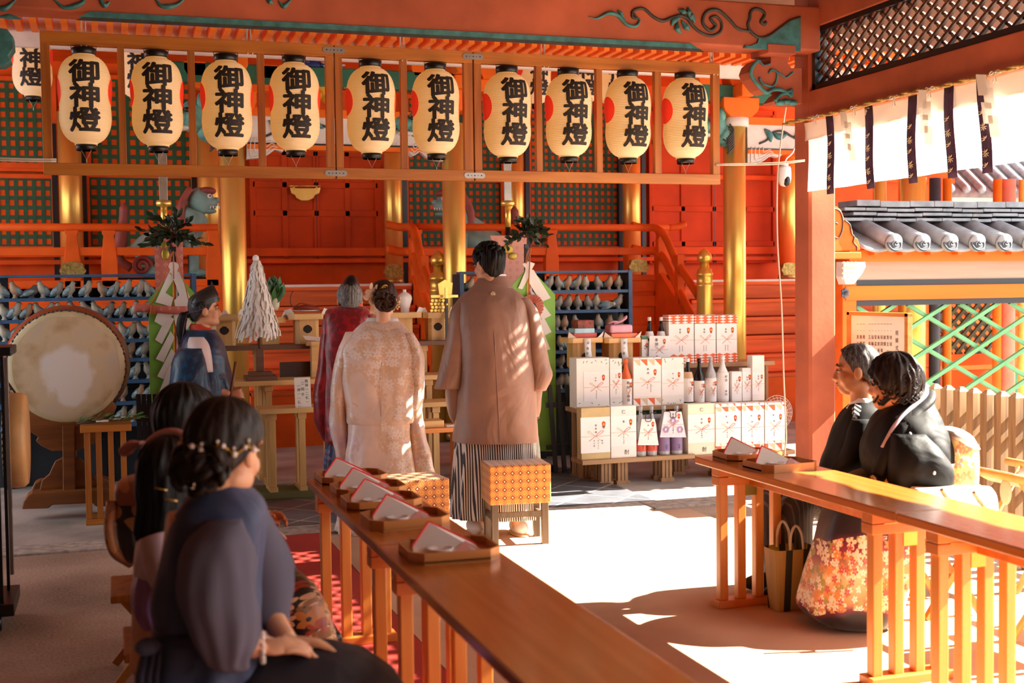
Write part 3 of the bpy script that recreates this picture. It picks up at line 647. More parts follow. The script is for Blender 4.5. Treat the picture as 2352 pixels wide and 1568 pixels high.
# ------------------------------------------------------------------ guardian beasts on the veranda
BT = M('statue_teal', (132, 168, 158), 0.6, var=0.18, scale=6); BR = M('statue_red_brown', (150, 72, 58), 0.6, var=0.15, scale=6)
def statue(cx, headx, Y, z0, flip, label, openm):
    t = thing('guardian_beast', label, 'statue', (cx, Y, z0), 'guardian beasts on the veranda'); f_ = flip
    b_ = MB()
    X = lambda u: cx+f_*u
    b_.tube(spline([V(X(-0.34), Y, z0+0.2), V(X(-0.2), Y, z0+0.3), V(X(0.0), Y, z0+0.42), V(X(0.18), Y, z0+0.55), V(X(0.26), Y, z0+0.72)], 6), [0.1]+[0.16+0.04*math.sin(k/23*3.1) for k in range(23)]+[0.13], 14)
    b_.tube(spline([V(X(-0.32), Y-0.12, z0+0.22), V(X(-0.12), Y-0.16, z0+0.24), V(X(-0.02), Y-0.16, z0+0.08), V(X(-0.3), Y-0.16, z0+0.05)], 5), 0.085, 10)
    for dy in (-0.12, 0.1):
        b_.tube(spline([V(X(0.2), Y+dy, z0+0.5), V(X(0.24), Y+dy, z0+0.25), V(X(0.24), Y+dy, z0+0.05)], 5), [0.08]*5+[0.055]*6, 10); b_.sph(V(X(0.29), Y+dy, z0+0.045), (0.11, 0.055, 0.045), 12, 8)
    b_.sph(V(X(0.33), Y, z0+0.82), (0.15, 0.13, 0.15)); b_.sph(V(X(0.43), Y, z0+0.80), (0.085, 0.095, 0.075)); b_.sph(V(X(0.495), Y, z0+0.83), (0.04, 0.05, 0.035), 10, 8)
    b_.sph(V(X(0.42), Y, z0+0.715-0.02*openm), (0.08, 0.075, 0.03), 12, 8)
    b_.build('body', BT, t)
    m_ = MB()
    for k in range(9):
        a = k/8.0; m_.tube(spline([V(X(0.22-0.02*k), Y-0.1+0.025*(k % 3), z0+0.95-0.03*k), V(X(0.12), Y-0.14, z0+0.78-0.03*k), V(X(0.10+0.02*k), Y-0.15, z0+0.55-0.012*k)], 5), 0.035, 8)
    m_.sph(V(X(0.40), Y-0.02, z0+0.93), (0.10, 0.11, 0.045), 12, 8)
    m_.build('mane', BR, t)
    tl_ = MB(); tl_.tube(spline([V(X(-0.4), Y, z0+0.1), V(X(-0.52), Y, z0+0.2), V(X(-0.5), Y, z0+0.4), V(X(-0.47), Y, z0+0.62), V(X(-0.46), Y, z0+0.8)], 6), [0.05]*8+[0.07]*9+[0.05]*6+[0.03, 0.008], 10)
    P_ = [V(X(-0.3+0.1*math.cos(q)*(1-q/14)), Y-0.25, z0+0.12+0.1*math.sin(q)*(1-q/14)) for q in np.linspace(0, 11, 30)]; tl_.tube(P_, 0.022, 8)
    tl_.build('tail', BR, t)
    e_ = MB(); e_.sph(V(X(0.42), Y-0.10, z0+0.87), 0.026, 10, 8); e_.build('eye', WHITEP, t)
    p_ = MB(); p_.sph(V(X(0.425), Y-0.122, z0+0.87), 0.01, 8, 6); p_.build('pupil', BLACK, t)
    th = MB()
    for k in range(5): th.cyl(V(X(0.40+0.03*k), Y-0.075, z0+0.765), V(X(0.40+0.03*k), Y-0.078, z0+0.735), 0.012, 0.004, 6)
    th.build('teeth', WHITEP, t)
    pl = MB(); pl.bb(cx-0.55, cx+0.55, Y-0.28, Y+0.28, ZD, z0); pl.build('plinth', BLACK, t); return t
cs = PY(400, 480, YD+0.55); statue(cs.x-0.05, 0, YD+0.62, ZD+0.10, 1, 'teal guardian beast with closed mouth behind the first sakaki branch', 0)
cs = PY(1075, 480, YD+0.55); statue(cs.x+0.12, 0, YD+0.62, ZD+0.10, -1, 'teal guardian beast with bared teeth partly behind the gold pillar', 1)
# ------------------------------------------------------------------ white curtain, straps, rope, paper streamers
def clothmat(name, col, trans=0.5, rough=0.9):
    t = NT(name); b = t.b; b.inputs['Base Color'].default_value = lin(col); b.inputs['Roughness'].default_value = rough; b.inputs['Specular IOR Level'].default_value = 0.1
    tr_ = t.n('ShaderNodeBsdfTranslucent'); tr_.inputs[0].default_value = lin(col); mx = t.n('ShaderNodeMixShader'); mx.inputs[0].default_value = trans
    t.l(b.outputs[0], mx.inputs[1]); t.l(tr_.outputs[0], mx.inputs[2]); t.l(mx.outputs[0], t.t.nodes['Material Output'].inputs[0]); MATS[name] = t.m; return t.m
CURT = clothmat('thin_white_cloth', (252, 248, 244), 0.55); CURT2 = clothmat('folded_cream_cloth', (244, 226, 204), 0.2)
PURP = M('purple_brocade', (72, 44, 74), 0.7, var=0.15, scale=20); CREAM = M('cream_motif', (222, 204, 168), 0.7, var=0)
ROPE = M('straw_rope', (196, 160, 92), 0.85, var=0.25, scale=60); PAPER = clothmat('white_paper', (250, 246, 240), 0.3)
PAPERO = M('thick_white_paper', (238, 232, 224), 0.8, var=0.03)
ct = thing('curtain', 'long white cloth curtain with purple straps hung from a straw rope', 'curtain', (4.69, 5, 2.16))
def sheet(mb, x, y0, y1, z0, z1, n, amp, ph=0.0, nz=6, fr=9.0):
    R = []
    for j in range(nz+1):
        v = j/nz; R.append([V(x+amp*math.sin(fr*(y0+(y1-y0)*i/n)+ph)*(1-v*0.6)+0.006*math.sin(23*(i/n)*(y1-y0)+v*3), y0+(y1-y0)*i/n, z0+(z1-z0)*v) for i in range(n+1)])
    mb.loft(R, closed=False)
m_ = MB(); sheet(m_, 4.685, 1.4, 7.66, 2.165, 2.535, 160, 0.012); m_.build('lower_cloth', CURT, ct)
m_ = MB(); sheet(m_, 4.68, 1.4, 7.70, 2.52, 2.645, 160, 0.008); m_.build('upper_band', CURT2, ct)
for k, (yy) in enumerate((7.376, 6.93, 6.47, 6.12, 5.83, 5.42, 4.95, 4.5)):
    ps = MB(); R = []
    for j in range(12):
        v = j/11; z = 2.655-0.53*v; x = 4.668+0.008*math.sin(v*5+k); dy = -0.045*v*(0.6+0.4*math.sin(k*2.1)) - 0.01
        R.append([V(x, yy+dy-0.042, z), V(x, yy+dy+0.042, z)])
    ps.loft(R, closed=False); po = ps.build('strap', PURP, ct, solid=0.003)
    pm = MB()
    for j in range(5):
        v = 0.36+0.14*j; z = 2.655-0.53*v; dy = -0.045*v*(0.6+0.4*math.sin(k*2.1))-0.01; cx = V(4.660+0.008*math.sin(v*5+k), yy+dy, z)
        for a in (0.4, 1.2, 2.0, -0.6):
            pm.tube([cx+V(0, 0.004*math.cos(a), 0.004*math.sin(a)), cx+V(-0.001, 0.030*math.cos(a), 0.018*math.sin(a))], [0.004, 0.0015], 5)
            if j % 2: pm.tube([cx+V(0, 0.002, -0.006), cx+V(-0.001, 0.026*math.cos(a+3.4), -0.012+0.016*math.sin(a+3.4))], [0.0035, 0.0015], 5)
    pm.build('woven_motif', CREAM, po)
rp = MB(); P_ = [V(4.665, y, 2.668+0.004*math.sin(y*5)) for y in np.linspace(7.95, 1.3, 120)]
for ph in (0, math.pi): rp.tube([p+V(0.008*math.cos(i*1.3+ph), 0, 0.008*math.sin(i*1.3+ph)) for i, p in enumerate(P_)], 0.009, 6)
one('straw_rope', rp, ROPE, 'twisted straw rope strung along the beam above the white curtain', 'rope')
for k, yy in enumerate((7.52, 7.05, 6.62, 6.27, 5.70, 5.2)):
    tb_ = MB(); c = V(4.655, yy, 2.665)
    for a in (-1, 1): tb_.tube(spline([c, c+V(0, a*0.03, 0.012), c+V(0, a*0.045, -0.004), c+V(0, a*0.012, 0.0)], 4), 0.004, 6); tb_.tube(spline([c, c+V(0, a*0.008, -0.03), c+V(0, a*0.014, -0.055)], 4), 0.004, 6)
    tb_.build('tie_bow', PAPERO, ct)
def shide(top, s, label, tilt=0.0, group='zigzag paper streamers on the straw rope'):
    t = MB(); o = Vector(top); y = 0.0; z = 0.0
    for k in range(4):
        a = [V(-0.004*k, y-0.030*s, z), V(-0.004*k, y+0.036*s, z+0.012*s), V(-0.004*k-0.004, y+0.030*s-tilt*0.05, z-0.085*s), V(-0.004*k-0.004, y-0.036*s-tilt*0.05, z-0.095*s)]
        t.add([o+p for p in a], [(0, 1, 2, 3)]); y -= 0.04*s*(1 if k % 2 == 0 else -0.4)+tilt*0.03; z -= 0.065*s
    return one('paper_streamer', t, PAPER, label, 'streamer', group, solid=0.002)
shide(V(4.645, 7.16, 2.645), 1.15, 'zigzag paper streamer on the rope between the first two purple straps', 0.4)
shide(V(4.645, 6.32, 2.66), 1.15, 'zigzag paper streamer between the third and fourth purple straps', 0.0)
shide(V(4.645, 5.80, 2.665), 1.25, 'zigzag paper streamer over the fifth purple strap', 0.4)
# ------------------------------------------------------------------ tiled wall beyond the pillar
TILE = M('silver_grey_tile', (128, 134, 140), 0.5, var=0.16, scale=9, bump=0.05)
TILE2 = M('silver_grey_tile_end_shaded', (84, 92, 100), 0.5, var=0.2, scale=20)
WVERM = M('bright_orange_timber', (230, 104, 34), 0.55, spec=0.2, var=0.07, scale=2, stretch=(0.3, 4, 4))
WY = 8.55; TILE3 = M('tile_end_shaded', (60, 67, 75), 0.6, spec=0.2, var=0.12)  # tile ends and crests: shade is put into their darker colours
tw = thing('tiled_wall', 'orange framed wall with silver tile roof and green lattice beyond the pillar', 'wall', (8, WY, 0))
tw['kind'] = 'thing'
xe = PY(2052, 557, WY-0.25).x; ze = PY(2052, 557, WY-0.25).z; pit_ = (PY(2115, 557, WY-0.25).x-PY(2052, 557, WY-0.25).x)
for k in range(13):
    x = xe+k*pit_*1.03; t = MB(); p0 = V(x, WY-0.25, ze); p1 = V(x+0.005, WY+0.32, ze+0.2); t.tube([p0, p1], 0.067, 16)
    d = (p0-p1).normalized(); t.tube([p0-d*0.01, p0+d*0.012], 0.074, 20); t.build('barrel_tile', TILE, tw)
    MB().prism([(0.070*math.cos(a), 0.070*math.sin(a)) for a in np.linspace(0, 6.2832, 25)[:-1]], 0.006, p0+d*0.0105, (1, 0, 0), (0, 0.33, 0.94), d).build('tile_end', TILE3, tw); e_ = MB(); up = V(0, 0.33, 0.94); sx = V(1, 0, 0); q = p0+d*0.018
    e_.tube([q+sx*0.058*math.cos(a)+up*0.058*math.sin(a) for a in np.linspace(0, 2*math.pi, 25)[:-1]], 0.004, 6, closed=True)
    for j in range(3):
        a0 = j*2.094; e_.tube([q+sx*(0.012+0.022*u)*math.cos(a0+u*2.6)+up*(0.012+0.022*u)*math.sin(a0+u*2.6) for u in np.linspace(0, 1, 8)], [0.012-0.0015*i for i in range(8)], 6)
    e_.build('tomoe_crest', TILE2, tw)
    f_ = MB(); R = []
    for v in (0, 1):
        R.append([V(x-pit_*1.03+pit_*1.03*u, WY-0.235+0.55*v, ze-0.035-0.03*math.sin(math.pi*u)+0.2*v) for u in np.linspace(0, 1, 9)])
    f_.loft(R, closed=False); f_.build('pan_tile', TILE, tw, solid=0.025)
zr_ = ze+0.2
for k, (zz, yy, dep) in enumerate(((0.03, 0.22, 0.4), (0.075, 0.26, 0.36), (0.115, 0.28, 0.32), (0.165, 0.30, 0.28))):
    t = MB(); x = xe-0.22+0.03*k+0.1*(k % 2)
    while x < xe+4.2:
        L = 0.24+0.05*math.sin(x*7+k); t.box((x+L/2, WY+yy+dep/2-0.1, zr_+zz-0.03+0.004*math.sin(x*9)), (L-0.003, dep, 0.026 if k < 3 else 0.05)); x += L
    t.build('ridge_tile', TILE, tw, bevel=0.005)
B_ = lambda py0, py1, y0, y1, x0=None, x1=10.2: MB().bb(PY(1930, 640, WY).x if x0 is None else x0, x1, y0, y1, PY(2150, py1, WY).z, PY(2150, py0, WY).z)
B_(574, 600, WY-0.13, WY+0.1).build('eave_board', WVERM, tw, bevel=0.004)
rf2 = MB()
for k in range(13): rf2.bb(xe-0.2+k*pit_*1.03+0.06, xe-0.2+k*pit_*1.03+0.1, WY-0.2, WY, PY(2150, 586, WY).z, PY(2150, 572, WY).z)
rf2.build('rafter', WVERM, tw)
B_(600, 641, WY-0.04, WY+0.1).build('white_board', M('weathered_white_board', (164, 146, 132), 0.8, var=0.06, scale=3, stretch=(0.4, 4, 6)), tw)
B_(641, 654, WY-0.05, WY+0.1).build('black_line', BLACK, tw)
B_(654, 686, WY-0.08, WY+0.1).build('tie_rail', WVERM, tw, bevel=0.004)
B_(686, 699, WY-0.05, WY+0.06).build('black_line', BLACK, tw)
x0_, x1_ = PY(1924, 680, WY).x, PY(1956, 680, WY).x
MB().bb(x0_, x1_, WY-0.07, WY+0.09, -0.02, PY(1940, 600, WY).z).build('post', WVERM, tw, bevel=0.006)
MB().bb(x1_, x1_+0.03, WY-0.03, WY+0.05, 0.3, PY(1940, 690, WY).z).build('black_trim', BLACK, tw)
lz = MB(); zt_ = PY(2150, 698, WY).z; lozenge(lz, ((0, WY, 0), (1, 0, 0), (0, 0, 1), (0, -1, 0)), x1_+0.03, 9.6, 0.35, zt_, 0.235, 0.03, 0.03, math.radians(28), 0, 0.015)
lz.build('diagonal_lattice', GREENL, tw)
MB().bb(x1_, 10, WY-0.06, WY+0.08, -0.02, 0.35).build('foot_rail', WVERM, tw)
for py in (673, 960):
    c = PY(1942, py, WY-0.085); n_ = MB(); pts = []
    for k in range(24):
        a = k*math.pi/12; rr = 0.036 if k % 4 in (0,) else (0.034 if k % 4 != 2 else 0.024); pts.append((rr*math.sin(a), rr*1.15*math.cos(a)))
    n_.prism(pts, 0.012, c, (1, 0, 0), (0, 0, 1), (0, 1, 0)); n_.lathe([(0.018, -0.016), (0.012, -0.01), (0.008, -0.03), (0.002, -0.032)], c, 12, axis='Y'); n_.build('nail_cover', M('blued_iron', (70, 80, 92), 0.45, 0.3, var=0.2), tw)
nz_ = MB(); o3 = [PY(*p, WY-0.1) for p in [(1931, 601), (1980, 601), (1982, 612), (1974, 628), (1964, 640), (1956, 652), (1936, 653), (1930, 635)]]
nz_.prism([(q.x, q.z) for q in o3], 0.1, (0, WY-0.14, 0), (1, 0, 0), (0, 0, 1), (0, 1, 0))
for k in range(14):
    c = PY(1938+(k % 4)*9, 606+(k//4)*12, WY-0.15)
    for r in (0.018, 0.011): nz_.tube([c+V(r*math.cos(a), 0, r*math.sin(a)) for a in np.linspace(0.2, 2.9, 8)], 0.003, 5)
nz_.build('cloud_nosing', WHITEP, tw)
wg = thing('gable_wing', 'orange scrolled gable board at the end of the tiled wall', 'gable board', PY(1935, 590, WY-0.3))
m_ = MB(); o3 = [PY(*p, WY-0.3) for p in [(1905, 476), (1922, 474), (1932, 482), (1938, 498), (1940, 506), (1952, 514), (1958, 528), (1960, 542), (1970, 548), (1974, 560), (1976, 574), (1905, 578)]]
m_.prism([(q.x, q.z) for q in o3], 0.05, (0, WY-0.3, 0), (1, 0, 0), (0, 0, 1), (0, 1, 0)); m_.build('board', WVERM, wg, bevel=0.004)
m_ = MB()
m_.tube(spline([PY(p[0], p[1], WY-0.305) for p in [(1924, 514), (1918, 512), (1913, 524), (1916, 542), (1926, 546), (1934, 530), (1936, 506), (1928, 484), (1908, 478)]], 6), 0.006, 6)
m_.tube(spline([PY(p[0], p[1], WY-0.305) for p in [(1940, 506), (1952, 516), (1956, 536), (1962, 544), (1960, 556), (1968, 566), (1968, 576)]], 6), 0.006, 6)
m_.build('line_scroll', DKCARV, wg)
m_ = MB(); a, b_ = PY(1903, 579, WY-0.34), PY(1975, 594, WY-0.34); m_.bb(a.x, b_.x, WY-0.36, WY-0.22, b_.z, a.z); m_.build('bearing_block', WVERM, wg, bevel=0.006)
# things seen through and over the tiled wall
gx = MB()
for px, wpx, col, nm, cat, lb_ in ((2095, 62, GOLD, 'gold_pillar', 'pillar', 'gold pillar seen through the green lattice of the tiled wall'), (2147, 26, M('dark_blue_post', (52, 54, 66), 0.5), 'dark_post', 'post', 'dark blue grey post seen through the green lattice'), (2020, 30, GOLD, 'gold_pillar', 'pillar', 'gold pillar behind the notice board'), (2314, 34, PINKP, 'pink_post', 'post', 'sun faded pink post seen through the green lattice'), (2350, 22, M('yellow_post', (236, 196, 96), 0.5), 'yellow_post', 'post', 'yellow post at the far end behind the green lattice'), (2290, 20, VERM2, 'orange_post', 'post', 'orange post seen through the green lattice beside the pink one'), (2175, 20, VERM2, 'orange_post', 'post', 'orange post behind the green lattice beside the dark one')):
    Y = 11.2; c = PY(px, 700, Y); d = (c-Vector(_O)).dot(Vector(_f)); r = wpx*d/F/2; m_ = MB().lathe([(r, -0.02), (r, 2.62)], (c.x, Y, 0), 20)
    tag(one(nm, m_, col, lb_, cat), kind='thing')
Yb2 = 11.6
sw = thing('lattice_screen', 'small lattice screen with orange rails far behind the tiled wall', 'screen', PY(2230, 900, Yb2))
X0, X1, Z0, Z1 = wrect(2150, 690, 2300, 812, Yb2); m_ = MB(); lozenge(m_, ((0, Yb2, 0), (1, 0, 0), (0, 0, 1), (0, -1, 0)), X0, X1, Z0, Z1, 0.09, 0.035, 0.03, math.radians(45), 0, 0.01); m_.build('lattice', M('dark_olive_lattice', (78, 82, 52), 0.6), sw)
m_ = MB(); X0, X1, Z0, Z1 = wrect(2140, 812, 2310, 838, Yb2); m_.bb(X0, X1, Yb2-0.05, Yb2+0.05, Z0, Z1); X0, X1, Z0, Z1 = wrect(2140, 850, 2310, 905, Yb2); m_.bb(X0, X1, Yb2-0.05, Yb2+0.05, Z0, Z1); m_.build('rail', VERM, sw); m_ = MB()
for x in (X0+0.03, X1-0.03): m_.bb(x-0.03, x+0.03, Yb2-0.04, Yb2+0.04, -0.02, PY(2230, 690, Yb2).z)
m_.build('post', VERM, sw)
rfar = thing('far_roof', 'grey tiled roof seen under the white curtain', 'roof', (13, 18, 3.0)); rfar['kind'] = 'thing'
m_ = MB(); za_, zb_ = PY(2200, 447, 17).z, PY(2200, 350, 20).z; x0_ = PY(2040, 400, 17).x; m_.loft([[V(x0_, 17, za_), V(24, 17, za_)], [V(x0_+1.0, 20, zb_+0.6), V(24, 20, zb_+0.6)]], closed=False); m_.build('roof_slope', TILE, rfar, solid=0.1)
m_ = MB()
for k in range(30): m_.tube([V(x0_+0.25+k*0.3, 16.95, za_+0.08), V(x0_+0.25+k*0.3+0.8, 20, zb_+0.68)], 0.07, 8)
m_.build('roof_roll', TILE, rfar); m_ = MB()
for x in (x0_+0.6, x0_+3, x0_+6, x0_+10): m_.bb(x-0.1, x+0.1, 17.4, 17.6, 0, za_)
m_.bb(x0_+0.3, 24, 17.45, 17.55, 0, za_); m_.build('wall_below', WHITEP, rfar)
# ------------------------------------------------------------------ picket fence
FENW = wood('weathered_fence_wood', (112, 88, 66), (196, 160, 116), 2, 0.8, 1.0)
fe = thing('picket_fence', 'weathered wooden picket fence behind the seated couple', 'fence', (5.24, 6.5, 0))
y = 7.5; k = 0
while y > 3.0:
    m_ = MB(); h = 0.845; m_.loft([[V(5.2, y-0.032, 0.0), V(5.275, y-0.032, 0), V(5.275, y+0.032, 0), V(5.2, y+0.032, 0)], [V(5.2, y-0.032, h-0.03), V(5.275, y-0.032, h-0.03), V(5.275, y+0.032, h-0.03), V(5.2, y+0.032, h-0.03)], [V(5.225, y-0.008, h), V(5.25, y-0.008, h), V(5.25, y+0.008, h), V(5.225, y+0.008, h)]], smooth=False)
    m_.build('picket', FENW, fe); y -= 0.13; k += 1
for z in (0.25, 0.56, 0.68): MB().bb(5.275, 5.305, 2.95, 7.55, z-0.025, z+0.025).build('rail', FENW, fe)
# notice board with the order of the ceremony
NX = 5.12; a, b_ = PX(1955, 722, NX), PX(2084, 726, NX); Z1, Z0 = a.z, 0.82; Ya, Yb_ = a.y, b_.y
nb = thing('notice_board', 'wood framed paper notice with written order of ceremony by the pillar', 'notice', (NX, (Ya+Yb_)/2, 0.0))
MB().bb(NX-0.004, NX+0.012, Yb_, Ya, Z0, Z1).build('sheet', PAPERO, nb)
m_ = MB(); m_.bb(NX-0.02, NX+0.02, Ya-0.006, Ya+0.03, Z0, Z1+0.02); m_.bb(NX-0.02, NX+0.02, Yb_-0.03, Yb_+0.006, Z0, Z1+0.02); m_.bb(NX-0.02, NX+0.02, Yb_-0.03, Ya+0.03, Z1-0.005, Z1+0.022); m_.bb(NX-0.02, NX+0.02, Yb_, Ya, Z0-0.02, Z0)
m_.build('frame', wood('notice_frame_wood', (170, 106, 40), (214, 148, 66), 1), nb, bevel=0.003)
for yy in (Ya-0.03, Yb_+0.01): MB().bb(NX, NX+0.03, yy, yy+0.03, 0.0, Z0).build('leg', BLACK, nb)
INK = M('black_ink', (34, 30, 30), 0.6, var=0)
m_ = MB()
cols = [(2060, '結婚式次第', 764), (2046, '一、修祓', 744), (2039, '一、斎主一拝', 744), (2032, '一、献饌', 744), (2025, '一、祝詞奏上', 744), (2018, '一、新郎新婦誓詞', 744), (2011, '一、誓盃', 744), (2004, '一、指輪交換', 744), (1997, '一、玉串拝礼', 744), (1984, '一、親族固盃', 744), (1977, '一、撤饌', 744), (1970, '一、斎主一拝', 744)]
for px, tx, py in cols:
    p = PX(px, py, NX-0.006); letters(m_, tx, p, V(0, -1, 0), V(0, 0, 1), 0.030 if px != 2060 else 0.036, 0.046 if px != 2060 else 0.052)
m_.build('writing', INK, nb)
# ------------------------------------------------------------------ hanging lantern frame
LY = 7.72
HONEY = wood('honey_frame_wood', (150, 84, 26), (206, 132, 50), 0, 0.4, 1.0); HONEYV = wood('honey_frame_wood_upright', (142, 78, 26), (198, 124, 48), 2, 0.4, 1.0)
STEEL = M('brushed_steel', (176, 172, 166), 0.35, 0.8, var=0.1)
Zt, Zb = 3.035, 2.21
lfx = lambda px: PY(px, 240, LY).x
fr_ = thing('lantern_frame', 'long honey coloured wooden frame with ten paper lanterns hanging in it', 'frame', (lfx(850), LY, Zb))
secs = [(96, 766), (769, 1084), (1087, 1650)]
for i, (a, b_) in enumerate(secs):
    xa, xb = lfx(a), lfx(b_)
    for nm, z0, z1 in (('top_rail', Zt-0.075, Zt), ('bottom_rail', Zb, Zb+0.068)): MB().bb(xa, xb, LY-0.025, LY+0.025, z0, z1).build(nm, HONEY, fr_, bevel=0.003)
    ups = {0: [(96, 118), (272, 288), (433, 449), (592, 608), (748, 766)], 1: [(769, 786), (919, 934), (1064, 1084)], 2: [(1087, 1104), (1229, 1243), (1367, 1381), (1501, 1516), (1634, 1650)]}[i]
    for u0, u1 in ups: MB().bb(lfx(u0), lfx(u1), LY-0.022, LY+0.022, Zb+0.06, Zt-0.07).build('upright', HONEYV, fr_, bevel=0.003)
for px in (767.5, 1085.5):
    for z in (Zt-0.035, Zb+0.033):
        m_ = MB(); x = lfx(px); pts = [(0.052*s_+0.018*math.cos(a), 0.018*math.sin(a)) for s_, rng_ in ((1, np.linspace(-1.57, 1.57, 8)), (-1, np.linspace(1.57, 4.71, 8))) for a in rng_]
        m_.prism(pts, 0.003, (x, LY-0.029, z), (1, 0, 0), (0, 0, 1), (0, 1, 0)); po = m_.build('steel_plate', STEEL, fr_)
        h = MB()
        for dx in (-0.045, -0.022, 0, 0.022, 0.045): h.lathe([(0.0045 if abs(dx) > 0.03 or dx == 0 else 0.0028, -0.0305), (0.003, -0.031)], (x+dx, LY, z), 8, axis='Y')
        h.build('screw', DKCARV, po)
hk = MB()
for px in (196, 576, 928, 1252, 1640):
    x = lfx(px)
    for dx in (-0.012, 0.012): hk.tube(spline([V(x+dx*0.6, LY+0.03, Zt+0.28), V(x+dx, LY+0.03, Zt-0.03), V(x+dx*1.2, LY-0.03, Zt-0.08)], 4), 0.005, 6)
hk.build('hanging_cord', M('white_cord', (216, 206, 190), 0.8), fr_)
rp = MB(); e = V(lfx(118), LY-0.03, Zb+0.065)
for dz in (0, 0.012): rp.tube(spline([e+V(0.02, 0, 0.01+dz), V(e.x-0.25, LY, Zb+0.078+dz), V(e.x-0.9, LY+0.05, Zb+0.10+dz)], 4), 0.006, 6)
one('stay_rope', rp, MATS['white_cord'], 'white cord tying the lantern frame off beyond the drum end', 'rope')
rp = MB(); e = V(lfx(1640), LY-0.03, Zb+0.13)
for dz in (0, 0.008): rp.tube(spline([e+V(0, 0, dz), V(4.4, LY-0.06, Zb+0.14+dz*1.5), V(4.64, LY-0.09, Zb+0.165+dz)], 4), 0.005, 6)
one('stay_rope', rp, MATS['white_cord'], 'white cord tying the lantern frame to the red pavilion pillar', 'rope')
# ------------------------------------------------------------------ paper lantern prototype (local, origin at its lowest ring)
def lanternpaper():
    t = NT('lantern_paper'); b = t.b
    co = t.n('ShaderNodeTexCoord'); sp = t.n('ShaderNodeSeparateXYZ'); t.l(co.outputs['Object'], sp.inputs[0])
    b.inputs['Base Color'].default_value = lin((246, 236, 212)); b.inputs['Roughness'].default_value = 0.7; b.inputs['Specular IOR Level'].default_value = 0.15
    dist = t.math('POWER', t.math('MULTIPLY', t.math('SUBTRACT', sp.outputs[2], 0.26), 3.6), 2.0)
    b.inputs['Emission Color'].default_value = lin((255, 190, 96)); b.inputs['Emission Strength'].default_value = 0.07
    tr_ = t.n('ShaderNodeBsdfTranslucent'); tr_.inputs[0].default_value = lin((252, 234, 190)); mx = t.n('ShaderNodeMixShader'); mx.inputs[0].default_value = 0.3
    t.l(b.outputs[0], mx.inputs[1]); t.l(tr_.outputs[0], mx.inputs[2]); t.l(mx.outputs[0], t.t.nodes['Material Output'].inputs[0]); return t.m
LPAP = lanternpaper()
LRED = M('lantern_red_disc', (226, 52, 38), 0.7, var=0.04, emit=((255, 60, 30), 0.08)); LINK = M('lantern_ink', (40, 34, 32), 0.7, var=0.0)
LH = 0.555
def lrad(z):
    u = z/LH
    base = 0.160*(max(0.0, 1-abs(2*u-1.0)**3.6))**0.42
    return max(0.068, base) - 0.008*math.exp(-((u-0.44)/0.12)**2)
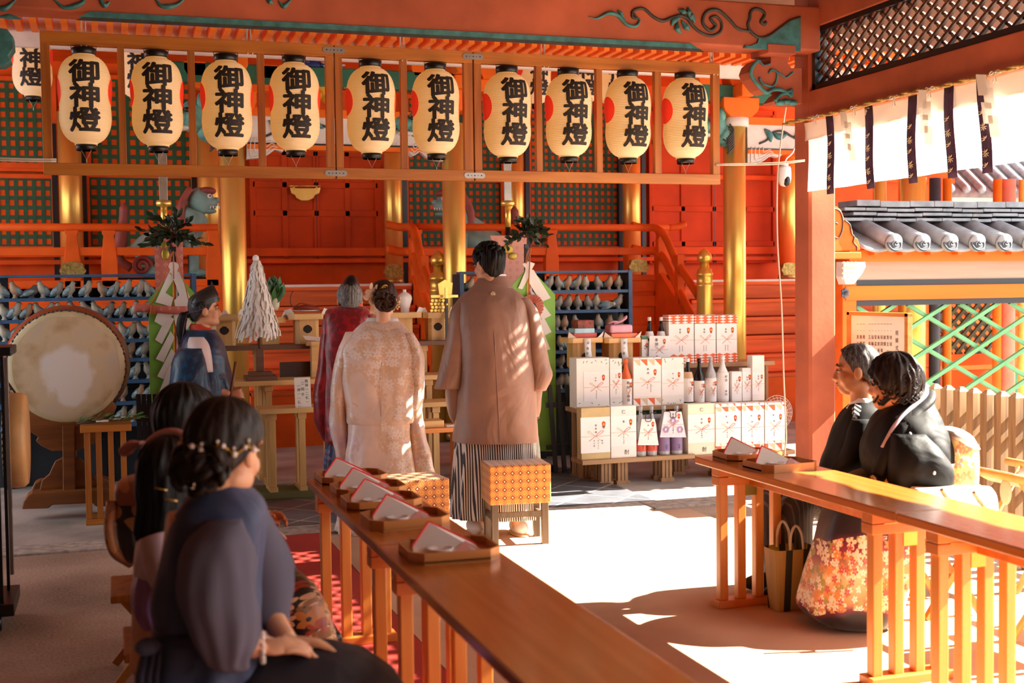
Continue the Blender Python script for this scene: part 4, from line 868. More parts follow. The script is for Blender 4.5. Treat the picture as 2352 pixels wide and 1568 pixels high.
def make_lantern(label):
    t = thing('paper_lantern', label, 'lantern', (0, 0, 0), 'white paper lanterns in the hanging frame')
    nr = 50; prof = []
    for i in range(nr*3+1):
        z = LH*i/(nr*3); prof.append((lrad(z)+0.0021*math.cos(2*math.pi*i/3)-0.0009, z))
    MB().lathe(prof, n=48, capb=False, capt=False).build('paper_shade', LPAP, t)
    for s_ in (-1, 1):
        d = MB(); R = []; n = 20
        for j in range(9):
            rr = 0.088*j/8; ring = []
            for k in range(n):
                a = 2*math.pi*k/n; z = 0.325+rr*1.0*math.sin(a); w_ = rr*math.cos(a); r = lrad(z)+0.003; ph = w_/r; ring.append(V(s_*r*math.cos(ph), r*math.sin(ph), z))
            R.append(ring)
        d.loft(R[1:], capb=True, capt=False); d.build('red_disc', LRED, t)
    lt = MB()
    for i, (ch, zc) in enumerate((('御', 0.430), ('神', 0.285), ('燈', 0.140))):
        vs0, fs0 = glyph(ch); sx, sz = 0.194, 0.153; vs, fs = [], []
        for dx, dy in [(0, 0)]+[(0.034*math.cos(a*math.pi/4), 0.034*math.sin(a*math.pi/4)) for a in range(8)]:
            o_ = len(vs); vs += [V(v.x+dx, v.y+dy, 0) for v in vs0]; fs += [tuple(q+o_ for q in f) for f in fs0]
        bm = bmesh.new(); bv = [bm.verts.new((v.x*sx, 0, v.y*sz)) for v in vs]
        for f in fs:
            try: bm.faces.new([bv[q] for q in f])
            except ValueError: pass
        bmesh.ops.triangulate(bm, faces=bm.faces)
        for _ in range(4):
            es = [e for e in bm.edges if e.calc_length() > 0.022]
            if not es: break
            bmesh.ops.subdivide_edges(bm, edges=es, cuts=1); bmesh.ops.triangulate(bm, faces=bm.faces)
        bm.verts.ensure_lookup_table(); bm.verts.index_update(); out = []
        for v in bm.verts:
            z = zc+v.co.z; r = lrad(z)+0.0042+0.00003*(v.index % 7); ph = v.co.x/r; out.append(V(r*math.sin(ph), -r*math.cos(ph), z))
        lt.add(out, [tuple(v.index for v in f.verts) for f in bm.faces], False); bm.free()
    lt.build('lettering', LINK, t)
    m_ = MB().lathe([(0.070, LH-0.004), (0.073, LH-0.002), (0.073, LH+0.034), (0.070, LH+0.037), (0.060, LH+0.037)], n=32); m_.build('top_cap', BLACK, t)
    m_ = MB().lathe([(0.058, -0.034), (0.061, -0.034), (0.061, 0.004), (0.055, 0.006)], n=32, capb=False); m_.build('bottom_cap', BLACK, t)
    h = MB(); h.tube(spline([V(-0.073, 0, LH+0.02), V(-0.07, 0, LH+0.075), V(-0.03, 0, LH+0.105), V(0.03, 0, LH+0.105), V(0.07, 0, LH+0.075), V(0.073, 0, LH+0.02)], 6), 0.0022, 6); h.tube([V(0, 0, LH+0.02), V(0, 0, LH+0.125)], 0.003, 6)
    for s_ in (-1, 1): h.tube(spline([V(s_*0.05, 0, LH+0.092), V(s_*0.056, 0, LH+0.11), V(s_*0.046, 0, LH+0.125), V(s_*0.04, 0, LH+0.112)], 4), 0.002, 5)
    h.build('wire_handle', M('dark_wire', (60, 52, 44), 0.4, 0.6), t)
    c_ = MB(); c_.tube([V(-0.03, 0, -0.03), V(0, 0, -0.09), V(0.03, 0, -0.03)], 0.0018, 5); c_.tube([V(0, 0, -0.088), V(0, 0, -0.11)], 0.003, 5); c_.build('bottom_string', MATS['white_cord'], t)
    return freeze(t)
ordn = ['first', 'second', 'third', 'fourth', 'fifth', 'sixth', 'seventh', 'eighth', 'ninth', 'last']
lpx = [195, 361, 521, 677, 852, 1001, 1165, 1306, 1442, 1574]; ltop = [111, 118, 126, 131, 140, 147, 154, 159, 164, 168]; lbot = [333, 337, 345, 347, 353, 354, 362, 361, 364, 365]
pl = make_lantern('white paper lantern with black characters, first of ten counting from the drum end')
for i in range(10):
    a, b_ = PY(lpx[i], ltop[i], LY), PY(lpx[i], lbot[i], LY); loc = ((a.x+b_.x)/2, LY, b_.z); sc_ = (a.z-b_.z)/0.592
    if i == 0: pl.location = loc; pl.scale = (sc_,)*3
    else: dup(pl, loc, math.radians([0, -2, 1, -3, 2, 0, 3, -1, 2, 1][i]), 'white paper lantern with black characters, %s of ten counting from the drum end' % ordn[i], scale=sc_)
for px, py, lb_ in ((76, 222, 'paper lantern of the back row seen past the empty end of the frame'), (318, 226, 'paper lantern of the back row half hidden by the second front lantern'), (1228, 240, 'paper lantern of the back row between the seventh and eighth front lanterns'), (1338, 240, 'paper lantern of the back row behind the eighth front lantern'), (1405, 240, 'paper lantern of the back row behind the ninth front lantern')):
    Y = 12.6; c = PY(px, py, Y); dup(pl, (c.x, Y, c.z), 0, lb_, 'paper lanterns of the back row', scale=1.15)
zl = PY(76, 222, 12.6).z+0.78; struct('trim_lantern_rail', MB().bb(-4, 9, 12.56, 12.64, zl-0.03, zl+0.12), VERM)
# surveillance camera on a cable
sc_ = thing('security_camera', 'white dome security camera hung beside the red pillar', 'camera', PY(1802, 430, 8.6))
c = PY(1802, 405, 8.6); m_ = MB(); m_.lathe([(0.045, 0.075), (0.05, 0.06), (0.052, 0.02), (0.052, -0.02), (0.045, -0.05), (0.03, -0.072), (0.005, -0.08)], c, 24); m_.build('housing', M('white_plastic', (232, 226, 220), 0.35, var=0), sc_)
m_ = MB(); m_.sph(c+V(0.0, -0.03, -0.035), (0.028, 0.03, 0.045), 12, 10); m_.build('lens', BLACK, sc_)
m_ = MB(); m_.lathe([(0.03, 0.075), (0.03, 0.1)], c, 12); m_.tube(spline([c+V(0, 0, 0.1), c+V(0.02, 0, 0.14), c+V(0.09, 0.0, 0.22), c+V(0.16, 0, 0.5)], 5), 0.006, 6); m_.build('mount', MATS['white_plastic'], sc_)
cw = MB(); cw.tube(spline([PY(1806, 240, 8.6), PY(1792, 340, 8.6), PY(1785, 430, 8.6), PY(1786, 560, 8.6), PY(1795, 700, 8.6), PY(1800, 860, 8.6), PY(1806, 1000, 8.6), PY(1803, 1040, 8.6), PY(1805, 1136, 8.6)], 6), 0.006, 6)
one('cable', cw, M('cream_cable', (206, 186, 158), 0.5, var=0), 'thin cream cable hanging down beside the red pillar', 'cable')
# ------------------------------------------------------------------ long guest tables
TT = wood('amber_table_wood', (170, 92, 34), (206, 124, 54), 1, 0.22, 0.7, coat=0.35)
TL = wood('amber_table_leg_wood', (196, 116, 44), (226, 148, 66), 2, 0.38, 0.8); TX = wood('amber_table_bar_wood', (190, 104, 40), (218, 134, 58), 0, 0.38, 0.8)
BRASS = M('brass', (206, 160, 74), 0.3, 0.9, var=0.08)
def guest_table(x0, x1, y0, y1, label):
    ZT = 0.70; t = thing('long_table', label, 'table', ((x0+x1)/2, (y0+y1)/2, 0.012), 'long narrow guest tables')
    MB().bb(x0, x1, y0, y1, ZT-0.034, ZT).build('tabletop', TT, t, bevel=0.005)
    ap = MB(); xc = (x0+x1)/2; ap.bb(xc-0.015, xc+0.015, y0+0.22, y1-0.22, ZT-0.115, ZT-0.034); ap.build('apron', TX, t, bevel=0.003)
    for ye in (y0+0.19, y1-0.19):
        for nm, z0, z1, yw in (('cross_beam', ZT-0.07, ZT-0.034, 0.035), ('cross_beam', ZT-0.112, ZT-0.072, 0.035)):
            MB().bb(x0+0.01, x1-0.01, ye-yw, ye+yw, z0, z1).build(nm, TX, t, bevel=0.003)
        MB().bb(x0+0.005, x1-0.005, ye-0.045, ye+0.045, 0.012, 0.048).build('foot', TX, t, bevel=0.004)
        for k in range(4):
            xk = x0+0.045+(x1-x0-0.09)*k/3; MB().bb(xk-0.021, xk+0.021, ye-0.022, ye+0.022, 0.046, ZT-0.108).build('leg', TL, t, bevel=0.004)
        b_ = MB(); b_.bb(xc-0.03, xc+0.03, ye-0.0235-0.001, ye+0.0235, ZT-0.165, ZT-0.112); b_.build('bracket', BRASS, t)
        b2 = MB(); b2.bb(x0+0.06, x0+0.15, ye-0.0365, ye-0.0345, ZT-0.074, ZT-0.070); b2.build('inlay_line', BRASS, t)
    return t
guest_table(0.805, 1.150, 3.915, 5.400, 'long amber wood table holding five octagonal trays, behind the seated women')
guest_table(0.805, 1.150, 2.300, 3.910, 'long amber wood table reaching the bottom edge, empty glossy top')
guest_table(2.668, 3.040, 3.785, 5.385, 'long amber wood table with two trays in front of the older couple')
guest_table(2.668, 3.040, 2.150, 3.780, 'long amber wood table beyond the older couple with pale reflections on top')
# octagonal trays with red edged paper and a sake dish
TRAYW = wood('tray_wood', (176, 108, 50), (208, 142, 78), 0, 0.35, 1.2); RED = M('red_paper_edge', (222, 48, 40), 0.7, var=0)
WHITEC = M('white_porcelain', (244, 240, 236), 0.18, var=0)
def octo(w_, d, c): return [(-w_/2+c, -d/2), (w_/2-c, -d/2), (w_/2, -d/2+c), (w_/2, d/2-c), (w_/2-c, d/2), (-w_/2+c, d/2), (-w_/2, d/2-c), (-w_/2, -d/2+c)]
def make_tray(label):
    t = thing('octagonal_tray', label, 'tray', (0, 0, 0), 'octagonal wooden trays on the guest tables'); w_, d, c, h = 0.285, 0.235, 0.04, 0.036
    b_ = MB(); b_.prism(octo(w_, d, c), 0.008, (0, 0, 0.004), (1, 0, 0), (0, 1, 0), (0, 0, 1)); b_.build('base', TRAYW, t)
    r_ = MB(); o, i_ = octo(w_, d, c), octo(w_-0.014, d-0.014, c-0.003); n = 8
    vs = [(x, y, 0.0) for x, y in o]+[(x, y, h) for x, y in o]+[(x, y, h) for x, y in i_]+[(x, y, 0.0) for x, y in i_]
    fs = []
    for k in range(n):
        j = (k+1) % n
        for a in range(4): fs.append((a*n+k, a*n+j, ((a+1) % 4)*n+j, ((a+1) % 4)*n+k))
    r_.add(vs, fs, False); r_.build('rim', TRAYW, t)
    p_ = MB(); a_, b2, c2 = V(-0.105, 0.01, 0.014), V(-0.03, 0.075, 0.072), V(0.10, 0.03, 0.016)
    p_.add([V(-0.12, -0.05, 0.013), V(0.09, -0.06, 0.013), V(0.10, 0.05, 0.016), V(-0.045, 0.075, 0.092), V(-0.11, 0.02, 0.03)], [(0, 1, 2, 3, 4)], False)
    p_.build('folded_paper', PAPERO, t, solid=0.001)
    e_ = MB(); 
    for u, v_ in ((V(-0.11, 0.02, 0.031), V(-0.045, 0.075, 0.093)), (V(-0.045, 0.075, 0.093), V(0.10, 0.05, 0.017))): e_.bar(u, v_, 0.004, 0.010, up=(0, 0, 1))
    e_.build('paper_edge', RED, t, label='red border of the folded paper')
    d_ = MB(); d_.lathe([(0.016, 0.013), (0.018, 0.016), (0.03, 0.022), (0.041, 0.031), (0.039, 0.032), (0.028, 0.025), (0.004, 0.020)], (-0.035, -0.035, 0.002), 24); d_.build('sake_dish', WHITEC, t)
    f_ = MB(); f_.add([V(0.0, -0.045, 0.016), V(0.10, -0.05, 0.016), V(0.05, -0.01, 0.045)], [(0, 1, 2)], False); f_.build('small_fold', M('pink_paper', (226, 160, 150), 0.7, var=0), t, solid=0.001)
    return freeze(t)
tray_px = [(800, 1112), (843, 1140), (880, 1170), (934, 1213), (1032, 1290)]
pt = make_tray('octagonal wooden tray, farthest of the five on the table before the seated women')
lbs = ['', 'second farthest', 'third farthest', 'fourth farthest', 'nearest']
for i, (px, py) in enumerate(tray_px):
    g = PZ(px, py, 0.703); y = g.y+0.10; loc = (0.975+0.008*math.sin(i*2), y, 0.7005)
    if i == 0: pt.location = loc; pt.rotation_euler = (0, 0, 0.05)
    else: dup(pt, loc, 0.05*math.sin(i*3), 'octagonal wooden tray, %s of the five on the table before the seated women' % lbs[i])
dup(pt, (2.86, PZ(1700, 1058, 0.703).y+0.07, 0.7005), -0.04, 'octagonal wooden tray at the table end beside the red pillar')
dup(pt, (2.84, PZ(1800, 1082, 0.703).y+0.10, 0.7005), 0.05, 'octagonal wooden tray before the older man, nearer of two')
# brocade stools
def brocade(name, ax):
    t = NT(name); b = t.b; co = t.n('ShaderNodeTexCoord'); sp = t.n('ShaderNodeSeparateXYZ'); t.l(co.outputs['Object'], sp.inputs[0]); S_ = 21.0
    u = t.math('MULTIPLY', sp.outputs[ax[0]], S_); v = t.math('MULTIPLY', sp.outputs[ax[1]], S_)
    fu = t.math('ABSOLUTE', t.math('SUBTRACT', t.math('FRACT', u), 0.5)); fv = t.math('ABSOLUTE', t.math('SUBTRACT', t.math('FRACT', v), 0.5))
    d = t.math('MAXIMUM', t.math('MAXIMUM', fu, fv), t.math('MULTIPLY', t.math('ADD', fu, fv), 0.72))
    r = t.math('SQRT', t.math('ADD', t.math('MULTIPLY', fu, fu), t.math('MULTIPLY', fv, fv)))
    c1 = t.ramp(d, [(0.0, (236, 190, 96)), (0.10, (214, 120, 40)), (0.16, (240, 176, 88)), (0.30, (236, 150, 66)), (0.36, (150, 66, 24)), (0.42, (244, 188, 104)), (0.46, (224, 132, 52)), (0.5, (140, 60, 26))])
    c = t.math('ADD', t.math('SUBTRACT', 0.5, fu), t.math('SUBTRACT', 0.5, fv))
    m_ = t.math('LESS_THAN', c, 0.13); t.l(t.mix(m_, c1, lin((250, 226, 180))), b.inputs['Base Color'])
    b.inputs['Roughness'].default_value = 0.5; b.inputs['Sheen Weight'].default_value = 0.3
    t.bump(d, 0.15, 0.003); return t.m
BRO = [brocade('gold_brocade_top', (0, 1)), brocade('gold_brocade_front', (0, 2)), brocade('gold_brocade_side', (1, 2))]
STW = wood('grey_brown_stool_wood', (66, 56, 46), (112, 98, 82), 2, 0.35, 1.2)
def stool(loc, rz, label):
    t = thing('brocade_stool', label, 'stool', loc, 'gold brocade ceremony stools'); w_, d = 0.345, 0.265; z0, z1 = 0.245, 0.475
    b_ = MB(); X, Y = w_/2+0.012, d/2+0.012
    vs = [(-X, -Y, z0), (X, -Y, z0), (X, Y, z0), (-X, Y, z0), (-X, -Y, z1), (X, -Y, z1), (X, Y, z1), (-X, Y, z1)]
    for f, mi in (((0, 3, 2, 1), 0), ((4, 5, 6, 7), 0), ((0, 1, 5, 4), 1), ((2, 3, 7, 6), 1), ((1, 2, 6, 5), 2), ((3, 0, 4, 7), 2)):
        b_.cur = mi; b_.add([vs[i] for i in f], [(0, 1, 2, 3)], False)
    ORIG_ = ORIG[t.name]; ORIG[t.name] = Vector((0, 0, 0))
    s_ = b_.build('cushion_cover', BRO, t, bevel=0.008, doubles=0.0005)
    for sx in (-1, 1):
        for sy in (-1, 1): MB().bb(sx*(w_/2-0.022)-0.02, sx*(w_/2-0.022)+0.02, sy*(d/2-0.022)-0.02, sy*(d/2-0.022)+0.02, 0.0, z0+0.01).build('leg', STW, t, bevel=0.003)
    for sy in (-1, 1): MB().bb(-w_/2+0.04, w_/2-0.04, sy*(d/2-0.022)-0.012, sy*(d/2-0.022)+0.012, 0.165, 0.195).build('stretcher', STW, t)
    for sx in (-1, 1): MB().bb(sx*(w_/2-0.022)-0.012, sx*(w_/2-0.022)+0.012, -d/2+0.04, d/2-0.04, 0.145, 0.175).build('stretcher', STW, t)
    t.rotation_euler = (0, 0, rz); return t
stool((2.278, 6.98, 0.012), math.radians(-6), 'gold brocade covered stool standing behind the groom')
g = PZ(942, 1096, 0.487); stool((g.x, g.y+0.02, 0.012), math.radians(4), 'gold brocade covered stool standing behind the bride, half hidden by trays')
# ------------------------------------------------------------------ drum on its carved stand
DRW = wood('reddish_drum_wood', (104, 52, 28), (150, 82, 46), 0, 0.3, 0.8, coat=0.3); STD = wood('carved_stand_wood', (104, 58, 26), (146, 88, 42), 0, 0.42, 0.8)
def drumskin():
    t = NT('drum_skin'); b = t.b; co = t.n('ShaderNodeTexCoord'); mp = t.n('ShaderNodeMapping'); mp.inputs['Scale'].default_value = (1, 1, 1); t.l(co.outputs['Object'], mp.inputs[0])
    n1 = t.n('ShaderNodeTexNoise'); n1.inputs['Scale'].default_value = 5; n1.inputs['Detail'].default_value = 7; t.l(mp.outputs[0], n1.inputs[0])
    sp = t.n('ShaderNodeSeparateXYZ'); t.l(co.outputs['Object'], sp.inputs[0])
    x2 = t.math('POWER', t.math('MULTIPLY', t.math('ADD', sp.outputs[0], -0.01), 5.2), 2.0); z2 = t.math('POWER', t.math('MULTIPLY', t.math('ADD', sp.outputs[2], 0.06), 4.4), 2.0)
    r = t.math('ADD', t.math('SQRT', t.math('ADD', x2, z2)), t.math('MULTIPLY', t.math('SUBTRACT', n1.outputs[0], 0.5), 1.6))
    base = t.ramp(n1.outputs[0], [(0.3, (170, 140, 100)), (0.5, (206, 184, 150)), (0.7, (196, 180, 160))])
    m_ = t.ramp(r, [(0.75, (255, 255, 255)), (1.15, (0, 0, 0))]); t.l(t.mix(m_, base, lin((222, 214, 208))), b.inputs['Base Color']); b.inputs['Roughness'].default_value = 0.6; return t.m
DSK = drumskin(); DRIM = M('drum_hide_rim', (206, 188, 148), 0.6, var=0.1)
DY = 9.02; dc = PY(153, 843, DY); rr_ = 0.385
dr = thing('taiko_drum', 'big round drum with pale hide skin on the carved stand', 'drum', (dc.x, DY, dc.z-rr_))
m_ = MB(); m_.lathe([(rr_*0.99, 0.03), (rr_*1.06, 0.1), (rr_*1.10, 0.26), (rr_*1.06, 0.44), (rr_*0.98, 0.52)], dc, 48, axis='Y'); m_.build('barrel', DRW, dr)
m_ = MB(); m_.lathe([(rr_*0.995, 0.045), (rr_*1.0, 0.01), (rr_*0.975, -0.006), (rr_*0.90, -0.012)], dc, 48, axis='Y', capb=False, capt=False); m_.build('hide_rim', DRIM, dr)
ORIGd = ORIG[dr.name]; m_ = MB(); m_.lathe([(rr_*0.905, -0.010), (rr_*0.88, -0.014), (0.001, -0.016)], (0, 0, 0), 48, axis='Y', capb=False, capt=False)
m_.v = [(x+dc.x, y+dc.y, z+dc.z) for x, y, z in m_.v]; so = m_.build('drum_skin', DSK, dr)
for v in so.data.vertices: v.co.z -= rr_
so.location = (0, 0, rr_)
m_ = MB()
for k in range(88):
    a = 2*math.pi*k/88; m_.sph(dc+V(rr_*1.0*math.cos(a), 0.012 if k % 2 else 0.026, rr_*1.0*math.sin(a)), 0.0105, 8, 6)
m_.build('tack_ring', DKCARV, dr)
sd_ = thing('drum_stand', 'carved wooden drum stand with scrolled feet', 'stand', (dc.x, DY+0.2, -0.02))
def outl(pts, Y): return [(q.x, q.z) for q in (PY(*p, Y) for p in pts)]
m_ = MB(); m_.prism(outl([(52, 930), (70, 940), (150, 968), (230, 945), (258, 920), (268, 935), (262, 950), (240, 960), (232, 1000), (215, 1020), (180, 1034), (120, 1036), (95, 1024), (82, 1012), (88, 1004), (70, 992), (58, 975), (60, 960)], DY), 0.09, (0, DY, 0), (1, 0, 0), (0, 0, 1), (0, 1, 0)); m_.build('cradle', STD, sd_, bevel=0.006)
for yy in (DY-0.02, DY+0.38):
    m_ = MB(); m_.prism(outl([(143, 978), (172, 976), (174, 1126), (145, 1128)], DY), 0.08, (0, yy, 0), (1, 0, 0), (0, 0, 1), (0, 1, 0)); m_.build('upright', STD, sd_, bevel=0.006)
m_ = MB(); m_.prism(outl([(90, 1128), (95, 1106), (112, 1092), (118, 1078), (126, 1062), (146, 1052), (180, 1052), (196, 1066), (204, 1086), (216, 1094), (226, 1110), (232, 1128)], DY), 0.06, (0, DY+0.05, 0), (1, 0, 0), (0, 0, 1), (0, 1, 0)); m_.build('scroll_bracket', STD, sd_, bevel=0.006)
m_ = MB(); m_.prism(outl([(50, 1168), (54, 1150), (64, 1136), (74, 1130), (240, 1120), (256, 1122), (264, 1140), (270, 1160), (220, 1162), (214, 1154), (120, 1158), (112, 1166)], DY-0.03), 0.16, (0, DY-0.06, 0), (1, 0, 0), (0, 0, 1), (0, 1, 0)); m_.build('foot', STD, sd_, bevel=0.01)
m_ = MB(); m_.prism(outl([(70, 1130), (78, 1112), (90, 1106), (240, 1100), (250, 1104), (262, 1122), (240, 1126)], DY+0.3), 0.14, (0, DY+0.35, 0), (1, 0, 0), (0, 0, 1), (0, 1, 0)); m_.build('foot', STD, sd_, bevel=0.01)
# black lacquer instrument rack with the hanging drum
rk = thing('instrument_rack', 'tall black lacquered instrument rack on casters at the very edge', 'rack', (-0.72, 6.3, 0.0))
for (px0, px1, Y, ptop, pbot) in ((-6, 3, 6.0, 800, 1370), (12, 19, 6.25, 812, 1372), (-40, -30, 6.0, 800, 1370)):
    a, b_ = PY(px0, 1200, Y), PY(px1, 1200, Y); m_ = MB(); m_.bb(a.x, b_.x, Y-0.012, Y+0.012, 0.07, PY(px0, ptop, Y).z); m_.build('post', BLACK, rk)
m_ = MB(); a, b_ = PY(22, 1200, 6.3), PY(35, 1200, 6.3); m_.bb(a.x, b_.x-0.01, 6.25, 6.3, 0.2, PY(22, 820, 6.3).z); m_.build('side_panel', M('smoked_acrylic', (120, 108, 100), 0.15, var=0.1), rk)
m_ = MB(); m_.bb(-0.98, PY(35, 1290, 6.1).x, 5.95, 6.35, 0.075, 0.13); m_.build('bottom_rail', BLACK, rk, bevel=0.004)
m_ = MB(); m_.bb(-0.98, PY(30, 800, 6.1).x, 5.98, 6.32, PY(10, 815, 6.1).z, PY(10, 795, 6.1).z); m_.build('top_rail', BLACK, rk, bevel=0.004)
for y in (6.0, 6.3):
    m_ = MB(); c = PY(6, 1388, 6.0); m_.lathe([(0.035, -0.014), (0.038, 0), (0.035, 0.014)], (c.x-0.02, y, 0.038), 16, axis='X'); m_.build('caster', BLACK, rk)
HDW = M('hand_drum_wood', (206, 156, 98), 0.5, var=0.12, scale=5)
hd = thing('hanging_drum', 'small flat drum hung sideways beside the black rack', 'drum', PY(38, 1110, 6.9)); c = PY(38, 1010, 6.9); R0 = 0.245
m_ = MB(); m_.lathe([(R0*0.93, -0.055), (R0, -0.035), (R0*1.01, 0), (R0, 0.035), (R0*0.93, 0.055)], c, 40, axis='X'); m_.build('shell', HDW, hd)
m_ = MB()
for k in range(44):
    a = 2*math.pi*k/44; m_.sph(c+V(-0.047, R0*0.97*math.cos(a), R0*0.97*math.sin(a)), 0.009, 8, 6)
m_.build('tack_ring', DKCARV, hd)
m_ = MB(); m_.tube([c+V(0, 0, R0), c+V(-0.05, -0.2, R0+0.12), V(-0.55, 6.25, PY(10, 805, 6.1).z)], 0.006, 6); m_.build('hanging_cord', BLACK, hd)
# low black fences beside the altar
BF = M('matt_black_fence', (44, 46, 50), 0.6, var=0.1)
def lowfence(pxs, Y, ytop, ybot, label, lean=0.0):
    t = thing('low_fence', label, 'fence', PY(sum(pxs)/len(pxs), ybot, Y))
    for px in pxs:
        a = PY(px, ytop, Y); m_ = MB(); m_.bar((a.x+lean, Y, -0.018), (a.x, Y, a.z), 0.032, 0.028, up=(0, 1, 0)); m_.build('picket', BF, t)
    for f_ in (0.3, 0.78):
        z = a.z*f_; m_ = MB(); m_.bb(PY(min(pxs)-6, 900, Y).x, PY(max(pxs)+8, 900, Y).x, Y+0.014, Y+0.034, z-0.02, z+0.02); m_.build('rail', BF, t)
    return t
lowfence([1262, 1282, 1302, 1319], 9.45, 884, 1095, 'low dark grey picket fence beside the groom', 0.05)
lowfence([318, 330, 342, 356, 370], 9.3, 905, 1110, 'low black picket fence between the drum stand and the green banner')
# narrow slatted stand with sakaki sprigs
g0 = PZ(202, 1195, -0.02); SY = 8.72
ss = thing('slatted_stand', 'narrow slatted wooden stand with sakaki sprigs on top, beside the drum', 'stand', (PY(245, 1190, SY).x, SY, -0.02))
a, b_ = PY(184, 985, SY-0.08), PY(302, 980, SY-0.08); ztop = (a.z+b_.z)/2+0.02
MB().bb(a.x, b_.x, SY-0.10, SY+0.20, ztop-0.045, ztop).build('top', HONEY, ss, bevel=0.004)
for k, px in enumerate((202, 228, 256, 285)):
    for yy in (SY-0.06, SY+0.16): 
        x = PY(px, 1080, SY-0.06).x; MB().bb(x-0.018, x+0.018, yy-0.016, yy+0.016, 0.02, ztop-0.045).build('leg', HONEYV, ss, bevel=0.003)
for yy in (SY-0.06, SY+0.16): MB().bb(a.x+0.02, b_.x-0.01, yy-0.02, yy+0.02, -0.02, 0.02).build('foot', HONEY, ss, bevel=0.003)
LEAF = M('dark_sakaki_leaf', (40, 58, 40), 0.32, var=0.3, scale=12); LEAFB = M('bright_sakaki_leaf', (84, 122, 58), 0.4, var=0.2, scale=12); TWIG = M('brown_twig', (96, 66, 46), 0.8)
def leaf(mb, p, d, L, w_, up=V(0, 0, 1)):
    d = d.normalized(); s_ = d.cross(up)
    if s_.length < 0.05: s_ = d.cross(V(1, 0, 0))
    s_.normalize(); n_ = s_.cross(d); pts = []
    for f_, ww in ((0.0, 0.05), (0.25, 0.75), (0.5, 1.0), (0.75, 0.7), (1.0, 0.03)):
        c = p+d*L*f_ - n_*0.1*L*f_*f_; pts.append([c-s_*w_*ww*0.5+n_*0.12*w_*ww, c, c+s_*w_*ww*0.5+n_*0.12*w_*ww])
    mb.loft(pts, closed=False)
for k in range(3):
    sp_ = thing('sakaki_sprig', ['sakaki sprig with white paper lying along the front edge of the slatted stand', 'sakaki sprig lying in the middle of the slatted stand', 'sakaki sprig at the back of the slatted stand'][k], 'sprig', (a.x+0.2, SY+0.08*k, ztop), 'sakaki sprigs on the slatted stand')
    m_ = MB(); yy = SY-0.05+0.09*k; m_.tube([V(a.x-0.02, yy, ztop+0.012), V(b_.x+0.06, yy+0.03, ztop+0.03)], 0.006, 6); m_.build('twig', TWIG, sp_)
    l_ = MB(); rnd = random.Random(k)
    for j in range(20):
        x = a.x-0.03+(b_.x-a.x+0.1)*rnd.random(); leaf(l_, V(x, yy, ztop+0.025), V(rnd.uniform(0.2, 1), rnd.uniform(-1, 1), rnd.uniform(0.0, 0.5)), 0.065, 0.028)
    l_.build('leaves', LEAFB, sp_)
    w2 = MB(); w2.bb(a.x+0.1+0.08*k, a.x+0.18+0.08*k, yy-0.02, yy+0.02, ztop+0.02, ztop+0.03); w2.build('paper_wrap', PAPERO, sp_)
# ------------------------------------------------------------------ altar tables
HIN = wood('pale_cypress', (206, 156, 92), (232, 190, 126), 0, 0.45, 0.8); HINV = wood('pale_cypress_upright', (200, 150, 86), (228, 184, 120), 2, 0.45, 0.8); BRW = wood('brown_shelf_wood', (92, 60, 44), (128, 86, 64), 0, 0.5, 0.8)
def altar(name, px0, px1, py0, py1, Y, dep, label, legs, wmat, lmat):
    a, b_ = PY(px0, py0, Y), PY(px1, py1, Y); z = (a.z+b_.z)/2
    t = thing(name, label, 'altar table', ((a.x+b_.x)/2, Y+dep/2, 0.0), 'stepped altar tables before the stairs')
    MB().bb(a.x, b_.x, Y, Y+dep, z-0.038, z).build('tabletop', wmat, t, bevel=0.003)
    for px in legs:
        x = PY(px, 1000, Y+0.08).x
        for yy in (Y+0.07, Y+dep-0.07):
            MB().bb(x-0.024, x+0.024, yy-0.024, yy+0.024, 0.05, z-0.085).build('leg', lmat, t, bevel=0.003)
            MB().bb(x-0.032, x+0.032, yy-0.03, yy+0.03, z-0.087, z-0.038).build('leg_cap', lmat, t, bevel=0.003)
        MB().bb(x-0.03, x+0.03, Y+0.02, Y+dep-0.02, 0.0, 0.05).build('foot', lmat, t, bevel=0.003)
    return t, z
A3, z3 = altar('altar_table', 596, 1046, 940, 922, 9.28, 0.30, 'pale low altar table with the written card, nearest the priest', [625, 693, 1000], HIN, HINV)
A2, z2 = altar('altar_table', 535, 1046, 874, 862, 9.62, 0.34, 'middle altar table carrying the paper streamer wand', [545, 618, 985], HIN, HINV)
A1, z1 = altar('altar_table', 470, 1050, 793, 784, 10.0, 0.36, 'brown topped high altar table carrying the offering stands', [600, 760, 975], BRW, HINV)
MB().bb(PY(645, 900, 9.98).x, PY(735, 900, 9.98).x, 9.99, 10.02, z1-0.30, z1-0.14).build('back_board', M('dark_brown_board', (70, 44, 32), 0.6), A1)
lw = thing('low_table', 'low glossy wooden table between the bride and the groom', 'table', PY(1005, 1130, 8.75)); a, b_ = PY(962, 985, 8.7), PY(1044, 980, 8.7)
MB().bb(a.x, b_.x+0.1, 8.7, 9.0, a.z-0.035, a.z).build('tabletop', TX, lw, bevel=0.003)
for x in (a.x+0.05, b_.x+0.05): MB().bb(x-0.02, x+0.02, 8.76, 8.94, -0.0, a.z-0.035).build('leg', TL, lw)
bx = MB(); bx.bb(a.x+0.02, a.x+0.20, 8.74, 8.92, a.z, a.z+0.05); one('offering_tray', bx, HIN, 'small pale box tray on the low table between bride and groom', 'tray', bevel=0.003)
sl = MB(); sl.bb(a.x+0.22, b_.x+0.06, 8.74, 8.80, a.z, a.z+0.012); one('paper_slip', sl, PAPERO, 'white slip of paper on the low table beside the groom', 'paper')
